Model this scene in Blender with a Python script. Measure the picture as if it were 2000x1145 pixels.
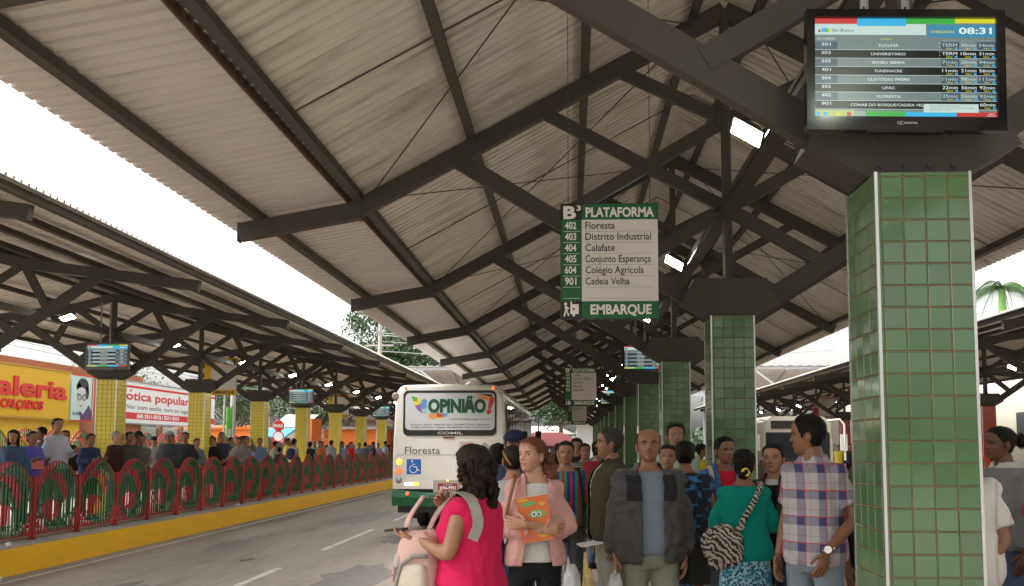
import bpy, bmesh, math, random
import numpy as np
from mathutils import Vector, Matrix, noise
R = math.radians
for o in list(bpy.data.objects): bpy.data.objects.remove(o)
SC = bpy.context.scene; COL = SC.collection

# ------------------------------------------------------------------ camera
EYE = 1.6
cd = bpy.data.cameras.new('camera'); cam = bpy.data.objects.new('camera', cd); COL.objects.link(cam)
cam.location = (0, 0, EYE); cam.rotation_euler = (R(90 + 4.55), 0, R(1.8))
cd.sensor_width = 36; cd.lens = 31.5; cd.shift_x = -0.03; cd.shift_y = 0.081
cd.clip_start = 0.05; cd.clip_end = 900
SC.camera = cam
# ------------------------------------------------------------------ sky and sun (overcast morning)
w = bpy.data.worlds.new('World'); SC.world = w; w.use_nodes = True
nt = w.node_tree; nt.nodes.clear()
out = nt.nodes.new('ShaderNodeOutputWorld'); bg = nt.nodes.new('ShaderNodeBackground')
sky = nt.nodes.new('ShaderNodeTexSky'); sky.sky_type = 'NISHITA'; sky.sun_disc = False
SUN_EL, SUN_AZ = R(52), R(250)
sky.sun_elevation = SUN_EL; sky.sun_rotation = SUN_AZ; sky.air_density = 2.0; sky.dust_density = 6.0; sky.ozone_density = 1.0
hs = nt.nodes.new('ShaderNodeHueSaturation'); hs.inputs['Saturation'].default_value = 0.12; hs.inputs['Value'].default_value = 1.15
nt.links.new(sky.outputs[0], hs.inputs['Color']); nt.links.new(hs.outputs[0], bg.inputs[0])
bg.inputs[1].default_value = 0.15
nt.links.new(bg.outputs[0], out.inputs[0])
sd = bpy.data.lights.new('sun', 'SUN'); sun = bpy.data.objects.new('sun', sd); COL.objects.link(sun)
sd.energy = 1.0; sd.angle = R(25); sd.color = (1, 0.97, 0.92)
sun.rotation_euler = Vector((math.cos(SUN_EL) * math.sin(SUN_AZ), math.cos(SUN_EL) * math.cos(SUN_AZ), math.sin(SUN_EL))).to_track_quat('Z', 'Y').to_euler()
sun.location = (0, 0, 30)
vs = SC.view_settings; vs.view_transform = 'Standard'; vs.look = 'None'; vs.gamma = 1.0; vs.use_curve_mapping = False
vs.exposure = 1.5
SC.render.engine = 'CYCLES'
SC.cycles.max_bounces = 8; SC.cycles.diffuse_bounces = 5; SC.cycles.glossy_bounces = 3; SC.cycles.transmission_bounces = 4

# ------------------------------------------------------------------ materials
MATS = {}
def mat(name, col, rough=0.6, metal=0.0, var=0.0, scale=6.0, bump=0.0, bscale=40.0, emit=None, es=0.0, coat=0.0, rnd=0.0, spec=0.5, dirt=None, stretch=(1, 1, 1), dscale=2.0):
    if name in MATS: return MATS[name]
    m = bpy.data.materials.new(name); m.use_nodes = True; MATS[name] = m
    t = m.node_tree; b = t.nodes['Principled BSDF']
    c4 = (*col, 1)
    b.inputs['Base Color'].default_value = c4; b.inputs['Roughness'].default_value = rough; b.inputs['Metallic'].default_value = metal
    b.inputs['Coat Weight'].default_value = coat; b.inputs['Specular IOR Level'].default_value = spec
    tc = mp = None
    if var or bump or dirt:
        tc = t.nodes.new('ShaderNodeTexCoord'); mp = t.nodes.new('ShaderNodeMapping'); mp.inputs['Scale'].default_value = stretch
        t.links.new(tc.outputs['Object'], mp.inputs[0])
    last = None
    if var:
        n = t.nodes.new('ShaderNodeTexNoise'); n.inputs['Scale'].default_value = scale; n.inputs['Detail'].default_value = 5
        t.links.new(mp.outputs[0], n.inputs[0])
        mx = t.nodes.new('ShaderNodeMix'); mx.data_type = 'RGBA'
        mx.inputs[6].default_value = tuple(max(0, c * (1 - var)) for c in col) + (1,)
        mx.inputs[7].default_value = tuple(min(1, c * (1 + var)) for c in col) + (1,)
        t.links.new(n.outputs[0], mx.inputs[0]); last = mx.outputs[2]
        rr = t.nodes.new('ShaderNodeMath'); rr.operation = 'MULTIPLY_ADD'; rr.inputs[1].default_value = 0.25; rr.inputs[2].default_value = rough - 0.12
        t.links.new(n.outputs[0], rr.inputs[0]); t.links.new(rr.outputs[0], b.inputs['Roughness'])
    if dirt:
        n = t.nodes.new('ShaderNodeTexNoise'); n.inputs['Scale'].default_value = dscale; n.inputs['Detail'].default_value = 8; n.inputs['Roughness'].default_value = 0.65
        t.links.new(mp.outputs[0], n.inputs[0])
        cr = t.nodes.new('ShaderNodeValToRGB'); cr.color_ramp.elements[0].position = dirt[3]; cr.color_ramp.elements[1].position = dirt[4]
        t.links.new(n.outputs[0], cr.inputs[0])
        mx = t.nodes.new('ShaderNodeMix'); mx.data_type = 'RGBA'; mx.inputs[7].default_value = (*dirt[:3], 1)
        if last: t.links.new(last, mx.inputs[6])
        else: mx.inputs[6].default_value = c4
        t.links.new(cr.outputs[0], mx.inputs[0]); last = mx.outputs[2]
    if rnd:
        oi = t.nodes.new('ShaderNodeObjectInfo'); h = t.nodes.new('ShaderNodeHueSaturation')
        mr = t.nodes.new('ShaderNodeMapRange'); mr.inputs[3].default_value = 1 - rnd; mr.inputs[4].default_value = 1 + rnd
        t.links.new(oi.outputs['Random'], mr.inputs[0]); t.links.new(mr.outputs[0], h.inputs['Value'])
        if last: t.links.new(last, h.inputs['Color'])
        else: h.inputs['Color'].default_value = c4
        last = h.outputs[0]
    if last: t.links.new(last, b.inputs['Base Color'])
    if bump:
        n = t.nodes.new('ShaderNodeTexNoise'); n.inputs['Scale'].default_value = bscale; n.inputs['Detail'].default_value = 4
        t.links.new(mp.outputs[0], n.inputs[0])
        bp = t.nodes.new('ShaderNodeBump'); bp.inputs['Strength'].default_value = bump; bp.inputs['Distance'].default_value = 0.01
        t.links.new(n.outputs[0], bp.inputs['Height']); t.links.new(bp.outputs[0], b.inputs['Normal'])
    if emit:
        b.inputs['Emission Color'].default_value = (*emit, 1); b.inputs['Emission Strength'].default_value = es
    return m

def patmat(name, fn, rough=0.8, coords='Object'):
    """pattern material: fn(tree, vector_socket) -> colour socket"""
    if name in MATS: return MATS[name]
    m = bpy.data.materials.new(name); m.use_nodes = True; MATS[name] = m
    t = m.node_tree; b = t.nodes['Principled BSDF']; b.inputs['Roughness'].default_value = rough
    tc = t.nodes.new('ShaderNodeTexCoord')
    t.links.new(fn(t, tc.outputs[coords]), b.inputs['Base Color'])
    n = t.nodes.new('ShaderNodeTexNoise'); n.inputs['Scale'].default_value = 14; n.inputs['Detail'].default_value = 5
    t.links.new(tc.outputs['Object'], n.inputs[0])
    bp = t.nodes.new('ShaderNodeBump'); bp.inputs['Strength'].default_value = 0.5; bp.inputs['Distance'].default_value = 0.02
    t.links.new(n.outputs[0], bp.inputs['Height']); t.links.new(bp.outputs[0], b.inputs['Normal'])
    return m

# ------------------------------------------------------------------ mesh helpers
class MB:
    def __init__(s): s.v = []; s.f = []; s.m = []
    def add(s, v, f, m=0):
        b = len(s.v); s.v += [tuple(map(float, p)) for p in v]; s.f += [tuple(i + b for i in q) for q in f]; s.m += [m] * len(f); return s
    def box(s, c, d, m=0, rot=None):
        hx, hy, hz = d[0] / 2, d[1] / 2, d[2] / 2
        v = [Vector((x, y, z)) for x in (-hx, hx) for y in (-hy, hy) for z in (-hz, hz)]
        if rot is not None: v = [rot @ p for p in v]
        v = [p + Vector(c) for p in v]
        return s.add(v, [(0, 1, 3, 2), (4, 6, 7, 5), (0, 4, 5, 1), (2, 3, 7, 6), (0, 2, 6, 4), (1, 5, 7, 3)], m)
    def mm(s, lo, hi, m=0):
        return s.box([(a + b) / 2 for a, b in zip(lo, hi)], [abs(b - a) for a, b in zip(lo, hi)], m)
    def beam(s, p, q, w, h, m=0, up=(0, 0, 1)):
        """bar from p to q; h measured along up, w across"""
        p, q = Vector(p), Vector(q); d = (q - p); L = d.length; d.normalize(); u = Vector(up)
        if abs(d.dot(u)) > 0.98: u = Vector((0, 1, 0))
        sx = d.cross(u).normalized(); uz = sx.cross(d).normalized()
        v = []
        for e in (p, q):
            for a, b in ((-1, -1), (1, -1), (1, 1), (-1, 1)): v.append(e + sx * a * w / 2 + uz * b * h / 2)
        return s.add(v, [(3, 2, 1, 0), (4, 5, 6, 7), (0, 1, 5, 4), (1, 2, 6, 5), (2, 3, 7, 6), (3, 0, 4, 7)], m)
    def tube(s, pts, rad, n=8, m=0, cap=True, flat=1.0):
        pts = [Vector(p) for p in pts]
        if not hasattr(rad, '__len__'): rad = [rad] * len(pts)
        rings = []; u = None
        for i, p in enumerate(pts):
            d = (pts[min(i + 1, len(pts) - 1)] - pts[max(i - 1, 0)]).normalized()
            if u is None: u = d.cross(Vector((0.3, 1, 0.1))).normalized()
            else: u = (u - d * u.dot(d)).normalized()
            v2 = d.cross(u)
            rings.append([p + (u * math.cos(2 * math.pi * k / n) + v2 * math.sin(2 * math.pi * k / n) * flat) * rad[i] for k in range(n)])
        return s.loft(rings, m, cap)
    def loft(s, rings, m=0, cap=True):
        n = len(rings[0]); v = [p for r in rings for p in r]; f = []
        for i in range(len(rings) - 1):
            for k in range(n):
                a = i * n + k; b = i * n + (k + 1) % n
                f.append((a, b, b + n, a + n))
        if cap: f.append(tuple(range(n))[::-1]); f.append(tuple((len(rings) - 1) * n + k for k in range(n)))
        return s.add(v, f, m)
    def ball(s, c, r, m=0, nu=12, nv=8):
        if not hasattr(r, '__len__'): r = (r, r, r)
        rings = []
        for j in range(nv + 1):
            t = math.pi * (j / nv); t = min(max(t, 0.02), math.pi - 0.02)
            rings.append([Vector((c[0] + r[0] * math.sin(t) * math.cos(2 * math.pi * k / nu), c[1] + r[1] * math.sin(t) * math.sin(2 * math.pi * k / nu), c[2] - r[2] * math.cos(t))) for k in range(nu)])
        return s.loft(rings, m)
    def prism(s, poly, y0, y1, m=0):
        """polygon in XZ extruded in Y"""
        n = len(poly); v = [(x, y0, z) for x, z in poly] + [(x, y1, z) for x, z in poly]
        f = [tuple(range(n)), tuple(range(2 * n - 1, n - 1, -1))] + [(i, n + i, n + (i + 1) % n, (i + 1) % n) for i in range(n)]
        return s.add(v, f, m)
    def mesh(s, name, mats, smooth=False):
        me = bpy.data.meshes.new(name); me.from_pydata(s.v, [], s.f)
        for m in (mats if isinstance(mats, (list, tuple)) else [mats]): me.materials.append(m)
        if len(set(s.m)) > 1 or (s.m and s.m[0]): me.polygons.foreach_set('material_index', s.m)
        if smooth: me.polygons.foreach_set('use_smooth', [True] * len(me.polygons))
        me.update(); return me
    def build(s, name, mats, parent=None, smooth=False, loc=None, **kw):
        return link(name, s.mesh(name, mats, smooth), parent, loc, **kw)

def link(name, data, parent=None, loc=None, label=None, cat=None, group=None, kind=None, rot=None):
    o = bpy.data.objects.new(name, data); COL.objects.link(o)
    if parent is not None: o.parent = parent
    if loc is not None: o.location = loc
    if rot is not None: o.rotation_euler = rot
    if label: o['label'] = label
    if cat: o['category'] = cat
    if group: o['group'] = group
    if kind: o['kind'] = kind
    return o
def thing(name, loc, label, cat, group=None, rz=0):
    o = link(name, None, None, loc, label, cat, group); o.rotation_euler = (0, 0, rz); o.empty_display_size = 0.2; return o
def recalc(me):
    bm = bmesh.new(); bm.from_mesh(me); bmesh.ops.recalc_face_normals(bm, faces=bm.faces); bm.to_mesh(me); bm.free()

TCACHE = {}
def text_mesh(s, bold=0.0, ext=0.0):
    k = (s, bold, ext)
    if k in TCACHE: return TCACHE[k]
    c = bpy.data.curves.new('text', 'FONT'); c.body = s; c.size = 1; c.offset = bold; c.extrude = ext; c.resolution_u = 3
    o = bpy.data.objects.new('text', c); m = o.to_mesh()
    v = [tuple(p.co) for p in m.vertices]; f = [tuple(p.vertices) for p in m.polygons]
    o.to_mesh_clear(); bpy.data.objects.remove(o); bpy.data.curves.remove(c)
    xs = [p[0] for p in v] or [0, 1]
    TCACHE[k] = (v, f, min(xs), max(xs)); return TCACHE[k]
def put_text(mb, s, x, y, h, mi=0, width=None, align='L', bold=0.0, frame=None, ext=0.0, shear=0.0):
    """text into mb in a local plane: x right, y up, cap height h; frame(u,v,w)->xyz"""
    v, f, x0, x1 = text_mesh(s, bold, ext); k = h / 0.70
    sx = k if width is None else width / max(1e-6, (x1 - x0))
    W = (x1 - x0) * sx; ox = {'L': 0, 'C': -W / 2, 'R': -W}[align]
    mb.add([frame(x + ox + (p[0] - x0) * sx + shear * p[1] * k, y + p[1] * k, p[2]) for p in v], f, mi)
def rect(mb, x0, y0, x1, y1, mi, frame, w=0.0):
    mb.add([frame(x0, y0, w), frame(x1, y0, w), frame(x1, y1, w), frame(x0, y1, w)], [(0, 1, 2, 3)], mi)
def rseg(seed): return random.Random(seed)
ORD = ['nearest', 'second', 'third', 'fourth', 'fifth', 'sixth', 'seventh', 'eighth', 'ninth', 'tenth', 'eleventh', 'twelfth', 'thirteenth', 'fourteenth', 'fifteenth', 'sixteenth', 'seventeenth', 'eighteenth', 'nineteenth', 'twentieth', 'twenty-first', 'twenty-second', 'twenty-third', 'twenty-fourth', 'twenty-fifth', 'twenty-sixth', 'twenty-seventh', 'twenty-eighth', 'twenty-ninth', 'thirtieth']

# palette
STEEL = mat('dark_steel_paint', (0.066, 0.060, 0.055), 0.68, 0.0, var=0.2, scale=3, bump=0.15, bscale=60, spec=.3, dirt=(0.10, 0.065, 0.04, 0.58, 0.82), dscale=3)
STEEL2 = mat('steel_grey_paint', (0.10, 0.105, 0.11), 0.45, 0.1, var=0.2, scale=3)
ALU = mat('aluminium', (0.62, 0.62, 0.60), 0.28, 0.9)
SHEET = mat('roof_sheet_metal', (0.64, 0.60, 0.535), 0.5, 0.0, var=0.10, scale=1.5, dirt=(0.26, 0.20, 0.14, 0.50, 0.78), dscale=1.1, stretch=(0.5, 3.5, 1))
SHEETW = mat('roof_sheet_wing', (0.62, 0.57, 0.54), 0.5, 0.0, var=0.08, scale=1.5, dirt=(0.26, 0.22, 0.2, 0.6, 0.85), dscale=1.3, stretch=(0.5, 3, 1))
ASPH = mat('asphalt', (0.35, 0.305, 0.26), 0.85, var=0.16, scale=0.7, bump=0.35, bscale=120, dirt=(0.18, 0.155, 0.13, 0.46, 0.74), dscale=0.5, stretch=(2.0, 0.35, 1))
ROADP = mat('road_paint_white', (0.62, 0.60, 0.56), 0.7, var=0.1, scale=8, dirt=(0.3, 0.28, 0.26, 0.5, 0.72), dscale=5)
YKERB = mat('kerb_paint_yellow', (0.92, 0.50, 0.008), 0.55, var=0.1, scale=3, bump=0.2, bscale=30, dirt=(0.42, 0.25, 0.05, 0.66, 0.86), dscale=2.4)
CONC = mat('concrete', (0.33, 0.31, 0.28), 0.8, var=0.12, scale=3, bump=0.25, bscale=60, dirt=(0.2, 0.18, 0.16, 0.5, 0.8), dscale=1.5)
FLOOR = mat('platform_floor', (0.40, 0.34, 0.26), 0.55, var=0.08, scale=2.5, bump=0.1, bscale=50, dirt=(0.28, 0.23, 0.18, 0.5, 0.8), dscale=1.0)
TACT = mat('tactile_yellow', (0.50, 0.36, 0.14), 0.6, var=0.1, scale=8, rnd=0.12, bump=0.2)
RED = mat('railing_red', (0.36, 0.018, 0.014), 0.45, var=0.2, scale=8, rnd=0.10, dirt=(.16, .03, .02, .55, .8), dscale=5)
GREEN = mat('railing_green', (0.012, 0.095, 0.024), 0.4, var=0.2, scale=8, rnd=0.1)
LIGHTM = mat('lamp_lens', (0.9, 0.95, 0.85), 0.3, emit=(0.93, 1.0, 0.84), es=30)
BLACKP = mat('black_plastic', (0.012, 0.012, 0.013), 0.25)
WHITEM = mat('white_print', (0.72, 0.71, 0.68), 0.5)
GOLDL = mat('lamp_bulb_amber', (1, 0.55, 0.2), 0.4, emit=(1, 0.5, 0.12), es=3)
# ================================================================== GROUND, ROADS, PLATFORMS
RZ = -0.44
mb = MB(); mb.add([(-160, -60, RZ - 0.012), (160, -60, RZ - 0.012), (160, 400, RZ - 0.012), (-160, 400, RZ - 0.012)], [(0, 1, 2, 3)])
mb.build('ground', mat('ground_far', (0.20, 0.18, 0.16), 0.9, var=0.2, scale=0.3), kind='structure')
def sheet(name, x0, y0, x1, y1, z, m, n=1):
    mb = MB(); mb.add([(x0, y0, z), (x1, y0, z), (x1, y1, z), (x0, y1, z)], [(0, 1, 2, 3)]); return mb.build(name, m, kind='structure')
sheet('road', -8.93, -20, -1.05, 120, RZ - 0.004, ASPH)
sheet('road', 4.15, -20, 11.6, 120, RZ - 0.004, ASPH)
mk = MB()
def mark(x0, y0, x1, y1):
    z = RZ; mk.add([(x0, y0, z), (x1, y0, z), (x1, y1, z), (x0, y1, z)], [(0, 1, 2, 3)])
for y in range(-10, 60, 6): mark(-8.60, y, -8.50, y + 5.96)
for k in range(-1, 9): mark(-5.01, 10.6 + 7.25 * k, -4.88, 15.25 + 7.25 * k)
mark(-1.30, -10, -1.20, 60); mark(4.4, -10, 4.5, 60)
mk.build('road_marking', ROADP, kind='structure')
_r = random.Random(4)
for (x, y, a, b, c_) in ((-6.4, 12.2, .5, 1.6, .10), (-7.2, 19.0, .35, 1.3, .12), (-3.4, 14.0, .7, 2.4, .11), (-6.0, 26.0, .6, 3.0, .13), (-3.7, 20.5, .6, 1.8, .09), (-7.6, 10.6, .18, .5, .08), (-5.9, 16.4, .12, .3, .07)):
    q = MB(); n_ = 22; q.add([(x + a * math.cos(2 * math.pi * i / n_) * _r.uniform(.6, 1.15), y + b * math.sin(2 * math.pi * i / n_) * _r.uniform(.6, 1.15), RZ - .0025) for i in range(n_)], [tuple(range(n_))]); q.build('road_stain', mat('oil_stain_%d' % int(c_ * 100), (c_ * 1.9, c_ * 1.75, c_ * 1.6), .8, var=.3, scale=3), kind='structure')
def platform(name, x0, x1, y0, y1, kerbL, kerbR, top=0.0):
    mb = MB(); a = x0 + (0.42 if kerbL else 0); b = x1 - (0.42 if kerbR else 0)
    mb.mm((a, y0, RZ - 0.2), (b, y1, top - 0.003)); mb.build(name, FLOOR, kind='structure')
    for s, k in ((x0, kerbL), (x1, kerbR)):
        if not k: continue
        lo, hi = (s, a) if s == x0 else (b, s)
        c = MB(); c.mm((lo, y0, RZ - 0.19), (hi, y1, top)); c.build('kerb', CONC, kind='structure')
        f = MB(); xx = s - 0.006 if s == x0 else s + 0.006; q = sorted((s, xx))
        f.mm((q[0], y0, RZ - 0.02), (q[1], y1, top - 0.012)); f.build('kerb_face', YKERB, kind='structure')
platform('platform', -1.05, 4.15, -6, 75, True, True)
platform('platform', -15.0, -8.93, -6, 75, False, True)
q_ = MB(); q_.mm((-15.02, -6.02, 0), (-9.56, 75.02, 0.12)); q_.build('platform_step', FLOOR, kind='structure')
platform('platform', 11.6, 18.5, -6, 75, True, False)
sheet('pavement', -15.02, -6, -19, 90, 0.02, CONC)
# tactile strip down the middle platform
bm_ = MB(); bm_.box((0, 0, 0), (0.245, 0.245, 0.012))
for i in range(4):
    for j in range(4): bm_.box((-0.09 + i * 0.06, -0.09 + j * 0.06, 0.008), (0.022, 0.022, 0.005))
tm = bm_.mesh('tactile_tile', TACT)
floor_mid = [o for o in COL.objects if o.name == 'platform'][0]
for i in range(64):
    for k in range(1): link('tactile_tile', tm, floor_mid, (0.13, 3.5 + 0.25 * i, 0.004))
# floor joints
j = MB()
for i in range(-2, 60): j.box((1.55, i * 1.2, 0.001), (4.3, 0.008, 0.002))
j.build('floor_joint', mat('joint_dark', (0.12, 0.1, 0.08), 0.9), kind='structure')

# ================================================================== STATION ROOFS
def corr(x0, z0, x1, z1, y0, y1, pitch=0.137, amp=0.036, th=0.004):
    """ribbed sheet, ribs run along the slope (X), profile repeats in Y; both skins"""
    mb = MB(); prof = []
    y = y0
    while y < y1 - 1e-4:
        for fr, h in ((0.0, 0), (0.60, 0), (0.66, 1), (0.88, 1), (0.94, 0)):
            if y + fr * pitch < y1: prof.append((y + fr * pitch, h * amp))
        y += pitch
    prof.append((y1, 0)); n = len(prof)
    nx = math.hypot(x1 - x0, z1 - z0); ux, uz = -(z1 - z0) / nx, (x1 - x0) / nx
    if uz < 0: ux, uz = -ux, -uz
    v = []
    for (x, z) in ((x0, z0), (x1, z1)):
        for (yy, h) in prof: v.append((x + ux * h, yy, z + uz * h))
    for (x, z) in ((x0, z0), (x1, z1)):
        for (yy, h) in prof: v.append((x + ux * (h + th), yy, z + uz * (h + th)))
    f = []
    for i in range(n - 1):
        f.append((i, i + 1, n + i + 1, n + i)); f.append((2 * n + i, 3 * n + i, 3 * n + i + 1, 2 * n + i + 1))
        f.append((i, 2 * n + i, 2 * n + i + 1, i + 1)); f.append((n + i, n + i + 1, 3 * n + i + 1, 3 * n + i))
    mb.add(v, f); return mb

def truss_parts(root, P, dy=0.0, bw=0.09, bh=0.17):
    """P: dict of points (x,z); members as separate parts"""
    def m(name, a, b, h=bh, w_=bw, off=0.0):
        q = MB(); q.beam((a[0], off, a[1]), (b[0], off, b[1]), w_, h, up=(0, 0, 1)); return q.build(name, STEEL, root)
    return m

def canopy(cx, mirror, dz, ys, cfg, y0, y1, label, tl, coltop):
    """cfg in coordinates relative to column centre; wing side = -x unless mirrored"""
    sg = -1 if mirror else 1
    X = lambda x: cx + sg * x
    A, Kk, Wn, Rr = cfg['apex'], cfg['knee'], cfg['wing'], cfg['right']
    troots = []
    for i, y in enumerate(ys):
        rt = thing('roof_truss', (cx, y, 0), tl(i), 'roof truss', 'trusses under the ' + label)
        m = truss_parts(rt, None)
        L = lambda p: (sg * p[0], p[1] + dz)
        for n_, (a, b) in enumerate(cfg['rafters']): m('rafter', L(a), L(b), 0.18 + .0012 * n_, 0.10 + .0016 * n_)
        for n_, (a, b) in enumerate(cfg['struts']): m('strut', L(a), L(b), 0.17 + .001 * n_, 0.084 + .002 * n_, 0.006)
        for n_, (a, b) in enumerate(cfg['webs']): m('web_member', L(a), L(b), 0.125 + .0013 * n_, 0.062 + .0023 * n_, -0.004)
        m('king_post', L((0, cfg['gt'])), L((0, A[1])), 0.15, 0.075, 0.003)
        # gusset plate on the column head
        gt, gb = cfg['gt'] + dz, (coltop - .05 if (coltop == 2.90 and 4 < y < 4.5) else coltop)
        g = MB(); pts = [(-0.22, gb + 0.004), (0.22, gb + 0.004), (0.49, gb + 0.15), (0.36, gt), (-0.36, gt), (-0.49, gb + 0.15)]
        g.prism(pts, -0.14, 0.14); g.build('gusset_plate', STEEL, rt)
        ct = MB(); ew = Wn
        ct.box((sg * (ew[0] - 0.006), 0, ew[1] + dz), (0.012, 0.112, 0.2)); ct.build('end_cap', STEEL2, rt)
        for (jx, jz) in cfg['joints']:
            jp = MB(); jx, jz = L((jx, jz)); jp.box((jx, 0, jz), (.20, .122, .15), rot=Matrix.Rotation(R(0), 3, 'Y'))
            for bx in (-.06, .06):
                for bz in (-.045, .045): jp.tube([(jx + bx, -.072, jz + bz), (jx + bx, .072, jz + bz)], .011, 6)
            jp.build('joint_plate', STEEL, rt)
        bt = MB()
        for bx in (-.16, -.05, .06, .17):
            for bz in (.05, .20): bt.tube([(bx, -.152, gb + bz), (bx, .152, gb + bz)], .012, 6)
        bt.build('bolt', STEEL, rt)
        troots.append(rt)
    rf = thing('station_roof', (cx, 0, 0), label, 'roof', 'ribbed metal platform roofs')
    lift = 0.09
    bays = [y0] + list(ys) + [y1]
    for s0, s1, nm, mt in cfg['slopes']:
        for i in range(len(bays) - 1):
            if bays[i + 1] - bays[i] < 0.2: continue
            xa, za = sg * s0[0], s0[1] + dz + lift + 0.085; xb, zb = sg * s1[0], s1[1] + dz + lift + 0.085
            corr(xa, za, xb, zb, bays[i], bays[i + 1] + 0.002).build('roof_sheet', mt, rf)
    for (px_, pz_, hh) in cfg['purlins']:
        q = MB(); q.mm((sg * px_ - 0.03, y0 + 0.1, pz_ + dz + lift - 0.005), (sg * px_ + 0.03, y1 - 0.1, pz_ + dz + lift + 0.078)); q.mm((sg * px_ - 0.045, y0 + 0.1, pz_ + dz + lift - 0.013), (sg * px_ + 0.045, y1 - 0.1, pz_ + dz + lift - 0.006))
        q.build('purlin', STEEL, rf)
    return rf, troots

# right / middle roof (over the photographer), measured from the column centre
cfgM = dict(apex=(0, 6.12), knee=(-3.85, 4.03), wing=(-5.03, 3.82), right=(3.87, 4.03), gt=3.29,
    rafters=[((0, 6.12), (-3.85, 4.03)), ((-3.85, 4.03), (-5.03, 3.82)), ((0.0, 6.12), (3.87, 4.03))],
    struts=[((-0.42, 3.12), (-2.79, 4.58)), ((0.42, 3.12), (2.79, 4.58))],
    webs=[((0, 4.03), (-1.89, 5.07)), ((0, 4.03), (1.89, 5.07)), ((0, 4.96), (-1.10, 5.50)), ((0, 4.96), (1.10, 5.50)),
          ((0, 4.96), (-1.72, 3.95)), ((0, 4.96), (1.72, 3.95)), ((0, 4.03), (-0.95, 3.47)), ((0, 4.03), (0.95, 3.47))],
    joints=[(0, 4.03), (0, 4.96), (-3.86, 4.02)],
    slopes=[((-3.83, 4.04), (0.0, 6.14), 0, SHEET), ((4.12, 3.90), (0.0, 6.14), 0, SHEET), ((-5.28, 3.79), (-3.90, 4.035), 1, SHEETW)],
    purlins=[(-4.82, 3.86, 0), (-3.78, 4.06, 0), (-2.62, 4.69, 0), (-1.45, 5.33, 0), (-0.32, 5.95, 0), (0.32, 5.95, 0), (1.45, 5.33, 0), (2.62, 4.69, 0), (3.82, 4.04, 0)])
MID_Y = [4.257 + 4.8 * k for k in range(-1, 12)]
cn = lambda who: (lambda i: f'dark steel {who} roof truss, {ORD[i]} counting away from the camera')
rfM, trM = canopy(1.60, False, 0.0, MID_Y, cfgM, -2.9, 59.4, 'ribbed metal gable roof over the green columned platform', cn('green platform'), 2.90)
# knee channel with little light slots between roof and wing
q = MB(); q.mm((-3.915, -2.8, 4.12), (-3.898, 59, 4.205)); q.build('gutter_channel', mat('rust_flange', (.09, .045, .025), .7, var=.4, scale=4), rfM)
q = MB(); q.add([(-.16, -2.9, 6.262), (0, -2.9, 6.335), (.16, -2.9, 6.262), (-.16, 59.4, 6.262), (0, 59.4, 6.335), (.16, 59.4, 6.262)], [(0, 3, 4, 1), (1, 4, 5, 2)]); q.build('ridge_cap', SHEET, rfM)
q = MB()
for k in range(450): q.box((-3.862, -2.8 + 0.137 * k, 4.222), (0.075, 0.090, 0.06))
q.build('closure_strip', STEEL, rfM, kind='stuff')
# sag rods and cross bracing
q = MB()
for k in range(-1, 12):
    ym = 6.66 + 4.8 * k
    if ym > 58: continue
    q.tube([(-3.8, ym, 4.14), (0, ym, 6.2)], 0.008, 5); q.tube([(3.8, ym, 4.14), (0, ym, 6.2)], 0.008, 5)
q.build('sag_rod', STEEL, rfM, kind='stuff')
q = MB()
for k in range(0, 11):
    a, b = MID_Y[k] , MID_Y[k] + 4.8
    if k % 2 == 1 or k in (2,):
        q.tube([(-3.7, a, 4.16), (-0.3, b, 5.98)], 0.007, 5); q.tube([(-0.3, a, 5.98), (-3.7, b, 4.16)], 0.007, 5)
        q.tube([(3.7, a, 4.16), (0.3, b, 5.98)], 0.007, 5); q.tube([(0.3, a, 5.98), (3.7, b, 4.16)], 0.007, 5)
q.build('brace_rod', STEEL, rfM, kind='stuff')
for xo, zo, sg_ in ((.13, 4.10, .05), (-.12, 4.0, .08)):
    q = MB(); pts = []
    for k in range(0, 12):
        for t in (0, .25, .5, .75): pts.append((xo + .02 * math.sin(k * 3 + t * 5), -.5 + 4.8 * (k + t), zo - sg_ * math.sin(math.pi * t)))
    q.tube(pts, .009, 5); q.build('power_cable', BLACKP, rfM)
def spine(rf, z, y0, y1, ys, sp=4.8, ztop=None):
    q = MB(); q.mm((-0.075, y0, z - 0.06), (0.075, y1, z + 0.06)); q.build('spine_beam', STEEL, rf)
spine(rfM, 4.03, -0.6, 57.0, MID_Y, ztop=5.95)

# side platform roofs
cfgL = dict(apex=(0, 4.97), knee=(-0.87, 4.75), wing=(-3.97, 4.34), right=(3.97, 4.34), gt=3.48,
    rafters=[((0, 4.97), (-0.87, 4.75)), ((-0.87, 4.75), (-3.97, 4.34)), ((0, 4.97), (0.87, 4.75)), ((0.87, 4.75), (3.97, 4.34))],
    struts=[((-0.42, 3.3), (-2.26, 4.56)), ((0.42, 3.3), (2.26, 4.56))],
    webs=[((0, 4.15), (-0.9, 4.74)), ((0, 4.15), (0.9, 4.74)), ((0, 4.15), (-0.75, 3.55)), ((0, 4.15), (0.75, 3.55)), ((-0.9, 4.74), (-1.35, 3.95)), ((0.9, 4.74), (1.35, 3.95))],
    joints=[(0, 4.15)],
    slopes=[((-4.30, 4.30), (0.0, 4.99), 0, SHEET), ((4.30, 4.30), (0.0, 4.99), 0, SHEET)],
    purlins=[(-4.12, 4.325, 0), (-3.2, 4.45, 0), (-2.2, 4.585, 0), (-1.2, 4.72, 0), (-0.25, 4.93, 0), (0.25, 4.93, 0), (1.2, 4.72, 0), (2.2, 4.585, 0), (3.2, 4.45, 0), (4.12, 4.325, 0)])
LEFT_Y = [19.72 + 4.8 * k for k in range(-4, 10)]
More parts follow.
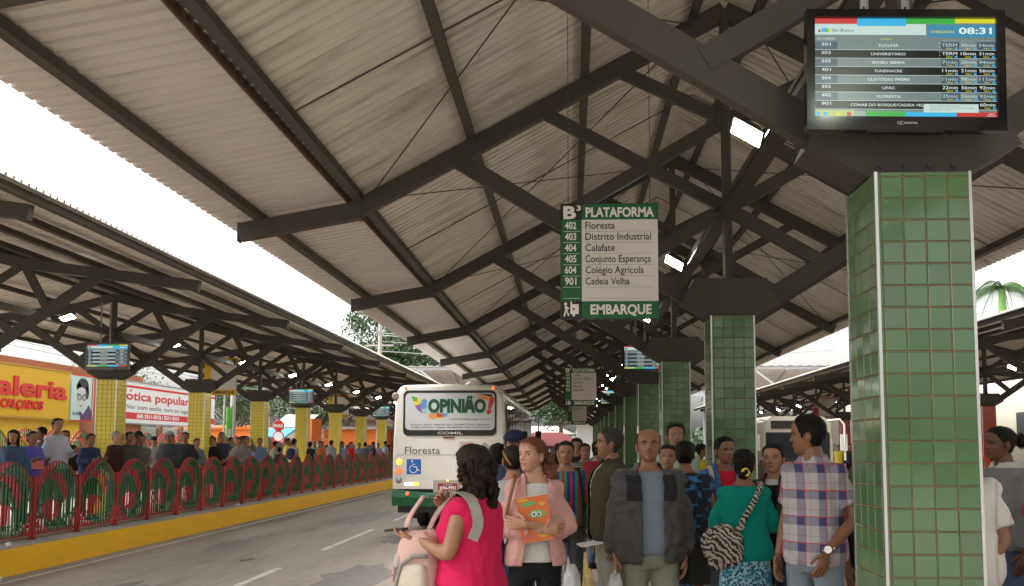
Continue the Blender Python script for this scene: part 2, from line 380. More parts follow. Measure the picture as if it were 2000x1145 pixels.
rfL, trL = canopy(-10.29, False, 0.0, LEFT_Y, cfgL, -1.0, 64.0, 'low ribbed metal roof over the yellow columned platform on the left', cn('yellow platform'), 3.10)
spine(rfL, 4.15, 0, 63, LEFT_Y, ztop=4.8)
RIGHT_Y = [23.4 + 4.8 * k for k in range(-4, 9)]
rfR, trR = canopy(12.87, False, -0.22, RIGHT_Y, cfgL, -1.0, 64.0, 'low ribbed metal roof over the red columned platform on the right', cn('red platform'), 2.86)
spine(rfR, 3.93, 0, 61, RIGHT_Y, ztop=4.6)
for rf, dz_ in ((rfL, 0), (rfR, -.22)):
    q = MB(); q.add([(-.2, -1, 5.12 + dz_), (0, -1, 5.20 + dz_), (.2, -1, 5.12 + dz_), (-.2, 64, 5.12 + dz_), (0, 64, 5.20 + dz_), (.2, 64, 5.12 + dz_)], [(0, 3, 4, 1), (1, 4, 5, 2)]); q.build('ridge_cap', SHEET, rf)
# bright edge flashing of the left/right roofs
for rf, xs in ((rfL, 4.31), (rfR, -4.31)):
    q = MB(); zz = 4.30 + 0.175 + (0 if rf is rfL else -0.22); q.mm((xs - 0.012, -1, zz - 0.02), (xs + 0.012, 64, zz - 0.004)); q.build('edge_angle', STEEL2, rf)

# ================================================================== COLUMNS
TP = 0.1
def bevel_tile(w_, h_, t=0.007, b=0.003):
    mb = MB(); v = []
    for (hw, hh, d) in ((w_ / 2, h_ / 2, 0), (w_ / 2, h_ / 2, t - b), (w_ / 2 - b, h_ / 2 - b, t)):
        v += [(-hw, -d, -hh), (hw, -d, -hh), (hw, -d, hh), (-hw, -d, hh)]
    f = [(8, 9, 10, 11)]
    for r in (0, 4):
        for i in range(4): f.append((r + i, r + (i + 1) % 4, r + 4 + (i + 1) % 4, r + 4 + i))
    mb.add(v, f); return mb
def column(x0, y0, ztop, W, tilem, groutm, label, group, z0=0.0, front=False, left=False, near=1):
    """x0,y0 = left/front corner in plan"""
    cx, cy = x0 + W / 2, y0 + W / 2
    rt = thing('tiled_column', (cx, cy, z0), label, 'column', group); H = ztop - z0; h = W / 2
    c = MB(); c.mm((-h + 0.006, -h + 0.006, 0), (h - 0.006, h - 0.006, H)); c.build('core', groutm, rt)
    for sx in (-1, 1):
        for sy in (-1, 1):
            t = MB(); t.box((sx * (h - 0.004), sy * (h - 0.004), H / 2), (0.014, 0.014, H)); t.build('corner_trim', ALU, rt)
    tw = TP - 0.0055
    full = TM['full', tilem.name] if ('full', tilem.name) in TM else TM.setdefault(('full', tilem.name), bevel_tile(tw, tw).mesh('tile', tilem))
    n = 4; part = W - 0.014 - n * TP
    zs = []; z = H - 0.022
    st = MB()
    def stuff_tile(face, u, zc, w_, h_):
        d = MB(); bt = bevel_tile(w_, h_)
        rot = {0: 0, 1: -math.pi / 2, 2: math.pi, 3: math.pi / 2}[face]
        M = Matrix.Rotation(rot, 4, 'Z') @ Matrix.Translation((u, -(h - 0.007), zc))
        st.add([M @ Vector(p) for p in bt.v], bt.f)
    rows = int((H - 0.022) / TP)
    rr = [(H - 0.011, 0.018)] + [(H - 0.022 - TP * (i + 0.5), tw) for i in range(rows)]
    rest = H - 0.022 - TP * rows
    for face in range(4):
        ind = (face == 0 and front) or (face == 1 and left)
        if not near and face in (2,): pass
        for (zc, hh) in rr:
            # partial strip next to the front-left corner
            if part > 0.012:
                u = (-h + 0.009 + part / 2) if face != 1 else (h - 0.009 - part / 2)
                stuff_tile(face, u, zc, part - 0.004, hh)
            for i in range(n):
                u = (-h + 0.008 + part + TP * (i + 0.5)) if face != 1 else (h - 0.008 - part - TP * (i + 0.5))
                if ind and hh > 0.05:
                    rot = {0: 0, 1: -math.pi / 2}[face]
                    M = Matrix.Rotation(rot, 4, 'Z') @ Vector((u, -(h - 0.007), zc))
                    o = link('tile', full, rt, M); o.rotation_euler = (R(random.uniform(-.7, .7)), 0, rot + R(random.uniform(-.7, .7)))
                else: stuff_tile(face, u, zc, tw, hh)
    st.build('tile_cladding', tilem, rt, kind='stuff')
    return rt
TM = {}
random.seed(5)
GT = mat('green_tile', (0.092, 0.175, 0.076), 0.10, rnd=0.12, var=0.06, scale=20, spec=0.6)
YT = mat('yellow_tile', (0.74, 0.60, 0.07), 0.15, rnd=0.08, var=0.06, scale=20)
RT = mat('red_tile', (0.36, 0.03, 0.015), 0.15, rnd=0.08, var=0.06, scale=20)
GR = mat('grout_brown', (0.27, 0.165, 0.10), 0.85, var=0.35, scale=7, dirt=(.07, .05, .035, .5, .75), dscale=4); GRY = mat('grout_olive', (0.20, 0.16, 0.04), 0.8); GRR = mat('grout_red', (0.2, 0.06, 0.04), 0.8)
for k in range(12):
    column(1.385, 4.04 + 4.8 * k, 2.90 if k else 2.85, 0.43, GT, GR, f'glossy green tiled square column, {ORD[k]} from the camera in its row', 'green tiled columns', front=k < 4, left=k < 1)
for k in range(-1, 9):
    column(-10.515, 19.5 + 4.8 * k, 3.10, 0.455, YT, GRY, f'yellow tiled square column, {ORD[k + 1]} from the camera behind the left railing', 'yellow tiled columns', z0=0.0)
for k in range(-1, 8):
    column(12.65, 23.2 + 4.8 * (k + 1), 2.64 + 0.22, 0.43, RT, GRR, f'red tiled square column, {ORD[k + 1]} from the camera on the far right platform', 'red tiled columns')
# ================================================================== RAILINGS
def disc_color(u, v):
    """which paint a bar has at panel coordinates (0..1, 0..1 of 1.38 m)"""
    def inside(cx, cy, rx, ry): return ((u - cx) / rx) ** 2 + ((v - cy) / ry) ** 2 < 1
    c = 0
    if inside(0.66, 0.52, 0.40, 0.45): c = 1
    if inside(0.46, 0.58, 0.30, 0.27): c = 0
    if inside(0.34, 0.44, 0.28, 0.31): c = 1
    if inside(0.62, 0.22, 0.34, 0.22) and v < 0.42: c = 1
    if inside(0.36, 0.34, 0.24, 0.15): c = 0
    if not inside(0.5, 0.5, 0.52, 0.52): c = 0
    return c
def top_at(u):
    e = 1 - ((u - 0.5) / 0.52) ** 2
    return max(0.80 if (u < 0.06 or u > 0.94) else 0, 0.5 + 0.5 * math.sqrt(max(0, e)))
def panel_meshes(Lp, Hh):
    arcs = MB(); bars = [MB(), MB()]
    nb = 14
    def arc(cx, cy, rx, ry, a0, a1, m, rad=0.013, n=16, clip=True):
        pts = []
        for i in range(n + 1):
            a = R(a0 + (a1 - a0) * i / n); u, v = cx + rx * math.cos(a), cy + ry * math.sin(a)
            pts.append((0, u * Lp, max(0.07, v) * Hh))
        q = MB()
        for a_, b_ in zip(pts[:-1], pts[1:]): q.beam(a_, b_, 0.03, 0.012)
        arcs.add(q.v, q.f, m)
    arc(0.5, 0.5, 0.49, 0.495, -62, 180, 0, n=22); arc(0.62, 0.5, 0.375, 0.46, -75, 150, 1, n=20)
    arc(0.44, 0.58, 0.29, 0.27, 5, 170, 1); arc(0.33, 0.44, 0.27, 0.31, -10, 165, 1); arc(0.36, 0.34, 0.26, 0.15, 20, 170, 1)
    arc(0.52, 0.42, 0.46, 0.22, 200, 350, 1); arc(0.6, 0.24, 0.34, 0.22, 180, 330, 1)
    arcs.beam((0, 0, 0.09), (0, Lp, 0.09), 0.03, 0.03, 0)
    for i in range(nb):
        u = (i + 0.5) / nb; y = u * Lp; t = top_at(u); z = 0.065
        segs = []; c0 = disc_color(u, z); zs = z
        while z < t:
            c = disc_color(u, z)
            if c != c0: segs.append((zs, z, c0)); zs = z; c0 = c
            z += 0.015
        segs.append((zs, t, c0))
        for a, b, c in segs: bars[c].mm((-0.014, y - 0.010, a * Hh + 0.0005), (0.014, y + 0.010, b * Hh - 0.0005))
    return arcs.mesh('scroll_rim', [RED, GREEN]), bars[0].mesh('red_bars', RED), bars[1].mesh('green_bars', GREEN)
def railing(x, z, y0, n, Lp, Hh, label, flip=False):
    rt = thing('railing_fence', (x, y0, z), label, 'railing', 'red and green scroll railings')
    A, B, C = panel_meshes(Lp - 0.07, Hh)
    pm = MB(); pm.mm((-0.035, -0.03, 0), (0.035, 0.03, Hh * 0.80)); pm.mm((-0.055, -0.05, 0), (0.055, 0.05, 0.02))
    pw = [(-0.06, Hh * 0.80), (0.06, Hh * 0.80), (0.03, Hh * 0.70), (-0.03, Hh * 0.70)]
    pm.add([(-0.036, p[0], p[1]) for p in pw] + [(0.036, p[0], p[1]) for p in pw], [(0, 1, 2, 3), (7, 6, 5, 4), (0, 4, 5, 1), (1, 5, 6, 2), (2, 6, 7, 3), (3, 7, 4, 0)])
    P = pm.mesh('post', RED)
    for i in range(n + 1): link('post', P, rt, (0, i * Lp, 0))
    for i in range(n):
        d = link('disc_panel', A, rt, (0, i * Lp + 0.035, 0))
        b = link('red_bars', B, d, kind='stuff'); c = link('green_bars', C, d, kind='stuff')
    return rt
railing(-9.40, 0.0, 9.78, 30, 1.43, 1.36, 'long red and green scroll railing along the yellow kerb on the left')
railing(-15.4, 0.78, 14.0, 26, 1.45, 1.36, 'second scroll railing with discs standing higher behind the waiting crowd on the left')
railing(3.72, 0.0, 4.0, 30, 1.43, 1.36, 'red and green scroll railing behind the green columns on the right')
railing(11.95, 0.0, 20.0, 18, 1.43, 1.30, 'distant scroll railing in front of the red columned platform')
q = MB(); q.mm((-15.9, 5, RZ), (-15.1, 70, 0.78)); q.build('retaining_wall', CONC, label='low concrete wall carrying the upper railing on the left', cat='wall')

OB = lambda k: ORD[k] if k >= 0 else 'added unseen fill-light'
# ================================================================== FLOODLIGHTS
def flood(x, y, z, a, b, label, group, s=1.0, hang=None):
    rt = thing('floodlight', (x, y, z), label, 'floodlight', group)
    a = Vector(a).normalized(); b = Vector(b).normalized(); n = a.cross(b).normalized()
    if n.z > 0: n = -n
    F = lambda u, v, w_: a * u + b * v + n * w_
    hx, hy = 0.128 * s, 0.066 * s
    h = MB(); f0 = [F(sx * hx, sy * hy, 0) for sx, sy in ((-1, -1), (1, -1), (1, 1), (-1, 1))]; f1 = [F(sx * hx * 0.5, sy * hy * 0.45, -0.14 * s) for sx, sy in ((-1, -1), (1, -1), (1, 1), (-1, 1))]
    h.add(f0 + f1, [(4, 5, 6, 7), (0, 4, 5, 1), (1, 5, 6, 2), (2, 6, 7, 3), (3, 7, 4, 0)][0:5]); h.build('housing', mat('lamp_housing', (0.10, 0.09, 0.07), 0.4, 0.5), rt)
    l = MB(); l.add([p * 0.94 + n * 0.002 for p in f0], [(0, 1, 2, 3)]); l.build('lens', LIGHTM, rt)
    r = MB()
    for i in range(4): r.beam(f0[i], f0[(i + 1) % 4], 0.014, 0.014)
    r.build('rim', mat('lamp_housing', (0, 0, 0)), rt)
    if hang is not None:
        k = MB(); k.beam(f1[0], Vector(hang), 0.03, 0.012); k.beam(f1[2], Vector(hang), 0.03, 0.012); k.build('bracket', STEEL, rt)
    return rt
for k in range(-1, 11):
    y = 6.66 + 4.8 * k
    bb_ = (-.1, .7, -.7) if k >= 0 else (-.1, -.7, -.7)  # unseen pair overhead, added and turned forward as fill light for near parts
    flood(1.335, y, 3.975, (.86, 0, -.5), bb_, f'lit floodlight left of the spine beam, {OB(k)} bay of the middle roof', 'floodlights of the middle roof', hang=(0.26, 0.05, 0.08))
    flood(1.80, y, 3.93, (.62, 0.05, .78) if k >= 0 else (.86, 0, .5), (0, 1, .1) if k >= 0 else (.1, -.7, -.7), f'lit floodlight right of the spine beam, {OB(k)} bay of the middle roof', 'floodlights of the middle roof', hang=(-0.2, 0.05, 0.1))
for k in range(0, 9):
    y = 17.3 + 4.8 * k
    flood(-9.96, y, 4.16, (.86, 0.1, .28), (.3, .7, -.5), f'lit floodlight on the {ORD[k]} bay of the left yellow platform roof', 'floodlights of the left roof', s=1.0, hang=(-0.26, 0.05, 0.08))
for k in range(0, 9):
    y = 21.0 + 4.8 * k
    flood(12.55, y, 3.86, (.86, 0, -.35), (.1, .7, -.5), f'lit floodlight on the {ORD[k]} bay of the far right roof', 'floodlights of the right roof', s=1.0, hang=(0.26, 0.05, 0.08))
    flood(13.3, y, 3.86, (.86, 0, .35), (.1, .7, -.5), f'lit floodlight on the outer side, {ORD[k]} bay of the far right roof', 'floodlights of the right roof', s=1.0, hang=(-0.26, 0.05, 0.08))

# ================================================================== ARRIVALS SCREENS
def em(name, c, s=0.42): return mat(name, tuple(x * 0.12 for x in c), 0.28, emit=c, es=s)
SCM = [em('scr_black', (0.0006, 0.001, 0.0014)), em('scr_red', (0.42, 0.03, 0.03)), em('scr_blue', (0.03, 0.35, 0.60)), em('scr_green', (0.04, 0.33, 0.05)), em('scr_yellow', (0.55, 0.50, 0.02)),
       em('scr_pale', (0.42, 0.55, 0.52)), em('scr_grey', (0.13, 0.17, 0.17)), em('scr_slate', (0.05, 0.075, 0.10)), em('scr_white', (0.62, 0.70, 0.68)), em('scr_teal', (0.04, 0.20, 0.32)), em('scr_lightgrey', (0.25, 0.30, 0.29)), em('scr_lime', (0.35, 0.42, 0.12))]
ROWS = [('301', 'TUCUMÃ', 'TERM', '30min', '54min'), ('303', 'UNIVERSITÁRIO', 'TERM', '10min', '31min'), ('205', 'IRINEU SERRA', '7min', '50min', '94min'), ('401', 'FUNDHACRE', '11min', '21min', '56min'),
        ('304', 'CUSTÓDIO FREIRE', '11min', '98min', '111mi'), ('302', 'UFAC', '22min', '56min', '92min'), ('402', 'FLORESTA', '25min', '56min', '92min'), ('901', 'COHAB DO BOSQUE/CADEIA VEL', '', '', '60min')]
def tv(x, y, z, W, H, label, detail, roll=0.0, tilt=0.0, yaw=0.0, rails=1.0, pale=False):
    rt = thing('arrivals_screen', (x, y, z), label, 'screen', 'arrivals screens'); rt.rotation_euler = (tilt, roll, yaw)
    fr = MB(); b = 0.036 * W / 0.87; hw, hh = W / 2, H / 2; bb = b * 1.7
    fr.mm((-hw, -0.02, -hh), (hw, 0.03, -hh + bb)); fr.mm((-hw, -0.02, hh - b), (hw, 0.03, hh)); fr.mm((-hw, -0.02, -hh + bb), (-hw + b, 0.03, hh - b)); fr.mm((hw - b, -0.02, -hh + bb), (hw, 0.03, hh - b))
    fr.mm((-hw + 0.06, 0.03, -hh + 0.05), (hw - 0.06, 0.07, hh - 0.05)); fr.mm((-hw + b, 0.0, -hh + bb), (hw - b, 0.029, hh - b))
    fr.mm((-0.16, -0.018, -hh - 0.008), (0.16, 0.025, -hh))
    fo = fr.build('frame', mat('tv_gloss_black', (0.008, 0.008, 0.009), 0.12, coat=0.3) if not pale else mat('tv_grey', (0.10, 0.11, 0.12), 0.25), rt)
    sw, sh = W - 2 * b, H - b - bb; u0, v1 = -hw + b, hh - b
    F = lambda u, v, w_=0.0: (u0 + u * sw, -0.0025 - w_, v1 - v * sh)
    Ft = lambda u, v, w_=0.0: (u0 + u, -0.0035 - 0.0006 - w_, v1 + v)
    m = MB(); r = lambda a, b_, c, d, mi, w_=0.0: rect(m, a, b_, c, d, mi, F, w_)
    r(0, 0, 1, 1, 6)
    r(0, 0, .24, .055, 1, .0004); r(.24, 0, .51, .075, 2, .0004); r(.51, 0, .78, .055, 3, .0004); r(.78, 0, 1, .045, 4, .0004)
    r(0, .055, .62, .165, 5, .0003); r(.63, .06, 1, .19, 9 if detail > 1 else 2, .0005)
    for i in range(8):
        y0, y1 = .235 + .0855 * i, .235 + .0855 * (i + 1)
        if i % 2: r(0, y0, 1, y1 - .006, 0, .0003)
        else:
            r(0, y0, 1, y1 - .006, 6 if not pale else 10, .0003); r(0, y0, .13, y1 - .006, 7, .0005); r(.70, y0, .80, y1 - .006, 7, .0005); r(.90, y0, 1, y1 - .006, 7, .0005)
        r(0, y1 - .006, 1, y1 - .002, 5, .0004)
    r(0, .925, .22, 1, 11, .0004); r(.22, .935, .50, 1, 3, .0004); r(.50, .94, .78, 1, 2, .0004); r(.78, .94, 1, 1, 1, .0004)
    r(.22, .935, .28, .99, 10, .0005)
    k = sh
    if detail > 1:
        tx = lambda s, u, v, h, mi, al='L', wd=None, bo=0.0: put_text(m, s, u * sw, -v * sh, h * sh, mi, width=wd, align=al, bold=bo, frame=Ft)
        tx('CHEGADAS', .645, .145, .026, 4, 'L', .13 * sw); tx('08:31', .80, .152, .062, 8, 'L', .18 * sw, .02)
        tx('Nº LINHA', .02, .215, .018, 8, 'L', .095 * sw, 0); tx('LINHAS', .37, .218, .018, 4, 'L', .06 * sw, 0)
        for a in (.70, .80, .90): tx('CHEGADA', a, .228, .014, 10, 'L', .085 * sw, 0)
        for i, (n_, d_, a, b_, c) in enumerate(ROWS):
            yb = .235 + .0855 * i + .048; ci = 8 if i % 2 else 5
            tx(n_, .04, yb - .006, .030, 8, 'L', .052 * sw)
            wd = {0: .11, 1: .19, 2: .18, 3: .15, 4: .23, 5: .07, 6: .13, 7: .40}[i]
            tx(d_, .41 if i < 7 else .40, yb + .004, .026, 8, 'C', wd * sw)
            for t_, xx in ((a, .705), (b_, .808), (c, .908)):
                if not t_: continue
                tx(t_, xx, yb, .032, ci, 'L', .083 * sw)
                tx('7850', xx + .022, yb + .026, .014, 4, 'L', .035 * sw, 0); r(xx + .07, yb + .008, xx + .085, yb + .026, 2, .0009)
            if i < 2:
                for j_ in range(4): r(.69, .245 + .0855 * i + j_ * .018, .694, .252 + .0855 * i + j_ * .018, 1 if j_ % 2 else 8, .0008)
        r(.60, .86, .90, .945, 5, .0012)
        tx('Java Update Available', .635, .885, .013, 7, 'L', .17 * sw, 0); tx('A new version of Java is ready to be installed.', .635, .905, .011, 7, 'L', .24 * sw, 0); tx('Click here to continue.', .635, .922, .011, 7, 'L', .12 * sw, 0)
        # little city emblem and script name
        for i, (c_, a, h_) in enumerate(((1, .025, .022), (2, .042, .035), (2, .055, .040), (3, .068, .032), (4, .078, .030))): r(a, .135 - h_, a + .012, .14, c_, .0006)
        put_text(m, 'Rio Branco', .10 * sw, -.135 * sh, .03 * sh, 0, width=.12 * sw, frame=Ft, shear=.35)
        for i, (c_, a) in enumerate(((2, .01), (2, .05), (4, .12), (1, .18))): r(a, .945, a + .022, .985, c_, .0008)
        tx('08:31', .955, .965, .013, 8, 'L', .03 * sw, 0); tx('20/05/2011', .945, .985, .013, 8, 'L', .05 * sw, 0)
    else:
        tx = lambda s, u, v, h, mi, al='L', wd=None, bo=0.02: put_text(m, s, u * sw, -v * sh, h * sh, mi, width=wd, align=al, bold=bo, frame=Ft)
        for i, rw in enumerate(ROWS[:8]):
            yb = .235 + .0855 * i + .05; ci = 8 if i % 2 else (5 if not pale else 0)
            tx(rw[0], .03, yb, .03, 8, 'L', .06 * sw); tx(rw[1][:14], .41, yb, .028, ci, 'C', .18 * sw)
            for xx in (.71, .81, .91): tx('10min', xx, yb, .03, ci, 'L', .075 * sw)
        tx('08:31', .80, .152, .062, 8, 'L', .16 * sw, .02); r(.02, .09, .08, .14, 7, .0006)
    m.build('screen', SCM, rt)
    if detail > 1:
        lg = MB(); Fl = lambda u, v, w_=0.0: (u, -0.0212 - w_, v)
        cz = -hh + bb * .52
        ring = []
        lg.add([Fl(-.025 + .018 * math.cos(t * math.pi / 12) * s_, cz + .0085 * math.sin(t * math.pi / 12) * s_) for t in range(24) for s_ in (1, .86)], [(2 * t, 2 * ((t + 1) % 24), 2 * ((t + 1) % 24) + 1, 2 * t + 1) for t in range(24)])
        put_text(lg, 'H', -.031, cz - .005, .010, 0, bold=.03, frame=Fl); put_text(lg, 'BUSTER', -.004, cz - .004, .008, 0, width=.052, bold=.03, frame=Fl)
        lg.build('maker_badge', mat('badge_grey', (0.4, 0.4, 0.4), 0.3, 0.3), rt)
    rl = MB()
    for sx in (-0.19, 0.02):
        rl.mm((sx * W - 0.014, 0.035, hh - 0.02), (sx * W + 0.014, 0.042, hh + rails)); rl.mm((sx * W - 0.018, 0.028, hh - 0.02), (sx * W - 0.014, 0.042, hh + rails)); rl.mm((sx * W + 0.014, 0.028, hh - 0.02), (sx * W + 0.018, 0.042, hh + rails))
    rl.build('hanging_rail', mat('galvanised', (0.30, 0.30, 0.30), 0.4, 0.6, var=0.2), rt)
    if detail > 1:
        hl = MB()
        for sx in (-0.19, 0.02):
            for i in range(14): hl.box((sx * W, 0.0345, hh + 0.03 + 0.06 * i), (0.009, 0.0006, 0.016))
        hl.build('rail_slots', BLACKP, rt)
    return rt
tv(1.482, 3.90, 3.262, 0.868, 0.55, 'large black framed arrivals screen reading 08:31 above the nearest green column', 2, roll=R(1.1), tilt=R(0), rails=0.8)
tv(1.49, 18.2, 3.41, 0.87, 0.56, 'arrivals screen half hidden behind a gusset plate above the fourth green column', 1, rails=0.8)
tv(1.49, 32.6, 3.41, 0.87, 0.56, 'distant arrivals screen further down the green columns', 1, rails=0.8)
tv(-10.13, 19.2, 3.585, 0.98, 0.59, 'pale arrivals screen above the first fully visible yellow column on the left', 1, rails=0.9, pale=True)
tv(-10.22, 33.6, 3.52, 0.98, 0.62, 'arrivals screen above the fifth yellow column on the left platform', 1, rails=0.9, pale=True)
tv(-10.22, 48.0, 3.52, 0.98, 0.62, 'farthest arrivals screen on the yellow platform beside the bus', 1, rails=0.9, pale=True)

# ================================================================== PLATFORM SIGNS
SG = {'green': mat('sign_green', (0.004, 0.11, 0.036), 0.5), 'yellow': mat('sign_yellow', (0.72, 0.44, 0.015), 0.3), 'red': mat('sign_red', (0.38, 0.02, 0.02), 0.3)}
SIGNB = mat('sign_black', (0.008, 0.008, 0.01), 0.5); SIGNW = mat('sign_white', (0.68, 0.66, 0.61), 0.3); SIGNL = mat('sign_letter', (0.80, 0.78, 0.74), 0.4); LINEG = mat('sign_line', (0.25, 0.25, 0.24), 0.5)
def plat_sign(x, y, z, W, H, colour, letter, sup, rows, label, hang, lite=False, blank=False):
    rt = thing('platform_sign', (x, y, z), label, 'sign', 'hanging platform signs')
    b = MB(); b.mm((-W / 2, -0.012, -H / 2), (W / 2, 0.012, H / 2)); b.build('board', BLACKP, rt)
    mats = [SG[colour], SIGNB, SIGNW, SIGNL, LINEG]
    m = MB(); F = lambda u, v, w_=0.0: (-W / 2 + u, -0.0135 - w_, H / 2 - v)
    Ft = lambda u, v, w_=0.0: (-W / 2 + u, -0.0150 - w_, H / 2 + v)
    r = lambda a, c, d, e, mi, w_=0.0: rect(m, a * W, c * H, d * W, e * H, mi, F, w_)
    tc = 1 if colour == 'yellow' else 3
    r(0.005, .005, .218, .14, 1); r(.218, .005, .995, .14, 0); r(.005, .14, .218, .845, 0); r(.218, .14, .995, .845, 2); r(.005, .845, .218, .993, 1); r(.218, .845, .995, .993, 0)
    t = lambda s, u, v, h, mi, wd=None, al='L', bo=.02: put_text(m, s, u * W, -v * H, h * H, mi, width=None if wd is None else wd * W, align=al, bold=bo, frame=Ft)
    t(letter, .03, .128, .105, 3, .13, bo=.04)
    if sup: t(sup, .165, .06, .045, 3, .045, bo=.03)
    t('PLATAFORMA', .258, .115, .080, tc, .70, bo=.035); t('EMBARQUE', .305, .955, .080, tc, .62, bo=.035)
    for i in range(7):
        yy = .24 + .0965 * i
        if i < 6 or not lite: r(.03, yy, .2, yy + .003, 3 if colour != 'yellow' else 1, .0004); r(.25, yy, .95, yy + .003, 4, .0004)
    for i, (n_, d_) in enumerate(rows):
        yy = .222 + .0965 * i
        t(n_, .045, yy - .003, .060, tc, .118, bo=.025)
        t(d_, .255, yy - .002, .062, 1, min(.67, .0365 * len(d_) + .01), bo=.006)
    # pictogram: passenger stepping onto a bus
    pg = MB(); c = MB()
    m.add([F(.052 * W + .016 * W * math.cos(a * math.pi / 6), .868 * H + .016 * W * math.sin(a * math.pi / 6), .0008) for a in range(12)], [tuple(range(12))], 3)
    poly = lambda p, mi=3: m.add([F(a * W, b_ * H, .0008) for a, b_ in p], [tuple(range(len(p)))], mi)
    poly([(.04, .885), (.07, .885), (.072, .925), (.05, .93)]); poly([(.045, .925), (.06, .925), (.045, .975), (.03, .975)]); poly([(.058, .925), (.073, .93), (.09, .968), (.075, .972)]); poly([(.07, .89), (.09, .905), (.085, .915), (.068, .90)])
    poly([(.10, .87), (.185, .87), (.185, .955), (.10, .955)]); poly([(.10, .848), (.118, .848), (.118, .87), (.10, .87)]); poly([(.12, .955), (.15, .955), (.147, .975), (.123, .975)])
    m.add([F(.135 * W + .012 * W * math.cos(a * math.pi / 6), .912 * H + .012 * W * math.sin(a * math.pi / 6), .0012) for a in range(12)], [tuple(range(12))], 1)
    m.build('print', mats, rt)
    h = MB()
    for sx in (-.42, .42): h.tube([(sx * W, 0, H / 2), (sx * W, 0, H / 2 + hang)], 0.003, 5)
    h.build('hanger', STEEL, rt)
plat_sign(0.292, 6.66, 2.993, 0.735, 0.88, 'green', 'B', '3', [('402', 'Floresta'), ('403', 'Distrito Industrial'), ('404', 'Calafate'), ('405', 'Conjunto Esperança'), ('604', 'Colégio Agrícola'), ('901', 'Cadeia Velha')],
          'green and white hanging sign reading B3 PLATAFORMA with six routes and EMBARQUE', 1.75)
plat_sign(0.23, 21.06, 3.02, 0.745, 0.92, 'green', 'B', '2', [('301', 'Tucumã'), ('304', 'Custódio Freire'), ('401', 'Fundhacre'), ('801', 'Shopping'), ('803', 'Jequitibá')], 'smaller green platform sign listing Tucumã and Custódio Freire, farther down', 1.7)
plat_sign(0.25, 35.46, 2.95, 0.745, 0.92, 'green', 'B', '1', [('103', 'Wanderley'), ('107', 'Universitário'), ('108', 'Sobral')], 'third green platform sign, mostly hidden below the second one', 1.7)
plat_sign(-10.666, 26.9, 3.745, 1.01, 1.145, 'yellow', 'C', '', [('WC', '')], 'yellow and white hanging sign reading EMBARQUE between the yellow columns', 0.75)
plat_sign(-10.797, 41.3, 3.505, 0.98, 1.144, 'yellow', 'C', '', [('WC', '')], 'second yellow and white platform sign, farther down the left platform', 0.8)
plat_sign(12.2, 43.5, 3.5, 1.0, 1.19, 'red', 'A', '', [('101', 'Vila Acre'), ('102', 'Santa Inês'), ('103', 'São Francisco'), ('104', 'Taquari')], 'red and white hanging sign reading A PLATAFORMA on the far right platform', 0.8)

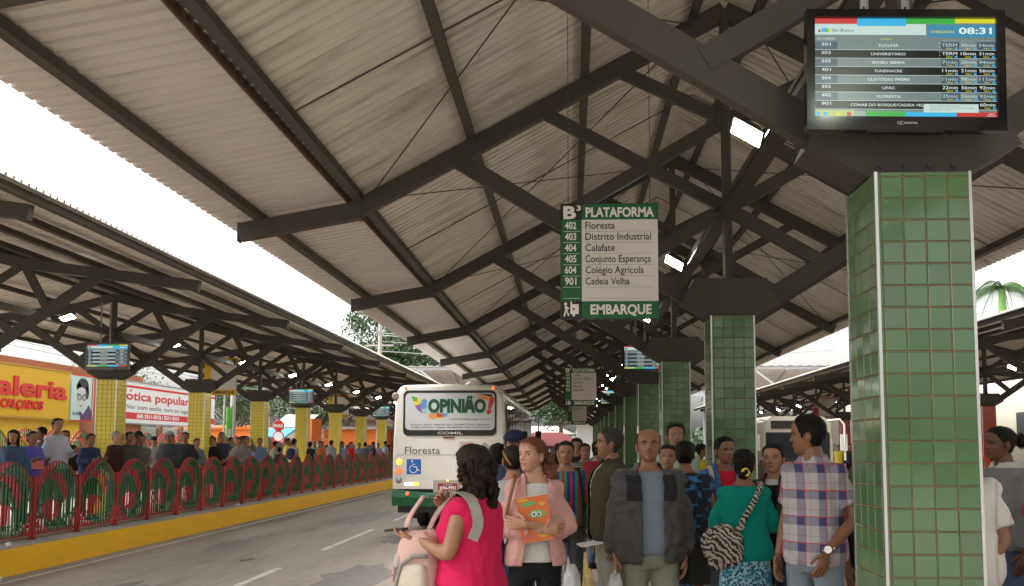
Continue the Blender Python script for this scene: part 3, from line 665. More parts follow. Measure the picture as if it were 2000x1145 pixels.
# ================================================================== BUS
BW = mat('bus_cream', (0.66, 0.64, 0.575), 0.25, coat=0.4, var=0.03, scale=2, dirt=(0.42, 0.38, 0.31, 0.62, 0.9), dscale=1.2)
BG = mat('bus_green', (0.012, 0.12, 0.045), 0.25, coat=0.4, var=0.1, scale=2, dirt=(0.05, 0.09, 0.05, 0.55, 0.85))
GLASS = mat('dark_glass', (0.015, 0.018, 0.02), 0.06, spec=0.8); RUB = mat('rubber', (0.015, 0.015, 0.015), 0.75, var=0.2); BLK = mat('black_paint', (0.012, 0.012, 0.012), 0.35)
def bus():
    L_, hw = 11.4, 1.30; Yb = 20.3
    rt = thing('city_bus', (-2.765, Yb, RZ), 'cream and green city bus seen from behind with OPINIÃO rear window advert', 'bus', rz=R(-0.4))
    def sec(y, s, z0=1.10, ztop=3.47, rc=0.24, taper=0.05, wi=1.0):
        p = []; w_ = hw * wi * s
        right = [(w_, z0), (w_ * 1.0, 1.9), (w_ - taper, ztop - rc * 1.3)]
        for i in range(1, 6):
            a = i / 5 * math.pi / 2; right.append((w_ - taper - rc + rc * math.cos(a), ztop - rc * 1.3 + rc * 1.25 * math.sin(a)))
        right.append((0.0, ztop + 0.015))
        pts = right + [(-x, z) for x, z in right[:-1]][::-1]
        return [Vector((x, y, z)) for x, z in pts]
    m = MB(); m.loft([sec(0.10, .93, ztop=3.40, rc=.3), sec(0.0, .95, ztop=3.40, rc=.3), sec(-.01, .955, ztop=3.41, rc=.3)][::-1][:1] + [sec(0.02, .975, ztop=3.44, rc=.3), sec(0.09, .995, ztop=3.47), sec(.25, 1.0), sec(L_ - .4, 1.0), sec(L_ - .1, .98), sec(L_, .93, ztop=3.4)])
    body = m.build('body', BW, rt)
    # green skirt / bumper: curved top line
    g = MB()
    def skirt(y, s, zb, zt):
        w_ = hw * s; n = 12; top = [(w_ - 2 * w_ * i / n, zt - 0.0) for i in range(n + 1)]
        return w_
    pts = []
    n = 14
    for i in range(n + 1):
        t = -1 + 2 * i / n; x = t * hw * 1.004; yy = -0.03 + 0.11 * abs(t) ** 6
        pts.append((x, yy, 1.11 - 0.10 * (1 - t * t), 0.70 + 0.03 * t * t))
    v = []; f = []
    for x, yy, zt, zb in pts: v += [(x, yy, zt), (x, yy - .02, zb + .2), (x, yy + .03, zb), (x, yy + .2, zb), (x, yy + 0.2, zt)]
    for i in range(n):
        for k in range(5):
            a = i * 5 + k; b = i * 5 + (k + 1) % 5; f.append((a, b, b + 5, a + 5))
    f += [(0, 1, 2, 3, 4), tuple(n * 5 + k for k in (4, 3, 2, 1, 0))]
    g.add(v, f); go = g.build('bumper', BG, rt); recalc(go.data)
    for s in (-1, 1):
        q = MB()
        for (a, b) in ((0.16, 2.9), (4.1, 8.2), (9.4, L_ - .05)): q.mm((s * hw * 1.0 - .015, a, .70), (s * hw * 1.0 + .006, b, 1.10))
        q.build('side_skirt', BG, rt)
    u = MB(); u.mm((-hw + .1, .25, .55), (hw - .1, L_ - .2, 1.12)); u.mm((-.5, .4, .42), (.5, 1.6, .56)); u.build('underbody', BLK, rt)
    # wheels
    for yw in (3.4, 9.0):
        for s in (-1, 1):
            wh = MB(); wd = .56 if yw < 5 else .28; xc = s * (hw - .04 - wd / 2)
            rg = []
            for (dx, r_) in ((-wd / 2, .34), (-wd / 2, .46), (-wd / 2 + .03, .5), (-.02, .5), (-.02, .43), (.02, .43), (.02, .5), (wd / 2 - .03, .5), (wd / 2, .46), (wd / 2, .34)):
                rg.append([Vector((xc + dx, yw + r_ * math.cos(a * math.pi / 12), .5 + r_ * math.sin(a * math.pi / 12))) for a in range(24)])
            wh.loft(rg); wo = wh.build('wheel', RUB, rt, smooth=False)
            rm = MB(); rm.loft([[Vector((xc + dx * wd / 2 * s, yw + r_ * math.cos(a * math.pi / 10), .5 + r_ * math.sin(a * math.pi / 10))) for a in range(20)] for dx, r_ in ((.6, .33), (.9, .30), (.8, .2), (1.02, .12), (1.05, .02))]); rm.build('rim', mat('wheel_rim', (.4, .4, .4), .4, .5), wo)
            fl = MB(); fl.box((s * (hw - .1), yw - .62, .45), (.35, .01, .45)); fl.build('mudflap', RUB, rt)
    # rear face print plane (local y just outside the slightly curved tail)
    F = lambda u, v, w_=0.0: (u, -0.0125 - w_, v)
    MT = [BLK, mat('advert_film', (0.50, 0.51, 0.52), 0.35, var=.05, scale=3), mat('advert_green', (0.012, 0.055, 0.022), 0.4), mat('ad_yellow', (.65, .5, .05), .4), mat('ad_purple', (.22, .09, .3), .4), mat('ad_blue', (.1, .25, .5), .4), mat('ad_red', (.5, .04, .03), .4), mat('ad_leaf', (.08, .32, .05), .4), mat('ad_orange', (.65, .25, .06), .4), mat('ad_text', (.12, .11, .11), .5), mat('ad_teal', (.25, .5, .45), .4)]
    r3 = lambda p, rr=.09, n=5: p
    def rrect(x0, z0, x1, z1, rc, y0, y1, mt, name, parent=rt, top=1.0):
        pl = []
        for cx_, cz_, a0 in ((x1 - rc, z1 - rc, 0), (x0 + rc, z1 - rc, 90), (x0 + rc, z0 + rc, 180), (x1 - rc, z0 + rc, 270)):
            for i in range(6): a = R(a0 + 18 * i); pl.append((cx_ + rc * math.cos(a), cz_ + rc * math.sin(a)))
        q = MB(); q.prism(pl, y0, y1); o = q.build(name, mt, parent); return o
    wn = rrect(-1.05, 2.30, 1.08, 3.33, .12, -.022, .03, BLK, 'rear_window')
    gl = rrect(-1.0, 2.43, 1.04, 3.27, .10, -.028, -.021, MT[1], 'advert_panel', wn)
    m = MB(); Fw = lambda u, v, w_=0.0: (u, -0.0285 - w_, v)
    pol = lambda p, mi, w_=.0006: m.add([Fw(a, b, w_) for a, b in p], [tuple(range(len(p)))], mi)
    # coloured map patches
    pol([(-.86, 3.21), (-.72, 3.16), (-.74, 3.08), (-.83, 3.10)], 7); pol([(-.83, 3.10), (-.74, 3.08), (-.64, 3.12), (-.66, 3.02), (-.78, 2.98)], 3); pol([(-.72, 3.16), (-.6, 3.14), (-.64, 3.12), (-.74, 3.08)], 3, .0008)
    pol([(-.78, 2.98), (-.66, 3.02), (-.64, 2.9), (-.72, 2.88)], 4); pol([(-.66, 3.02), (-.6, 3.14), (-.5, 3.12), (-.52, 2.92), (-.64, 2.9)], 5); pol([(-.72, 2.88), (-.64, 2.9), (-.58, 2.8), (-.66, 2.84)], 4, .0008); pol([(-.6, 2.9), (-.52, 2.92), (-.5, 2.8), (-.58, 2.8)], 10)
    pol([(-.46, 2.80), (-.3, 2.84), (-.26, 2.72), (-.34, 2.68), (-.46, 2.7)], 8); pol([(-.3, 2.84), (-.16, 2.82), (-.14, 2.72), (-.26, 2.72)], 6); pol([(-.16, 2.82), (-.02, 2.8), (-.06, 2.74), (-.14, 2.72)], 5); pol([(-.26, 2.72), (-.14, 2.72), (-.2, 2.67), (-.32, 2.68)], 3)
    pol([(.55, 3.26), (.98, 3.18), (.88, 3.08)], 8, .0004); pol([(.62, 3.26), (.98, 3.24), (.98, 3.18)], 0, .0005)
    put_text(m, 'OPINIÃO', -.50, 2.83, .29, 10, width=1.36, bold=.075, frame=lambda u, v, w_: Fw(u, v, .0012))
    put_text(m, 'OPINIÃO', -.48, 2.84, .28, 2, width=1.32, bold=.055, frame=lambda u, v, w_: Fw(u, v, .002)); put_text(m, '!', .84, 2.82, .34, 6, bold=.06, frame=lambda u, v, w_: Fw(u, v, .002), shear=.25)
    put_text(m, 'JORNAL', .55, 3.14, .035, 6, frame=lambda u, v, w_: Fw(u, v, .002), width=.3)
    put_text(m, 'O jornal de maior tiragem do estado', .02, 2.66, .045, 9, width=.94, frame=lambda u, v, w_: Fw(u, v, .002))
    put_text(m, 'Rio Branco - Quinari - Plácido de Castro - Acrelândia - Xapuri - Epitaciolândia', -.88, 2.535, .038, 9, width=1.82, bold=.01, frame=lambda u, v, w_: Fw(u, v, .002))
    put_text(m, 'Brasiléia - Porto Acre - Capixaba - Sena Madureira - Bujari - Cruzeiro do Sul', -.86, 2.475, .038, 9, width=1.78, bold=.01, frame=lambda u, v, w_: Fw(u, v, .002))
    m.build('advert_print', MT, wn)
    t = MB(); put_text(t, 'COMIL', -.26, 2.335, .055, 0, width=.58, bold=.02, frame=lambda u, v, w_: (u, -.0235, v)); t.build('maker_lettering', ALU, rt)
    t = MB(); put_text(t, 'Floresta', -1.0, 1.89, .165, 0, width=.80, bold=.0, frame=lambda u, v, w_: (u, -.0125, v)); t.build('route_lettering', MT[2], rt)
    # nested square and diamond emblems
    e = MB(); OR, GRn = 0, 1
    def sqline(cx_, cz_, s, mi, halfs, rot=0, w_=.012):
        c4 = [(cx_ + s * a, cz_ + s * b) for a, b in halfs]
        for a, b in zip(c4[:-1], c4[1:]): e.beam((a[0], -.012, a[1]), (b[0], -.012, b[1]), .003, w_, mi)
    for i, s in enumerate((.155, .125, .095, .065, .035)):
        sqline(.40, 2.0, s, GRn, [(-1, 1), (-1, -1), (.2, -1)]); sqline(.40, 2.0, s, OR, [(-1, 1), (1, 1), (1, -1), (.2, -1)])
    for i, s in enumerate((.17, .13, .09, .05)):
        sqline(.82, 1.98, s, GRn, [(-1, 0), (0, 1), (1, 0)]); sqline(.82, 1.98, s, GRn, [(-.7, -.15), (0, .55), (.7, -.15)])
    e.build('emblem', [mat('emblem_orange', (.5, .16, .07), .4), MT[2]], rt)
    sl = MB(); sl.mm((-1.2, -.0135, 1.865), (1.2, -.008, 1.873)); sl.mm((-1.2, -.0135, 1.28), (-1.194, -.008, 1.865)); sl.mm((-.87, -.012, 2.25), (.9, -.008, 2.256)); sl.build('panel_seam', mat('seam', (.2, .19, .17), .6), rt)
    # lights
    def lamp(x, z, r_, mt, name, y=-.02):
        q = MB(); q.loft([[Vector((x + rr * math.cos(a * math.pi / 10), yy, z + rr * math.sin(a * math.pi / 10))) for a in range(20)] for rr, yy in ((r_ * 1.12, y + .03), (r_ * 1.12, y + .006))]); o = q.build(name, mat('lamp_bezel', (.25, .25, .24), .3, .5), rt)
        p = MB(); p.loft([[Vector((x + rr * math.cos(a * math.pi / 10), yy, z + rr * math.sin(a * math.pi / 10))) for a in range(20)] for rr, yy in ((r_, y + .006), (r_ * .93, y - .006), (r_ * .6, y - .014), (r_ * .1, y - .017))]); p.build('lens', mt, o)
    AM = mat('amber_glow', (.8, .4, .02), .2, emit=(1, .5, .03), es=1.6); RD = mat('red_glow', (.7, .04, .01), .2, emit=(1, .09, .02), es=1.1); CLR = mat('clear_lens', (.35, .36, .36), .1, .3)  # emission also paints camera flash glinting back from lenses and amber reflectors
    for s in (-1, 1):
        xx = s * 1.13; lamp(xx, 1.71, .068, AM, 'turn_light'); lamp(xx, 1.50, .068, RD, 'brake_light'); lamp(xx, 1.30, .065, CLR, 'reversing_light')
        lamp(s * 1.0, 3.385, .034, RD, 'top_marker_light', y=-.018); lamp(s * .93, 1.0, .04, RD, 'bumper_marker_light', y=-.05)
        q = MB(); q.mm((s * .83 - .17, -.018, 1.175), (s * .83 + .04, -.01, 1.245)); q.build('reflector_white', mat('refl_flash_glow', (.9, .9, .85), .2, emit=(1, 1, .9), es=.7), rt)  # no lamp: glow paints the flash thrown back by the white reflector
        q = MB(); q.mm((s * .83 + .04, -.018, 1.175), (s * .83 + .15, -.01, 1.245)); q.build('reflector_amber', AM, rt)
    q = MB(); q.mm((-.13, -.03, 2.245), (.13, -.008, 2.275)); q.build('high_brake_light', mat('dull_red', (.16, .01, .01), .3), rt)
    # accessibility symbol
    q = MB(); q.mm((-.96, -.0135, 1.43), (-.63, -.009, 1.77)); so = q.build('access_sticker', mat('access_blue', (.01, .12, .42), .35), rt)
    q = MB(); Y_ = -.0142
    def seg(a, b, w_=.022): q.beam((a[0], Y_, a[1]), (b[0], Y_, b[1]), .0012, w_)
    q.add([(-.83 + .022 * math.cos(a * math.pi / 6), Y_ - .0006, 1.722 + .022 * math.sin(a * math.pi / 6)) for a in range(12)], [tuple(range(12))])
    seg((-.825, 1.70), (-.815, 1.60)); seg((-.815, 1.60), (-.735, 1.60)); seg((-.735, 1.60), (-.71, 1.515)); seg((-.71, 1.515), (-.67, 1.525)); seg((-.82, 1.655), (-.76, 1.655), .016)
    for i in range(13):
        a0, a1 = R(110 + 19 * i), R(110 + 19 * (i + 1)); seg((-.805 + .085 * math.cos(a0), 1.55 + .085 * math.sin(a0)), (-.805 + .085 * math.cos(a1), 1.55 + .085 * math.sin(a1)), .018)
    q.build('access_symbol', mat('pure_white', (.8, .8, .8), .4), so)
    # number plate in its recess, bumper lettering
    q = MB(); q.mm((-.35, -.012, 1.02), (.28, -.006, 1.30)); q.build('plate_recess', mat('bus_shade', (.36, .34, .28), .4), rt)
    q = MB(); q.mm((-.24, -.022, 1.075), (.20, -.013, 1.225)); po = q.build('number_plate', mat('plate_red', (.22, .012, .02), .35), rt)
    q = MB(); put_text(q, 'JHN-9951', -.02, 1.09, .075, 0, width=.38, align='C', bold=.03, frame=lambda u, v, w_: (u, -.0228, v)); put_text(q, 'AC - RIO BRANCO', -.02, 1.185, .022, 0, width=.22, align='C', bold=.01, frame=lambda u, v, w_: (u, -.0228, v)); q.build('plate_lettering', WHITEM, po)
    q = MB(); q.mm((-.42, -.062, .855), (.52, -.045, .955)); bo = q.build('badge_strip', BLK, rt)
    q = MB(); put_text(q, 'Mercedes-Benz', -.39, .877, .058, 0, width=.88, bold=.0, frame=lambda u, v, w_: (u, -.0632, v)); q.build('badge_lettering', mat('badge_dim', (.3, .3, .28), .4), bo)
    lamp(-.02, 1.285, .018, AM, 'plate_light', y=-.02)
    # side windows
    for s in (-1, 1):
        y = .35
        for i in range(10):
            wl = 1.0
            q = MB(); q.mm((s * (hw - .012) - .01, y, 2.02), (s * (hw - .012) + .016, y + wl, 3.02)); wo = q.build('side_window', GLASS, rt)
            q = MB(); q.mm((s * (hw + .006) - .004, y + wl * .47, 2.02), (s * (hw + .006) + .006, y + wl * .53, 3.02)); q.mm((s * (hw + .006) - .004, y, 2.64), (s * (hw + .006) + .006, y + wl * .47, 2.67)); q.build('window_bar', BLK, wo)
            y += 1.08
        q = MB(); q.mm((s * hw - .004, .2, 3.09), (s * hw + .006, L_ - .3, 3.12)); q.mm((s * hw - .004, .2, 1.86), (s * hw + .007, L_ - .3, 1.885)); q.build('rub_rail', mat('seam', (.2, .19, .17), .6), rt)
    for s in (-1, 1):
        q = MB(); q.tube([(s * hw, L_ - .5, 3.0), (s * (hw + .25), L_ - .2, 2.9), (s * (hw + .25), L_ - .15, 2.6)], .02, 6); q.box((s * (hw + .24), L_ - .15, 2.42), (.2, .08, .36)); q.build('wing_mirror', BLK, rt)
    q = MB(); q.loft([[Vector((-hw + .07 + rr * math.cos(a * math.pi / 8), yy, 3.2 + rr * math.sin(a * math.pi / 8))) for a in range(16)] for rr, yy in ((.09, .12), (.09, .0), (.06, -.02), (.02, -.02))]); q.build('roof_vent', mat('vent_brown', (.2, .15, .11), .5), rt)
bus()
# ================================================================== PEOPLE
DG_SCENE = SC
def vox(mb, size, smooth=4, name='cloth'):
    me = mb.mesh('tmp', []); o = bpy.data.objects.new('tmp', me); COL.objects.link(o)
    m = o.modifiers.new('r', 'REMESH'); m.mode = 'VOXEL'; m.voxel_size = size; m.use_smooth_shade = True
    if smooth:
        s = o.modifiers.new('s', 'SMOOTH'); s.iterations = smooth; s.factor = 0.5
    dg = bpy.context.evaluated_depsgraph_get(); res = bpy.data.meshes.new_from_object(o.evaluated_get(dg), depsgraph=dg)
    bpy.data.objects.remove(o); bpy.data.meshes.remove(me); res.name = name; return res
def displace(me, amp, f1=(7, 7, 13), f2=24, seed=0.0, zlo=None):
    n = len(me.vertices); co = np.empty(n * 3, 'f'); no = np.empty(n * 3, 'f'); me.vertices.foreach_get('co', co); me.vertices.foreach_get('normal', no)
    co = co.reshape(-1, 3); no = no.reshape(-1, 3); d = np.empty(n, 'f')
    N = noise.noise
    for i in range(n):
        x, y, z = co[i]
        w0 = N((x * 3 + seed, y * 3, z * 3))
        a = N((x * f1[0] + seed + w0, y * f1[1], z * f1[2] + 5 * x + 2 * w0)); b_ = N((x * 15 + seed, y * 15 + 3, z * 7 - 9 * x))
        d[i] = (1 - abs(a) * 2.6) * 0.75 + (0.7 - abs(b_) * 2.4) * .45 + 0.3 * N((x * f2 + seed, y * f2, z * f2))
    co += no * (d * amp)[:, None]; me.vertices.foreach_set('co', co.ravel()); me.update()

# head as a function of angle (0 = face, +a towards the person's left = +x) and height above the chin
_Z = [0.0, .012, .03, .052, .075, .095, .112, .13, .15, .17, .19, .205, .217, .224, .2265]
_W = [.022, .038, .050, .058, .064, .069, .072, .0745, .0755, .0745, .070, .060, .043, .022, .004]
_F = [.066, .079, .083, .084, .084, .084, .083, .088, .089, .086, .076, .061, .040, .020, .003]
_B = [.005, .018, .040, .060, .076, .090, .098, .102, .104, .101, .092, .076, .053, .028, .004]
def _sm(x, xs, ys): return float(np.interp(x, xs, ys))
def head_pt(a, z, off=0.0, feat=True):
    w_, f, b = _sm(z, _Z, _W), _sm(z, _Z, _F), _sm(z, _Z, _B)
    ca, sa = math.cos(a), math.sin(a); e = 0.88 if ca > 0 else 0.95
    x = (w_ + off) * (abs(sa) ** e) * (1 if sa >= 0 else -1)
    y = -(f + off) * (abs(ca) ** e) if ca > 0 else (b + off) * (abs(ca) ** e)
    if feat and ca > 0:
        g = lambda u, s: math.exp(-(u / s) ** 2)
        nz = 0
        if 0.070 < z < 0.128: t = (0.128 - z) / 0.046; nz = 0.023 * min(1, max(0, t)) * (1 if z > 0.082 else max(0, (z - .070) / .012)) * g(x, .0125)
        y -= nz
        y += 0.0085 * (g(x - .031, .016) + g(x + .031, .016)) * g(z - .112, .010)
        y -= 0.0035 * g(z - .128, .008) * g(abs(x) - .025, .03)
        y -= 0.0055 * g(z - .056, .0055) * g(x, .020) + 0.0055 * g(z - .044, .006) * g(x, .018)
        y += 0.0040 * g(z - .050, .0022) * g(x, .022)
        y -= 0.005 * g(z - .018, .012) * g(x, .018)
        y -= 0.0040 * (g(x - .042, .016) + g(x + .042, .016)) * g(z - .082, .016)
        y += 0.0025 * g(z - .034, .005) * g(x, .02)
    return Vector((x, y, z))
def head_mb(na, nz, female=False, fat=1.0):
    m = MB(); zs = [0.2265 * (0.5 - 0.5 * math.cos(math.pi * (j / nz))) if False else 0.2265 * (j / nz) for j in range(nz + 1)]
    rings = []
    for z in zs:
        r_ = []
        for i in range(na):
            t = 2 * math.pi * i / na; a = t - 0.35 * math.sin(t) * 1.0
            p = head_pt(a, z); p.x *= fat; r_.append(p)
        rings.append(r_)
    m.loft(rings)
    for s in (-1, 1):
        m.ball((s * 0.077, 0.012, 0.100), (0.010, 0.019, 0.031), 0, 8, 6); m.ball((s * 0.0775, 0.006, 0.078), (0.008, 0.010, 0.012), 0, 6, 4)
    # lips
    m.add([(x, head_pt(math.asin(max(-1, min(1, x / .058))) * .9, z).y - .0032, z) for z, ww in ((.061, .006), (.0565, .021), (.0505, .026)) for x in [ww * t / 4 for t in range(-4, 5)]], [(r_ * 9 + i, r_ * 9 + i + 1, r_ * 9 + i + 10, r_ * 9 + i + 9) for r_ in range(2) for i in range(8)], 1)
    m.add([(x, head_pt(math.asin(max(-1, min(1, x / .058))) * .9, z).y - .0032, z) for z, ww in ((.0495, .025), (.044, .019), (.039, .007)) for x in [ww * t / 4 for t in range(-4, 5)]], [(r_ * 9 + i, r_ * 9 + i + 1, r_ * 9 + i + 10, r_ * 9 + i + 9) for r_ in range(2) for i in range(8)], 1)
    for s in (-1, 1): m.ball((s * .006, -.1035 + .0, .077), (.0035, .003, .0022), 2, 6, 4)
    return m
HL = ([0, .55, .95, 1.15, 1.3, 1.62, 1.8, 2.2, math.pi], [.185, .180, .160, .120, .085, .118, .060, .022, .012])
def hair_shell(style, na=44, nz=30, thick=.013, seed=0.0, hl=None, amp=1.0, recede=0.0):
    m = MB(); rings = []; keep = []
    H_ = hl or HL
    for j in range(nz + 1):
        z = 0.008 + (0.2265 - .008) * j / nz; r_ = []; kk = []
        for i in range(na):
            a = 2 * math.pi * i / na; aa = a if a <= math.pi else 2 * math.pi - a
            h_ = float(np.interp(aa, H_[0], H_[1])) + (recede * max(0, 1 - aa / 1.3)); k = (z - h_) / 0.02; e = min(1, max(0, k)); e = e * e * (3 - 2 * e)
            rag = (noise.noise((a * 7 + seed, z * 20, seed)) + .8 * noise.noise((a * 23 + seed, z * 50, seed))) * .010
            off = -0.004 + (thick + .004) * e * (1 + .25 * noise.noise((a * 5, z * 30, seed))) + amp * .0035 * noise.noise((a * 22, z * 26, seed)) * e
            p = head_pt(a, z, off, feat=False)
            if z > .2: p.z += (thick * .9 + amp * .003 * noise.noise((p.x * 90, p.y * 90, seed))) * min(1, (z - .2) / .024) * e
            r_.append(p); kk.append(z > h_ - .004 + rag)
        rings.append(r_); keep.append(kk)
    v = [p for r_ in rings for p in r_]; f = []
    for j in range(nz):
        for i in range(na):
            if keep[j][i] and keep[j][(i + 1) % na]:
                f.append((j * na + i, j * na + (i + 1) % na, (j + 1) * na + (i + 1) % na, (j + 1) * na + i))
    f.append(tuple(nz * na + i for i in range(na)))
    m.add(v, f); return m
def strand_lump(m, c, r, seed=0.0, f=30, amp=.12, nu=22, nv=16, vert=1.0):
    b = MB(); b.ball((0, 0, 0), 1.0, 0, nu, nv)
    v = []
    for p in b.v:
        q = Vector(p); k = 1 + amp * noise.noise((q.x * 4 + seed, q.y * 4, q.z * 2.2 * vert)) + amp * .7 * noise.noise((q.x * 11 + seed, q.y * 11, q.z * 4 * vert)); v.append((c[0] + q.x * r[0] * k, c[1] + q.y * r[1] * k, c[2] + q.z * r[2] * k))
    m.add(v, b.f)

def skinm(name, c): return mat('skin_' + name, c, 0.46, var=0.17, scale=22, bump=0.16, bscale=90, spec=.4)
SK = dict(light=skinm('light', (.50, .27, .18)), tan=skinm('tan', (.34, .17, .095)), brown=skinm('brown', (.235, .108, .058)), deep=skinm('deep', (.13, .055, .03)), olive=skinm('olive', (.24, .115, .062)))
LIP = {k: mat('lip_' + k, tuple(a * b for a, b in zip(c, (.92, .70, .68))), .35) for k, c in dict(light=(.45, .18, .15), tan=(.29, .115, .085), brown=(.19, .075, .055), deep=(.11, .04, .03), olive=(.20, .08, .058)).items()}
NOS = mat('nostril', (.05, .02, .015), .7)
def hairm(name, c): return mat('hair_' + name, c, 0.55, var=0.45, scale=60, bump=1.0, bscale=110, stretch=(1.0, 1.0, .10), spec=.22)
HM = dict(black=hairm('black', (.008, .006, .005)), dark=hairm('dark', (.018, .010, .007)), brown=hairm('brown', (.05, .02, .012)), auburn=hairm('auburn', (.17, .06, .03)), grey=hairm('grey', (.05, .047, .043)), white=hairm('white', (.26, .25, .24)), redbrown=hairm('redbrown', (.085, .025, .014)))
EYEW = mat('eye_white', (.22, .19, .17), .35); EYED = mat('eye_dark', (.02, .011, .007), .15); LASH = mat('lash', (.015, .01, .008), .7)
def cloth(name, c, rough=.85, var=.12, scale=5, bump=.5, bscale=16, **k): return mat('cloth_' + name, c, rough, var=var, scale=scale, bump=bump, bscale=bscale, spec=.25, **k)

def torso_rings(g, fem, zlo, zhi, off=0.0, loose=0.0, chest=1.0, belly=0.0, n=28):
    tab = [(.78, .085, .085, 0), (.84, .155, .115, .005), (.90, .172 if not fem else .178, .122, .008), (.97, .160, .110, .004), (1.03, .148 if not fem else .132, .102, .0), (1.10, .148 if not fem else .130, .102, -.002), (1.18, .158 if not fem else .142, .112, -.006),
           (1.26, .170 if not fem else .152, .120, -.006), (1.33, .176 if not fem else .156, .112, .0), (1.38, .165 if not fem else .147, .094, .006), (1.415, .118, .076, .012), (1.445, .072, .062, .014), (1.475, .056, .056, .012), (1.52, .052, .054, .006)]
    zs = [t[0] for t in tab]; out_ = []
    steps = max(3, int((zhi - zlo) / .028))
    for i in range(steps + 1):
        z = zlo + (zhi - zlo) * i / steps
        w_, d, c = (float(np.interp(z, zs, [t[k] for t in tab])) for k in (1, 2, 3))
        bod = min(1, max(0, (1.43 - z) / .06))
        gg = 1 + (g - 1) * bod; w_ *= gg; d *= 1 + (g - 1) * 1.5 * bod
        bl = belly * math.exp(-((z - 1.02) / .13) ** 2); 
        lo = loose * math.exp(-((z - 1.02) / .16) ** 2)
        w_ += off * (0.35 + .65 * bod) + lo + bl * .5; d += off * (0.35 + .65 * bod) + lo
        r_ = []
        for k in range(n):
            a = 2 * math.pi * k / n; sa, ca = math.sin(a), math.cos(a); e = .82
            yy = -d * abs(ca) ** e if ca > 0 else d * abs(ca) ** e
            if ca > 0: yy -= bl * ca
            r_.append(Vector((w_ * abs(sa) ** e * (1 if sa > 0 else -1), c + yy, z)))
        out_.append(r_)
    return out_
def bezier(pts, n=7):
    a, b, c = [Vector(p) for p in pts]; o = []
    for i in range(n): o.append(a.lerp(b, i / n))
    for i in range(n + 1): o.append(b.lerp(c, i / n))
    return o
def arm_tube(m, sh, el, wr, r, upto=2.0, g=1.0, start=0.0, n=12):
    """r: radii at shoulder, mid-upper, elbow, forearm, wrist"""
    pts = bezier((sh, el, wr), 8); N = len(pts) - 1; rr = []; pp = []
    for i, p in enumerate(pts):
        t = 2.0 * i / N
        if t > upto + 1e-6 or t < start - 1e-6: continue
        q = p.copy()
        if 0.7 < t < 1.3:  # round the elbow
            j = i; q = (pts[max(0, i - 1)] + pts[i] * 2 + pts[min(N, i + 1)]) / 4
        pp.append(q); rr.append(float(np.interp(t, [0, .5, 1, 1.35, 2], r)))
    m.tube(pp, rr, n)
def hand_mb(m, wr, d, pn, side, curl=.35, spread=.10, s=1.0, thumb=1.0):
    """wrist point, direction of fingers, palm normal; side +1 thumb on d x pn ... all fingers unequal"""
    d = Vector(d).normalized(); pn = Vector(pn); pn = (pn - d * pn.dot(d)).normalized(); t = d.cross(pn) * side; wr = Vector(wr)
    rings = []
    for u, hw_, ht in ((-.012, .024, .019), (.015, .027, .018), (.045, .038, .017), (.075, .042, .015), (.092, .040, .012)):
        r_ = []
        for k in range(12):
            a = 2 * math.pi * k / 12; r_.append(wr + d * u * s + t * math.cos(a) * hw_ * s + pn * math.sin(a) * ht * s)
        rings.append(r_)
    m.loft(rings)
    fl = [(.030, .072, .0088, .03), (.0105, .080, .0092, .01), (-.010, .075, .0088, -.01), (-.029, .058, .0076, -.035)]
    for off, L_, r_, sp in fl:
        p = wr + (d * .088 + t * off) * s; dd = (d + t * sp * spread * 10).normalized(); pts = [p - dd * .012 * s, p]; rad = [r_ * 1.05 * s, r_ * 1.02 * s]
        c = curl
        for seg_, fr in enumerate((.45, .32, .23)):
            ang = c * (0.75, 1.25, 1.1)[seg_]; dd = (dd * math.cos(ang) + pn * math.sin(ang)).normalized()
            if seg_ == 0: pass
            p = p + dd * L_ * fr * s; pts.append(p); rad.append(r_ * (.95, .86, .68)[seg_] * s)
        m.tube(pts, rad, 8)
    p = wr + (d * .022 + t * .030) * s; d1 = (d * .62 + t * .62 * thumb + pn * .35).normalized(); d2 = (d * .9 + t * .12 * thumb + pn * .40).normalized(); pts = [p - d1 * .015 * s, p, p + d1 * .032 * s]; pts.append(pts[-1] + d2 * .026 * s); pts.append(pts[-1] + d2 * .020 * s)
    m.tube(pts, [.014 * s, .014 * s, .0115 * s, .0105 * s, .0075 * s], 8)

ARM = {
 'hang': lambda s: ((s * .215, .045, 1.11), (s * .225, -.03, .865), (0, -.18, -1), (-s * 1, 0, 0)),
 'cross': lambda s: ((s * .222, -.035, 1.115), (-s * .055, -.215 - .035 * (s > 0), 1.135 + .02 * s), (-s * 1, .25, .08), (0, 1, .1)),
 'pocket': lambda s: ((s * .265, .07, 1.13), (s * .185, -.06, .93), (-s * .15, -.1, -1), (-s, .2, 0)),
 'phone': lambda s: ((s * .235, -.01, 1.12), (s * .12, -.27, 1.16), (-s * .3, -.8, .35), (0, .3, 1)),
 'chin': lambda s: ((s * .23, -.06, 1.13), (s * .07, -.20, 1.34), (-s * .3, -.2, .6), (-s * .2, .8, 0)),
 'clasp': lambda s: ((s * .235, .0, 1.12), (s * .05, -.20, .97), (-s * 1, -.1, -.3), (0, 1, 0)),
 'up': lambda s: ((s * .25, -.16, 1.30), (s * .13, -.17, 1.50), (-s * .3, -.1, .9), (-s * .5, .4, 0)),
 'bag': lambda s: ((s * .225, .03, 1.11), (s * .21, -.10, .89), (0, -.3, -1), (-s, 0, 0)),
}
EYES_ON = True
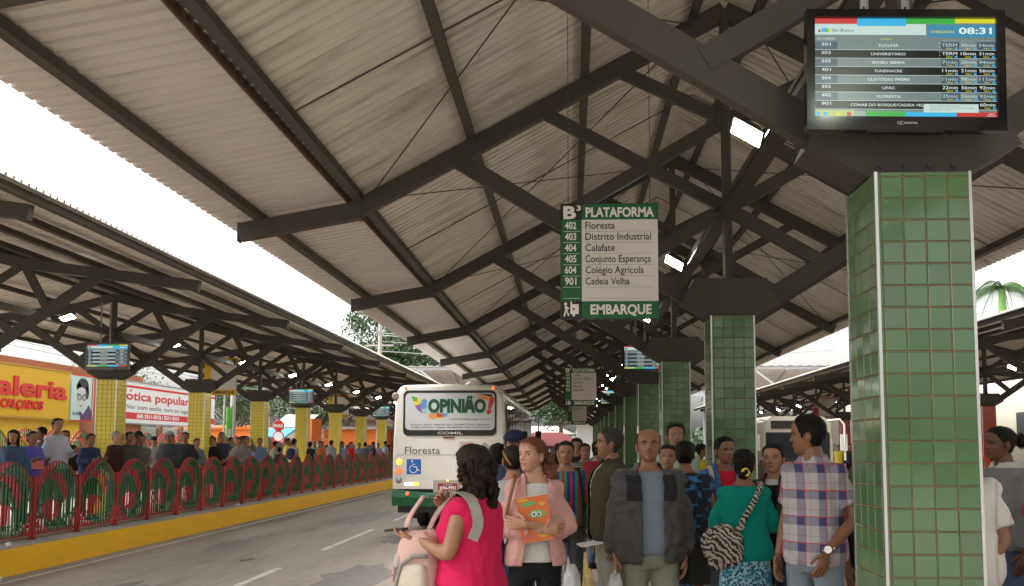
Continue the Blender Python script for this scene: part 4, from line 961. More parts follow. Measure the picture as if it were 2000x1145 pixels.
def person(x, y, z0, H, yaw, label, skin='tan', fem=False, g=1.0, hy=0, hp=0, hair=('short', 'black'), top=None, bottom=None, arms=('hang', 'hang'), lod=0, belly=0.0, jacket=None, extra=None, seed=0, group=None, lean=0.0, brow=None, lipc=None):
    """faces -Y at yaw 0; positive yaw turns to the person's left (towards +x)"""
    rt = thing('person', (x, y, z0), label, 'person', group, rz=R(yaw)); K = H / 1.70; rt.scale = (K, K, K)
    vs_ = (.0105, .017, .03)[lod]; shw = .160 if not fem else .142; shw *= 1 + (g - 1) * .8
    top = dict(dict(m=cloth('grey', (.2, .2, .2)), sleeve=.55, hem=.88, loose=.02, off=.016, neck=1.435), **(top or {}))
    bottom = dict(dict(kind='trousers', m=cloth('jeans', (.06, .09, .16)), len=.07), **(bottom or {}))
    sj = [Vector((s * shw, .008, 1.375)) for s in (-1, 1)]; ap = []
    for s, a in zip((-1, 1), arms):
        e, w_, hd, pn = ARM[a](s) if isinstance(a, str) else a[:4]
        ap.append((sj[(s + 1) // 2], Vector(e), Vector(w_), Vector(hd), Vector(pn)))
    # ---- body: one continuous skin mesh
    b = MB(); b.loft(torso_rings(g * .95, fem, .80, 1.52, off=-.006, belly=belly * .8))
    for s, (sh, el, wr, hd, pn) in zip((-1, 1), ap):
        arm_tube(b, sh + Vector((-s * .03, 0, -.005)), el, wr, [.047 * g, .043 * g, .036 * g, .037, .026], g=g)
        b.ball((sh.x - s * .012, sh.y, sh.z - .012), (.043 * g, .043 * g, .045), 0, 10, 8)
        hx = s * .092 * (1 + (g - 1) * .6); b.tube([(hx * .9, .005, .92), (hx, 0, .80), (hx * 1.05, -.005, .48), (hx * 1.08, .022, .28), (hx * 1.1, .025, .08)], [.085 * g, .080 * g, .052, .050, .036], 14)
        b.ball((hx * 1.1, -.04, .045), (.042, .115, .038), 0, 10, 6)
    if fem:
        for s in (-1, 1): b.ball((s * .072 * g, -.085 * g, 1.235), (.062 * g, .055 * g, .062 * g), 0, 10, 8)
    bm_ = vox(b, vs_ * (1.15 if lod == 0 else 1.3), 3, 'body')
    # head and hands joined into the same mesh
    hm = head_mb(*((60, 52), (34, 26), (18, 16))[lod], fem)
    M = Matrix.Translation((0, -.012, 1.475)) @ Matrix.Translation((0, .03, .03)) @ Matrix.Rotation(R(hy), 4, 'Z') @ Matrix.Rotation(R(-hp), 4, 'X') @ Matrix.Translation((0, -.03, -.03))
    q = MB(); q.add([M @ Vector(p) for p in hm.v], hm.f); q.m = list(hm.m)
    nk = MB()
    for s, (sh, el, wr, hd, pn), cu in zip((-1, 1), ap, [a_[4] if (not isinstance(a_, str) and len(a_) > 4) else None for a_ in arms]):
        hand_mb(q, wr, hd, pn, -s, curl=(cu if cu else (.42 if lod == 0 else .3)))
    nv = len(bm_.vertices); co = np.empty(nv * 3, 'f'); bm_.vertices.foreach_get('co', co); bv = co.reshape(-1, 3).tolist(); bf = [tuple(p.vertices) for p in bm_.polygons]
    A = MB(); A.add(bv, bf); A.add(q.v, q.f); A.m = [0] * len(bf) + q.m
    bpy.data.meshes.remove(bm_)
    body = A.build('body', [SK[skin], lipc or LIP[skin], NOS], rt, smooth=True)
    # ---- face details
    hmc = HM[hair[1]] if hair[0] != 'bald' else HM['dark']
    Mi = M
    if lod < 2:
        for s in (-1, 1):
            e = MB(); yb = head_pt(s * .48, .112).y
            pts = []
            c = Vector((s * .031, yb - .0005, .111))
            for i in range(14):
                a = 2 * math.pi * i / 14; pts.append(Mi @ (c + Vector((.0135 * math.cos(a), abs(math.cos(a)) * .003 - .001, (.0062 if math.sin(a) > 0 else .0048) * math.sin(a)))))
            e.add(pts + [Mi @ (c + Vector((0, -.0035, 0)))], [(i, (i + 1) % 14, 14) for i in range(14)], 0)
            g_ = -.0005 * s
            ir = [Mi @ (c + Vector((g_ + .0066 * math.cos(2 * math.pi * i / 12), -.0042, .0056 * math.sin(2 * math.pi * i / 12) + .0003))) for i in range(12)]
            e.add(ir, [tuple(range(12))], 1)
            ld = [Mi @ (c + Vector((t * .015, -.0035 + abs(t) * .0045, .0065 - .004 * t * t))) for t in (-1, -.5, 0, .5, 1)]; e.tube(ld, [.0009, .0016, .0019, .0016, .0009], 5, 2)
            e.build('eye', [EYEW, EYED, LASH], rt)
            bw = MB(); bp_ = []
            for t in (-1, -.5, 0, .5, 1):
                xx = s * (.032 + t * .019); zz = .128 + .004 * (1 - (t - .2) ** 2) ; bp_.append(Mi @ Vector((xx, head_pt(math.asin(max(-1, min(1, xx / .078))), zz).y - .001, zz)))
            if fem: bw.tube(bp_, [.0016, .0028, .0032, .0026, .0012], 5, flat=.6)
            else: bw.tube(bp_, [.0025, .0044, .0050, .0044, .002], 5, flat=.6)
            bw.build('eyebrow', brow or HM['black'], rt)
    if extra and 'goatee' in extra:
        gb = MB(); gp = lambda t, z, o=.0012: M @ (head_pt(t, z) + Vector((0, -o, 0)))
        for (za, zb, aw) in ((.0635, .0685, .27), (.0655, .0705, .14), (.016, .034, .15), (.010, .022, .24)):
            for i in range(10):
                t0, t1 = -aw + 2 * aw * i / 10, -aw + 2 * aw * (i + 1) / 10; gb.add([gp(t0, za), gp(t1, za), gp(t1, zb), gp(t0, zb)], [(0, 1, 2, 3)])
        gb.build('moustache', mat('stubble_dark', (.075, .040, .026), .8), rt)
    # ---- hair
    st = hair[0]; hb = MB(); th = .0095
    hlx = HL
    if st in ('bun', 'pony', 'curlpony', 'tied'): th = .007; hlx = (HL[0], [.182, .178, .162, .135, .115, .118, .06, .035, .03])
    if st in ('long', 'bob'): th = .018; hlx = (HL[0], [.182, .176, .15, .11, .05, .03, .02, .01, .01])
    if st == 'bald': th = .004; hlx = ([0, .8, 1.15, 1.35, 1.62, 1.8, 2.2, math.pi], [.3, .3, .16, .10, .12, .07, .03, .02])
    na, nz = ((48, 34), (30, 20), (18, 14))[lod]
    if st == 'bald':
        hh = MB(); src = hair_shell('x', na, nz, th, seed, hlx); hh.v = src.v; hh.f = [f for f in src.f[:-1] if sum(src.v[i][2] for i in f) / 4 < .185]; hh.m = [0] * len(hh.f)
        hb.add([M @ Vector(p) for p in hh.v], hh.f)
    else:
        src = hair_shell('x', na, nz, th, seed, hlx, recede=hair[2] if len(hair) > 2 and isinstance(hair[2], float) else 0.0)
        hb.add([M @ Vector(p) for p in src.v], src.f)
    def lump(c, r, **k):
        t = MB(); nu, nv_ = ((26, 18), (16, 12), (10, 8))[lod]; strand_lump(t, c, r, seed=seed * 1.7, nu=nu, nv=nv_, **k); hb.add([M @ Vector(p) for p in t.v], t.f)
    if st == 'bun': lump((0, .15, .135), (.042, .038, .045), amp=.2)
    if st == 'lowbun': lump((0, .115, .06), (.045, .04, .045), amp=.25)
    if st == 'pony': lump((0, .15, .12), (.028, .03, .03), amp=.2); lump((0.0, .145, .04), (.026, .026, .085), amp=.25)
    if st == 'curlpony':
        lump((.03, .12, .08), (.05, .045, .05), amp=.35); lump((.07, .10, -.01), (.058, .05, .075), amp=.45); lump((.06, .09, -.07), (.05, .04, .06), amp=.45)
    if st == 'bob':
        lump((0, .035, .12), (.096, .100, .11), amp=.10, vert=.6); lump((-.035, .05, .01), (.068, .070, .12), amp=.22, vert=.6); lump((.035, .05, .0), (.068, .074, .13), amp=.22, vert=.6); lump((0, .075, -.02), (.10, .055, .13), amp=.3, vert=.5)
        lump((.05, .085, -.09), (.055, .045, .08), amp=.4); lump((-.04, .08, -.08), (.055, .045, .08), amp=.4)
        rr_ = rseg(int(seed * 10))
        for k in range(46):
            a_ = rr_.uniform(1.15, 5.13); zz = rr_.uniform(-.13, .13); rad_ = .088 + .022 * (1 - (zz + .13) / .26) + rr_.uniform(-.008, .01); sz = rr_.uniform(.016, .030)
            lump((rad_ * math.sin(a_), .035 - rad_ * math.cos(a_) * 1.05, zz), (sz, sz, sz * 1.7), amp=.5)
    if st == 'long':
        lump((0, .06, .04), (.088, .065, .14), amp=.14, vert=.5); lump((0, .075, -.10), (.085, .045, .13), amp=.2, vert=.5)
        for s in (-1, 1): lump((s * .072, .01, .02), (.024, .05, .13), amp=.25)
    if st == 'afro': lump((0, .03, .16), (.105, .105, .09), amp=.12)
    if lod < 2 and st != 'bald':
        rs = rseg(int(seed * 100) + 1); used = [i for f_ in hb.f if len(f_) < 8 for i in f_]; base = len(used); cen = M @ Vector((0, .02, .11)); L0 = {'bob': .055, 'long': .06, 'curlpony': .03}.get(st, .016)
        for _ in range(2600 if lod == 0 else 900):
            p = Vector(hb.v[used[rs.randrange(base)]]); nrm = (p - cen)
            if nrm.length < .07: continue
            nrm.normalize(); loc_ = M.inverted() @ p
            flow = Vector((0, 0, -1)) if st in ('bob', 'long', 'curlpony') or loc_.z < .12 else (M.to_3x3() @ Vector((loc_.x * 2.0, .9, -.1))).normalized()
            if st in ('bun', 'pony', 'tied', 'lowbun') : flow = (M.to_3x3() @ Vector((-loc_.x * 1.5, 1, -.4))).normalized()
            flow = (flow - nrm * flow.dot(nrm)); 
            if flow.length < .1: continue
            flow.normalize(); side = flow.cross(nrm).normalized(); l_ = L0 * rs.uniform(.5, 1.4); wv = rs.uniform(-.35, .35); w0 = .0011
            a0 = p - nrm * .001; a1 = p + flow * l_ * .5 + nrm * l_ * rs.uniform(.03, .16) + side * l_ * wv * .4; a2 = a1 + (flow + side * rs.uniform(-.7, .7) - nrm * .05) * l_ * .5
            hb.add([a0 - side * w0, a0 + side * w0, a1 + side * w0 * .8, a1 - side * w0 * .8, a2], [(0, 1, 2, 3), (3, 2, 4)])
    hmesh = hb.build('hair', HM[hair[1]], rt, smooth=True)
    if st == 'cap' or 'cap' in hair[2:]:
        cm = [h for h in hair if not isinstance(h, (str, float))]
        cm = cm[0] if cm else cloth('cap_navy', (.02, .025, .06)); c = MB(); sh_ = hair_shell('x', na, nz, .022, seed, ([0, 1, 1.6, math.pi], [.155, .155, .15, .13]), amp=0.1); c.add([M @ Vector(p) for p in sh_.v], sh_.f)
        br = []
        for rr_, zz in ((1.0, .158), (1.35, .150), (1.62, .140)):
            br.append([M @ Vector((.078 * math.sin(a) * (1 if rr_ == 1 else .92), -.085 * rr_ * (math.cos(a) if rr_ == 1 else .35 + .65 * math.cos(a)), zz)) for a in [R(-62 + 12.4 * i) for i in range(11)]])
        vv = [p for r_ in br for p in r_] + [p + Vector((0, 0, .006)) for r_ in br for p in r_]; ff = []
        for j in range(2):
            for i in range(10): ff += [(j * 11 + i, j * 11 + i + 1, j * 11 + i + 12, j * 11 + i + 11), (33 + j * 11 + i + 11, 33 + j * 11 + i + 12, 33 + j * 11 + i + 1, 33 + j * 11 + i)]
        c.add(vv, ff); c.build('cap', cm, rt, smooth=True)
    # ---- clothing
    def garment(name, m_, hem, neck, off, loose, sleeve, collar=False, amp=.0045, slr=1.0, open_=None, split=None, tight=False):
        t = MB(); t.loft(torso_rings(g, fem, hem, neck, off=off, loose=loose, belly=belly))
        if fem:
            for s in (-1, 1): t.ball((s * .070 * g, -(.078 + off) * g, 1.235), (.068 * g, .06 * g, .066 * g), 0, 12, 10)
        for s, (sh, el, wr, hd, pn) in zip((-1, 1), ap):
            if sleeve > 0:
                r0 = .040 + off * slr
                arm_tube(t, sh + Vector((-s * .045, 0, -.012)), el, wr, [.052 * g + off * slr * .8, .049 * g + off * slr, r0 + .004 * slr, .040 + off * slr, .030 + off * slr], upto=sleeve, g=g, n=14)
                kb = 1.04 if sleeve < .4 else 1.0; t.ball((sh.x - s * (.012 if sleeve < .4 else 0), sh.y, sh.z - .012), ((.054 * g + off * .6) * kb, (.054 * g + off * .6) * kb, .050 + off * .5), 0, 12, 10)
        if collar:
            pts = []; ra = []
            for i in range(13):
                a = R(25 + 310 * i / 12); pts.append((.073 * math.sin(a), .012 - .070 * math.cos(a), neck + .012 + .012 * (1 - math.cos(a)) * .5)); ra.append(.016)
            t.tube(pts, ra, 8, flat=1.0)
        me = vox(t, vs_, 5 if lod == 0 else 3, name)
        if lod < 2: displace(me, amp, seed=seed + off * 50)
        if open_:
            bm2 = bmesh.new(); bm2.from_mesh(me); wfn = open_
            kill = [f for f in bm2.faces if f.calc_center_median().y < -.02 and abs(f.calc_center_median().x - wfn(f.calc_center_median().z)[0]) < wfn(f.calc_center_median().z)[1]]
            bmesh.ops.delete(bm2, geom=kill, context='FACES')
            for _ in range(8):
                bv_ = [v for v in bm2.verts if v.is_boundary]
                new = {}
                for v in bv_:
                    nb = [e.other_vert(v) for e in v.link_edges if e.is_boundary]
                    if len(nb) == 2: new[v] = v.co * .4 + (nb[0].co + nb[1].co) * .3
                for v, c_ in new.items(): v.co = c_
            bm2.to_mesh(me); bm2.free()
        ml = m_ if isinstance(m_, (list, tuple)) else [m_]
        for mm_ in ml: me.materials.append(mm_)
        if split:
            idx = [split(p.center) for p in me.polygons]; me.polygons.foreach_set('material_index', idx)
        me.polygons.foreach_set('use_smooth', [True] * len(me.polygons))
        o = link(name, me, rt)
        if open_: so = o.modifiers.new('thickness', 'SOLIDIFY'); so.thickness = .007; so.offset = -1
        return o
    nm = top.get('name', 'shirt')
    garment(nm, top['m'], top['hem'], top['neck'], top['off'], top['loose'], top['sleeve'], top.get('collar', False), amp=top.get('amp', .0045), split=top.get('split'), slr=top.get('slr', 1.0))
    if jacket:
        j = dict(dict(hem=.84, neck=1.44, off=.034, loose=.02, sleeve=1.93, collar=True, slr=.85, name='jacket', amp=.012), **jacket)
        garment(j['name'], j['m'], j['hem'], j['neck'], j['off'], j['loose'], j['sleeve'], j['collar'], amp=j['amp'], slr=j['slr'], open_=j.get('open_'), split=j.get('split'))
    bk = bottom['kind']; t = MB()
    if bk == 'skirt':
        rr = []; 
        for i in range(14):
            z = 1.0 - (1.0 - bottom['len']) * i / 13; f_ = 1 + .22 * (i / 13)
            wv = .006 * i / 13 * 3
            rr.append([Vector(((.150 if z > .95 else .178) * g * f_ * math.sin(a) * (1 + wv * math.sin(7 * a)), .012 + .128 * g * f_ * -math.cos(a) * (1 + wv * math.cos(6 * a)), z)) for a in [2 * math.pi * k / 32 for k in range(32)]])
        t.loft(rr)
    else:
        t.loft(torso_rings(g, fem, .79, 1.0, off=.010))
        ln = bottom['len']; tr = bottom.get('r', 1.0)
        for s in (-1, 1):
            hx = s * .092 * (1 + (g - 1) * .6); full = [((hx * .9, .005, .93), .088 * g), ((hx, 0, .80), .090 * g), ((hx * 1.04, -.002, .64), .078 * g * tr), ((hx * 1.05, -.005, .48), .064 * g * tr), ((hx * 1.08, .020, .28), .058 * tr), ((hx * 1.1, .025, .07), .055 * tr)]
            zs = [p[0][2] for p in full][::-1]; keep = [p for p in full if p[0][2] >= ln]
            if keep[-1][0][2] > ln + .02:
                xx = [float(np.interp(ln, zs, [p[0][k] for p in full][::-1])) for k in (0, 1)]; keep.append(((xx[0], xx[1], ln), float(np.interp(ln, zs, [p[1] for p in full][::-1])) + .006))
            t.tube([p[0] for p in keep], [p[1] for p in keep], 16)
    me = vox(t, vs_ * 1.15, 3, bk)
    if lod < 2: displace(me, bottom.get('amp', .006), f1=(8, 8, 16), seed=seed + 9)
    me.materials.append(bottom['m']); me.polygons.foreach_set('use_smooth', [True] * len(me.polygons)); link(bk, me, rt)
    # shoes
    for s in (-1, 1):
        hx = s * .101 * (1 + (g - 1) * .6); sh_ = MB()
        sh_.loft([[Vector((hx + w_ * math.cos(a), -.045 + l_ * math.sin(a), z)) for a in [2 * math.pi * k / 16 for k in range(16)]] for z, w_, l_ in ((.0, .046, .125), (.02, .050, .130), (.05, .046, .118), (.08, .040, .075), (.11, .040, .055))])
        sh_.v = [(v[0], v[1] + (.055 if v[2] > .07 else .0), v[2]) for v in sh_.v]; sh_.build('shoe', bottom.get('shoe', BLACKP), rt, smooth=True)
    return rt, M, ap

# ---- patterned cloths
def plaid(t, v):
    sp = t.nodes.new('ShaderNodeSeparateXYZ'); t.links.new(v, sp.inputs[0])
    def math_(op, a, b=None, c=None):
        n = t.nodes.new('ShaderNodeMath'); n.operation = op
        for i, q in enumerate((a, b, c)):
            if q is None: continue
            if isinstance(q, (int, float)): n.inputs[i].default_value = q
            else: t.links.new(q, n.inputs[i])
        return n.outputs[0]
    def band(s, per, lo, hi, off=0.0):
        a = math_('FRACT', math_('ADD', math_('DIVIDE', s, per), 10 + off)); return math_('MULTIPLY', math_('GREATER_THAN', a, lo), math_('LESS_THAN', a, hi))
    def mix(f, a, b):
        n = t.nodes.new('ShaderNodeMix'); n.data_type = 'RGBA'
        for k, q in ((0, f), (6, a), (7, b)):
            if isinstance(q, (float, int)): n.inputs[k].default_value = q
            elif isinstance(q, tuple): n.inputs[k].default_value = (*q, 1)
            else: t.links.new(q, n.inputs[k])
        return n.outputs[2]
    diag = math_('ADD', sp.outputs[0], math_('MULTIPLY', sp.outputs[1], .9))
    bx = band(diag, .15, .05, .40); bz = band(sp.outputs[2], .15, .1, .42)
    cnt = math_('MULTIPLY', math_('ADD', bx, bz), .5)
    base = mix(cnt, (.42, .40, .41), (.045, .05, .15))
    r1 = band(diag, .15, .40, .445); r2 = band(sp.outputs[2], .15, .42, .46); r3 = band(diag, .15, .66, .68); r4 = band(sp.outputs[2], .15, .70, .72)
    base = mix(math_('MULTIPLY', math_('MAXIMUM', r3, r4), .6), base, (.25, .03, .05))
    return mix(math_('MULTIPLY', math_('MAXIMUM', r1, r2), .85), base, (.42, .02, .03))
def vstripes(cols, width, axis=0, curve=0.0, angular=False):
    def fn(t, v):
        sp = t.nodes.new('ShaderNodeSeparateXYZ'); t.links.new(v, sp.inputs[0])
        s = sp.outputs[axis]
        if curve:
            ab = t.nodes.new('ShaderNodeMath'); ab.operation = 'MULTIPLY_ADD'; ab.inputs[1].default_value = curve; t.links.new(sp.outputs[2], ab.inputs[0]); t.links.new(s, ab.inputs[2]); s = ab.outputs[0]
        d = t.nodes.new('ShaderNodeMath'); d.operation = 'DIVIDE'; d.inputs[1].default_value = width * len(cols); t.links.new(s, d.inputs[0])
        a = t.nodes.new('ShaderNodeMath'); a.operation = 'ADD'; a.inputs[1].default_value = 10.0; t.links.new(d.outputs[0], a.inputs[0])
        f = t.nodes.new('ShaderNodeMath'); f.operation = 'FRACT'; t.links.new(a.outputs[0], f.inputs[0])
        cr = t.nodes.new('ShaderNodeValToRGB'); cr.color_ramp.interpolation = 'CONSTANT'; e = cr.color_ramp.elements
        e[0].color = (*cols[0], 1); e[0].position = 0
        e[1].position = 1 / len(cols); e[1].color = (*cols[1], 1)
        for i in range(2, len(cols)): q = e.new(i / len(cols)); q.color = (*cols[i], 1)
        t.links.new(f.outputs[0], cr.inputs[0]); return cr.outputs[0]
    return fn
def leopard(c1, c2, c3, sc):
    def fn(t, v):
        n = t.nodes.new('ShaderNodeTexVoronoi'); n.inputs['Scale'].default_value = sc; t.links.new(v, n.inputs[0])
        if sc < 20: n.distance = 'CHEBYCHEV'
        cr = t.nodes.new('ShaderNodeValToRGB'); e = cr.color_ramp.elements; e[0].color = (*c1, 1); e[0].position = .25; e[1].color = (*c2, 1); e[1].position = .45
        q = e.new(.6); q.color = (*c3, 1); t.links.new(n.outputs[0], cr.inputs[0])
        m2 = t.nodes.new('ShaderNodeTexNoise'); m2.inputs['Scale'].default_value = 9; t.links.new(v, m2.inputs[0])
        mx = t.nodes.new('ShaderNodeMix'); mx.data_type = 'RGBA'; mx.inputs[7].default_value = (*c2, 1); t.links.new(cr.outputs[0], mx.inputs[6])
        r2 = t.nodes.new('ShaderNodeValToRGB'); r2.color_ramp.elements[0].position = .5; r2.color_ramp.elements[1].position = .62; t.links.new(m2.outputs[0], r2.inputs[0]); t.links.new(r2.outputs[0], mx.inputs[0]); return mx.outputs[2]
    return fn
def zebra(c1, c2, sc, dist=6.0):
    def fn(t, v):
        n = t.nodes.new('ShaderNodeTexWave'); n.inputs['Scale'].default_value = sc; n.inputs['Distortion'].default_value = dist; n.inputs['Detail'].default_value = 3; n.bands_direction = 'DIAGONAL'; t.links.new(v, n.inputs[0])
        cr = t.nodes.new('ShaderNodeValToRGB'); e = cr.color_ramp.elements; e[0].color = (*c1, 1); e[0].position = .45; e[1].color = (*c2, 1); e[1].position = .55; t.links.new(n.outputs[0], cr.inputs[0]); return cr.outputs[0]
    return fn
def denim(name, c): return cloth('denim_' + name, c, .9, var=.3, scale=3.5, bump=.4, bscale=20)
PLAID = patmat('plaid_shirt', plaid)
STRIPES = patmat('striped_knit', vstripes([(.02, .03, .30), (.40, .035, .02), (.02, .03, .28), (.02, .26, .14), (.40, .035, .02), (.02, .26, .14)], .026))
HSTR = patmat('dark_green_striped', vstripes([(.05, .06, .05), (.16, .17, .13)], .018, axis=2))
WSTR = patmat('white_striped', vstripes([(.60, .58, .57), (.60, .58, .57), (.60, .58, .57), (.52, .44, .36), (.60, .58, .57)], .012))
LEO = patmat('skirt_print', leopard((.005, .02, .04), (.01, .17, .27), (.30, .50, .55), 48))
ZEB = patmat('zebra_print', zebra((.035, .025, .022), (.50, .43, .38), 13, 9))
CAMO = patmat('blue_block_print', leopard((.004, .006, .012), (.004, .006, .012), (.02, .16, .38), 14))

# ---------------------------------------------------------------- the people on the middle platform
jeansA = denim('blue', (.07, .10, .16)); jeansG = denim('greygreen', (.20, .21, .17)); jeansL = denim('light', (.18, .22, .26)); blackj = denim('black', (.012, .012, .014)); jeansD = denim('dark', (.035, .045, .075)); greyj = denim('grey', (.09, .095, .10))
H4 = lambda e, w_, d, p, c=None: (e, w_, d, p, c)
def world(x, y, z0, H, yaw):
    K = H / 1.70; return Matrix.Translation((x, y, z0)) @ Matrix.Rotation(R(yaw), 4, 'Z') @ Matrix.Scale(K, 4)
def hold(name, mb, mats, Mw, label, cat, group=None, smooth=False, children=()):
    """a held thing: geometry given in the holder's frame, baked to its own base point"""
    pts = [Mw @ Vector(v) for v in mb.v]; c = sum(pts, Vector()) / len(pts); c.z = min(p.z for p in pts)
    mb.v = [p - c for p in pts]; o = mb.build(name, mats, None, smooth=smooth, loc=c, label=label, cat=cat, group=group)
    for nm, m2, mt in children:
        m2.v = [Mw @ Vector(v) - c for v in m2.v]; m2.build(nm, mt, o, smooth=smooth)
    return o
def pouch(m, c, r, seed=0, amp=.08, n=24, sq=2.6, mi=0, nv=16):
    rings = []
    for j in range(nv + 1):
        t = math.pi * min(max(j / nv, .015), .985); z = -math.cos(t); rr = abs(math.sin(t)) ** (2 / sq); r_ = []
        z = (abs(z) ** (2 / sq)) * (1 if z > 0 else -1)
        for k in range(n):
            a = 2 * math.pi * k / n; cx_, cy_ = math.cos(a), math.sin(a); e = 2 / sq
            x = rr * abs(cx_) ** e * (1 if cx_ > 0 else -1); y = rr * abs(cy_) ** e * (1 if cy_ > 0 else -1)
            q = 1 + amp * noise.noise((x * 2.6 + seed, y * 2.6, z * 2.6)) + amp * .5 * noise.noise((x * 7 + seed, y * 7, z * 7))
            r_.append(Vector((c[0] + r[0] * x * q, c[1] + r[1] * y * q, c[2] + r[2] * z * q)))
        rings.append(r_)
    m.loft(rings, mi)
def strap(m, pts, w_, th=.006, mi=0, up=(0, 0, 1)):
    pts = [Vector(p) for p in pts]
    fine = []
    for i in range(len(pts) - 1):
        p0, p1_, p2, p3 = pts[max(0, i - 1)], pts[i], pts[i + 1], pts[min(len(pts) - 1, i + 2)]
        for k in range(5):
            t = k / 5; fine.append(.5 * ((2 * p1_) + (p2 - p0) * t + (2 * p0 - 5 * p1_ + 4 * p2 - p3) * t * t + (3 * p1_ - p0 - 3 * p2 + p3) * t ** 3))
    pts = fine + [pts[-1]]; n = len(pts); v = []
    for i, p in enumerate(pts):
        d = (pts[min(n - 1, i + 1)] - pts[max(0, i - 1)]).normalized(); kz = min(1, max(0, (p.z - 1.36) / .09)); o = (Vector((p.x, p.y - .01, 0)).normalized() * (1 - kz) + Vector((0, 0, 1)) * kz) if up == 'body' else Vector(up); s = (d.cross(o)).normalized(); t = s.cross(d).normalized()
        for a, b in ((-1, -1), (1, -1), (1, 1), (-1, 1)): v.append(p + s * a * w_ / 2 + t * b * th / 2)
    f = [(i * 4 + k, i * 4 + (k + 1) % 4, i * 4 + 4 + (k + 1) % 4, i * 4 + 4 + k) for i in range(n - 1) for k in range(4)] + [(3, 2, 1, 0), tuple((n - 1) * 4 + k for k in range(4))]
    m.add(v, f, mi)

# 1 woman in fuchsia, back to us
FU = cloth('fuchsia', (.60, .012, .085), .8, var=.12)
PA = (-.53, 4.85, 0, 1.60, -114)
person(*PA, 'stout woman in a fuchsia top seen from behind, holding a phone', 'tan', True, 1.16, hy=-4, hp=4, hair=('bob', 'dark'), seed=2.3,
    top=dict(m=FU, sleeve=.36, hem=.84, loose=.012, off=.014, neck=1.42, name='top', amp=.007), bottom=dict(m=blackj), belly=.04,
    arms=(H4((-.25, -.14, 1.15), (-.05, -.22, 1.345), (.45, -.10, .55), (.2, .9, -.2), .95), H4((.262, .0, 1.11), (.20, -.24, 1.19), (-.05, -1, .10), (0, .15, 1))))
W = world(*PA)
q = MB(); q.box((.195, -.385, 1.232), (.064, .125, .014), rot=Matrix.Rotation(R(6), 3, 'X')); s_ = MB(); s_.box((.195, -.385, 1.2405), (.052, .09, .002), rot=Matrix.Rotation(R(6), 3, 'X'))
hold('mobile_phone', q, BLACKP, W, 'black mobile phone in the hand of the woman in fuchsia', 'phone', children=[('screen', s_, mat('phone_glass', (.05, .05, .055), .08))])
PK = cloth('pale_pink', (.55, .36, .31), .7, var=.1); BEI = cloth('beige_grey', (.27, .26, .22), .75); PAT = patmat('floral_patch', leopard((.30, .12, .14), (.45, .33, .33), (.18, .10, .12), 40))
q = MB(); pouch(q, (.14, -.25, .99), (.115, .125, .235), 3, .07, sq=3.8); q.m = [0 if i % 1 == 0 else 0 for i in range(len(q.f))]
s_ = MB(); strap(s_, [(.10, -.25, 1.17), (.05, -.22, 1.30), (-.04, -.16, 1.42), (-.1, -.05, 1.46)], .05, .01); strap(s_, [(.18, -.3, 1.15), (.16, -.33, 1.28), (.08, -.28, 1.42)], .045, .01)
p_ = MB(); pouch(p_, (.235, -.235, .93), (.055, .095, .13), 5, .06, sq=4); p2 = MB(); pouch(p2, (.215, -.345, .96), (.05, .035, .15), 8, .06); p3 = MB(); p3.tube([(.262, -.345, .80), (.285, -.325, .93), (.285, -.29, 1.05), (.27, -.22, 1.10), (.255, -.14, 1.10)], .012, 6)
hold('backpack', q, PK, W, 'pale pink backpack hanging in front of the woman in fuchsia', 'backpack', smooth=True, children=[('strap', s_, PK), ('front_pocket', p_, cloth('cream', (.55, .47, .38), .7)), ('side_panel', p2, PAT), ('piping', p3, BEI)])
q = MB(); strap(q, [(.125, -.06, 1.435), (.132, -.0, 1.448), (.152, .085, 1.405), (.198, .150, 1.29), (.232, .135, 1.20)], .058, .008, up='body')
hold('shoulder_strap', q, BEI, W, 'wide beige strap across the shoulder of the woman in fuchsia', 'strap')

# 2 woman in pale pink jacket, arms folded over a notebook
PJ = cloth('pink_fleece', (.60, .33, .29), .95, var=.06, bump=.7, bscale=60); WT = cloth('white_tee', (.58, .57, .56), .8, var=.04)
PB = (-.235, 5.8, 0, 1.66, 4)
person(*PB, 'young woman in a pale pink fleece jacket, arms folded over an orange notebook', 'light', True, .90, hy=-42, hp=2, hair=('curlpony', 'auburn'), seed=4.1, brow=HM['brown'],
    top=dict(m=WT, sleeve=.3, hem=.90, loose=.018, off=.012, neck=1.40, name='tee_shirt'), jacket=dict(m=PJ, hem=.88, off=.030, loose=.03, neck=1.43, open_=lambda z: (.015, .060 + .028 * abs(z - 1.18) * 2.2 + .03 * max(0, 1.1 - z) * 3), amp=.009),
    bottom=dict(m=blackj, r=.9), arms=('cross', 'cross'))
W = world(*PB)
NB = mat('notebook_orange', (.72, .16, .03), .35); q = MB(); rot = Matrix.Rotation(R(-8), 3, 'Y'); C_ = Vector((-.005, -.190, 1.185)); q.box(C_, (.20, .022, .285), rot=rot)
pr = MB(); Fn = lambda u, v, w_=0.0: tuple(C_ + rot @ Vector((u, -.0118 - w_, v)))
bl = lambda cx_, cz_, rx, rz, mi, w_=0.0, n=14: pr.add([Fn(cx_ + rx * math.cos(a * 2 * math.pi / n) * (1 + .18 * math.sin(3 * a)), cz_ + rz * math.sin(a * 2 * math.pi / n), w_) for a in range(n)], [tuple(range(n))], mi)
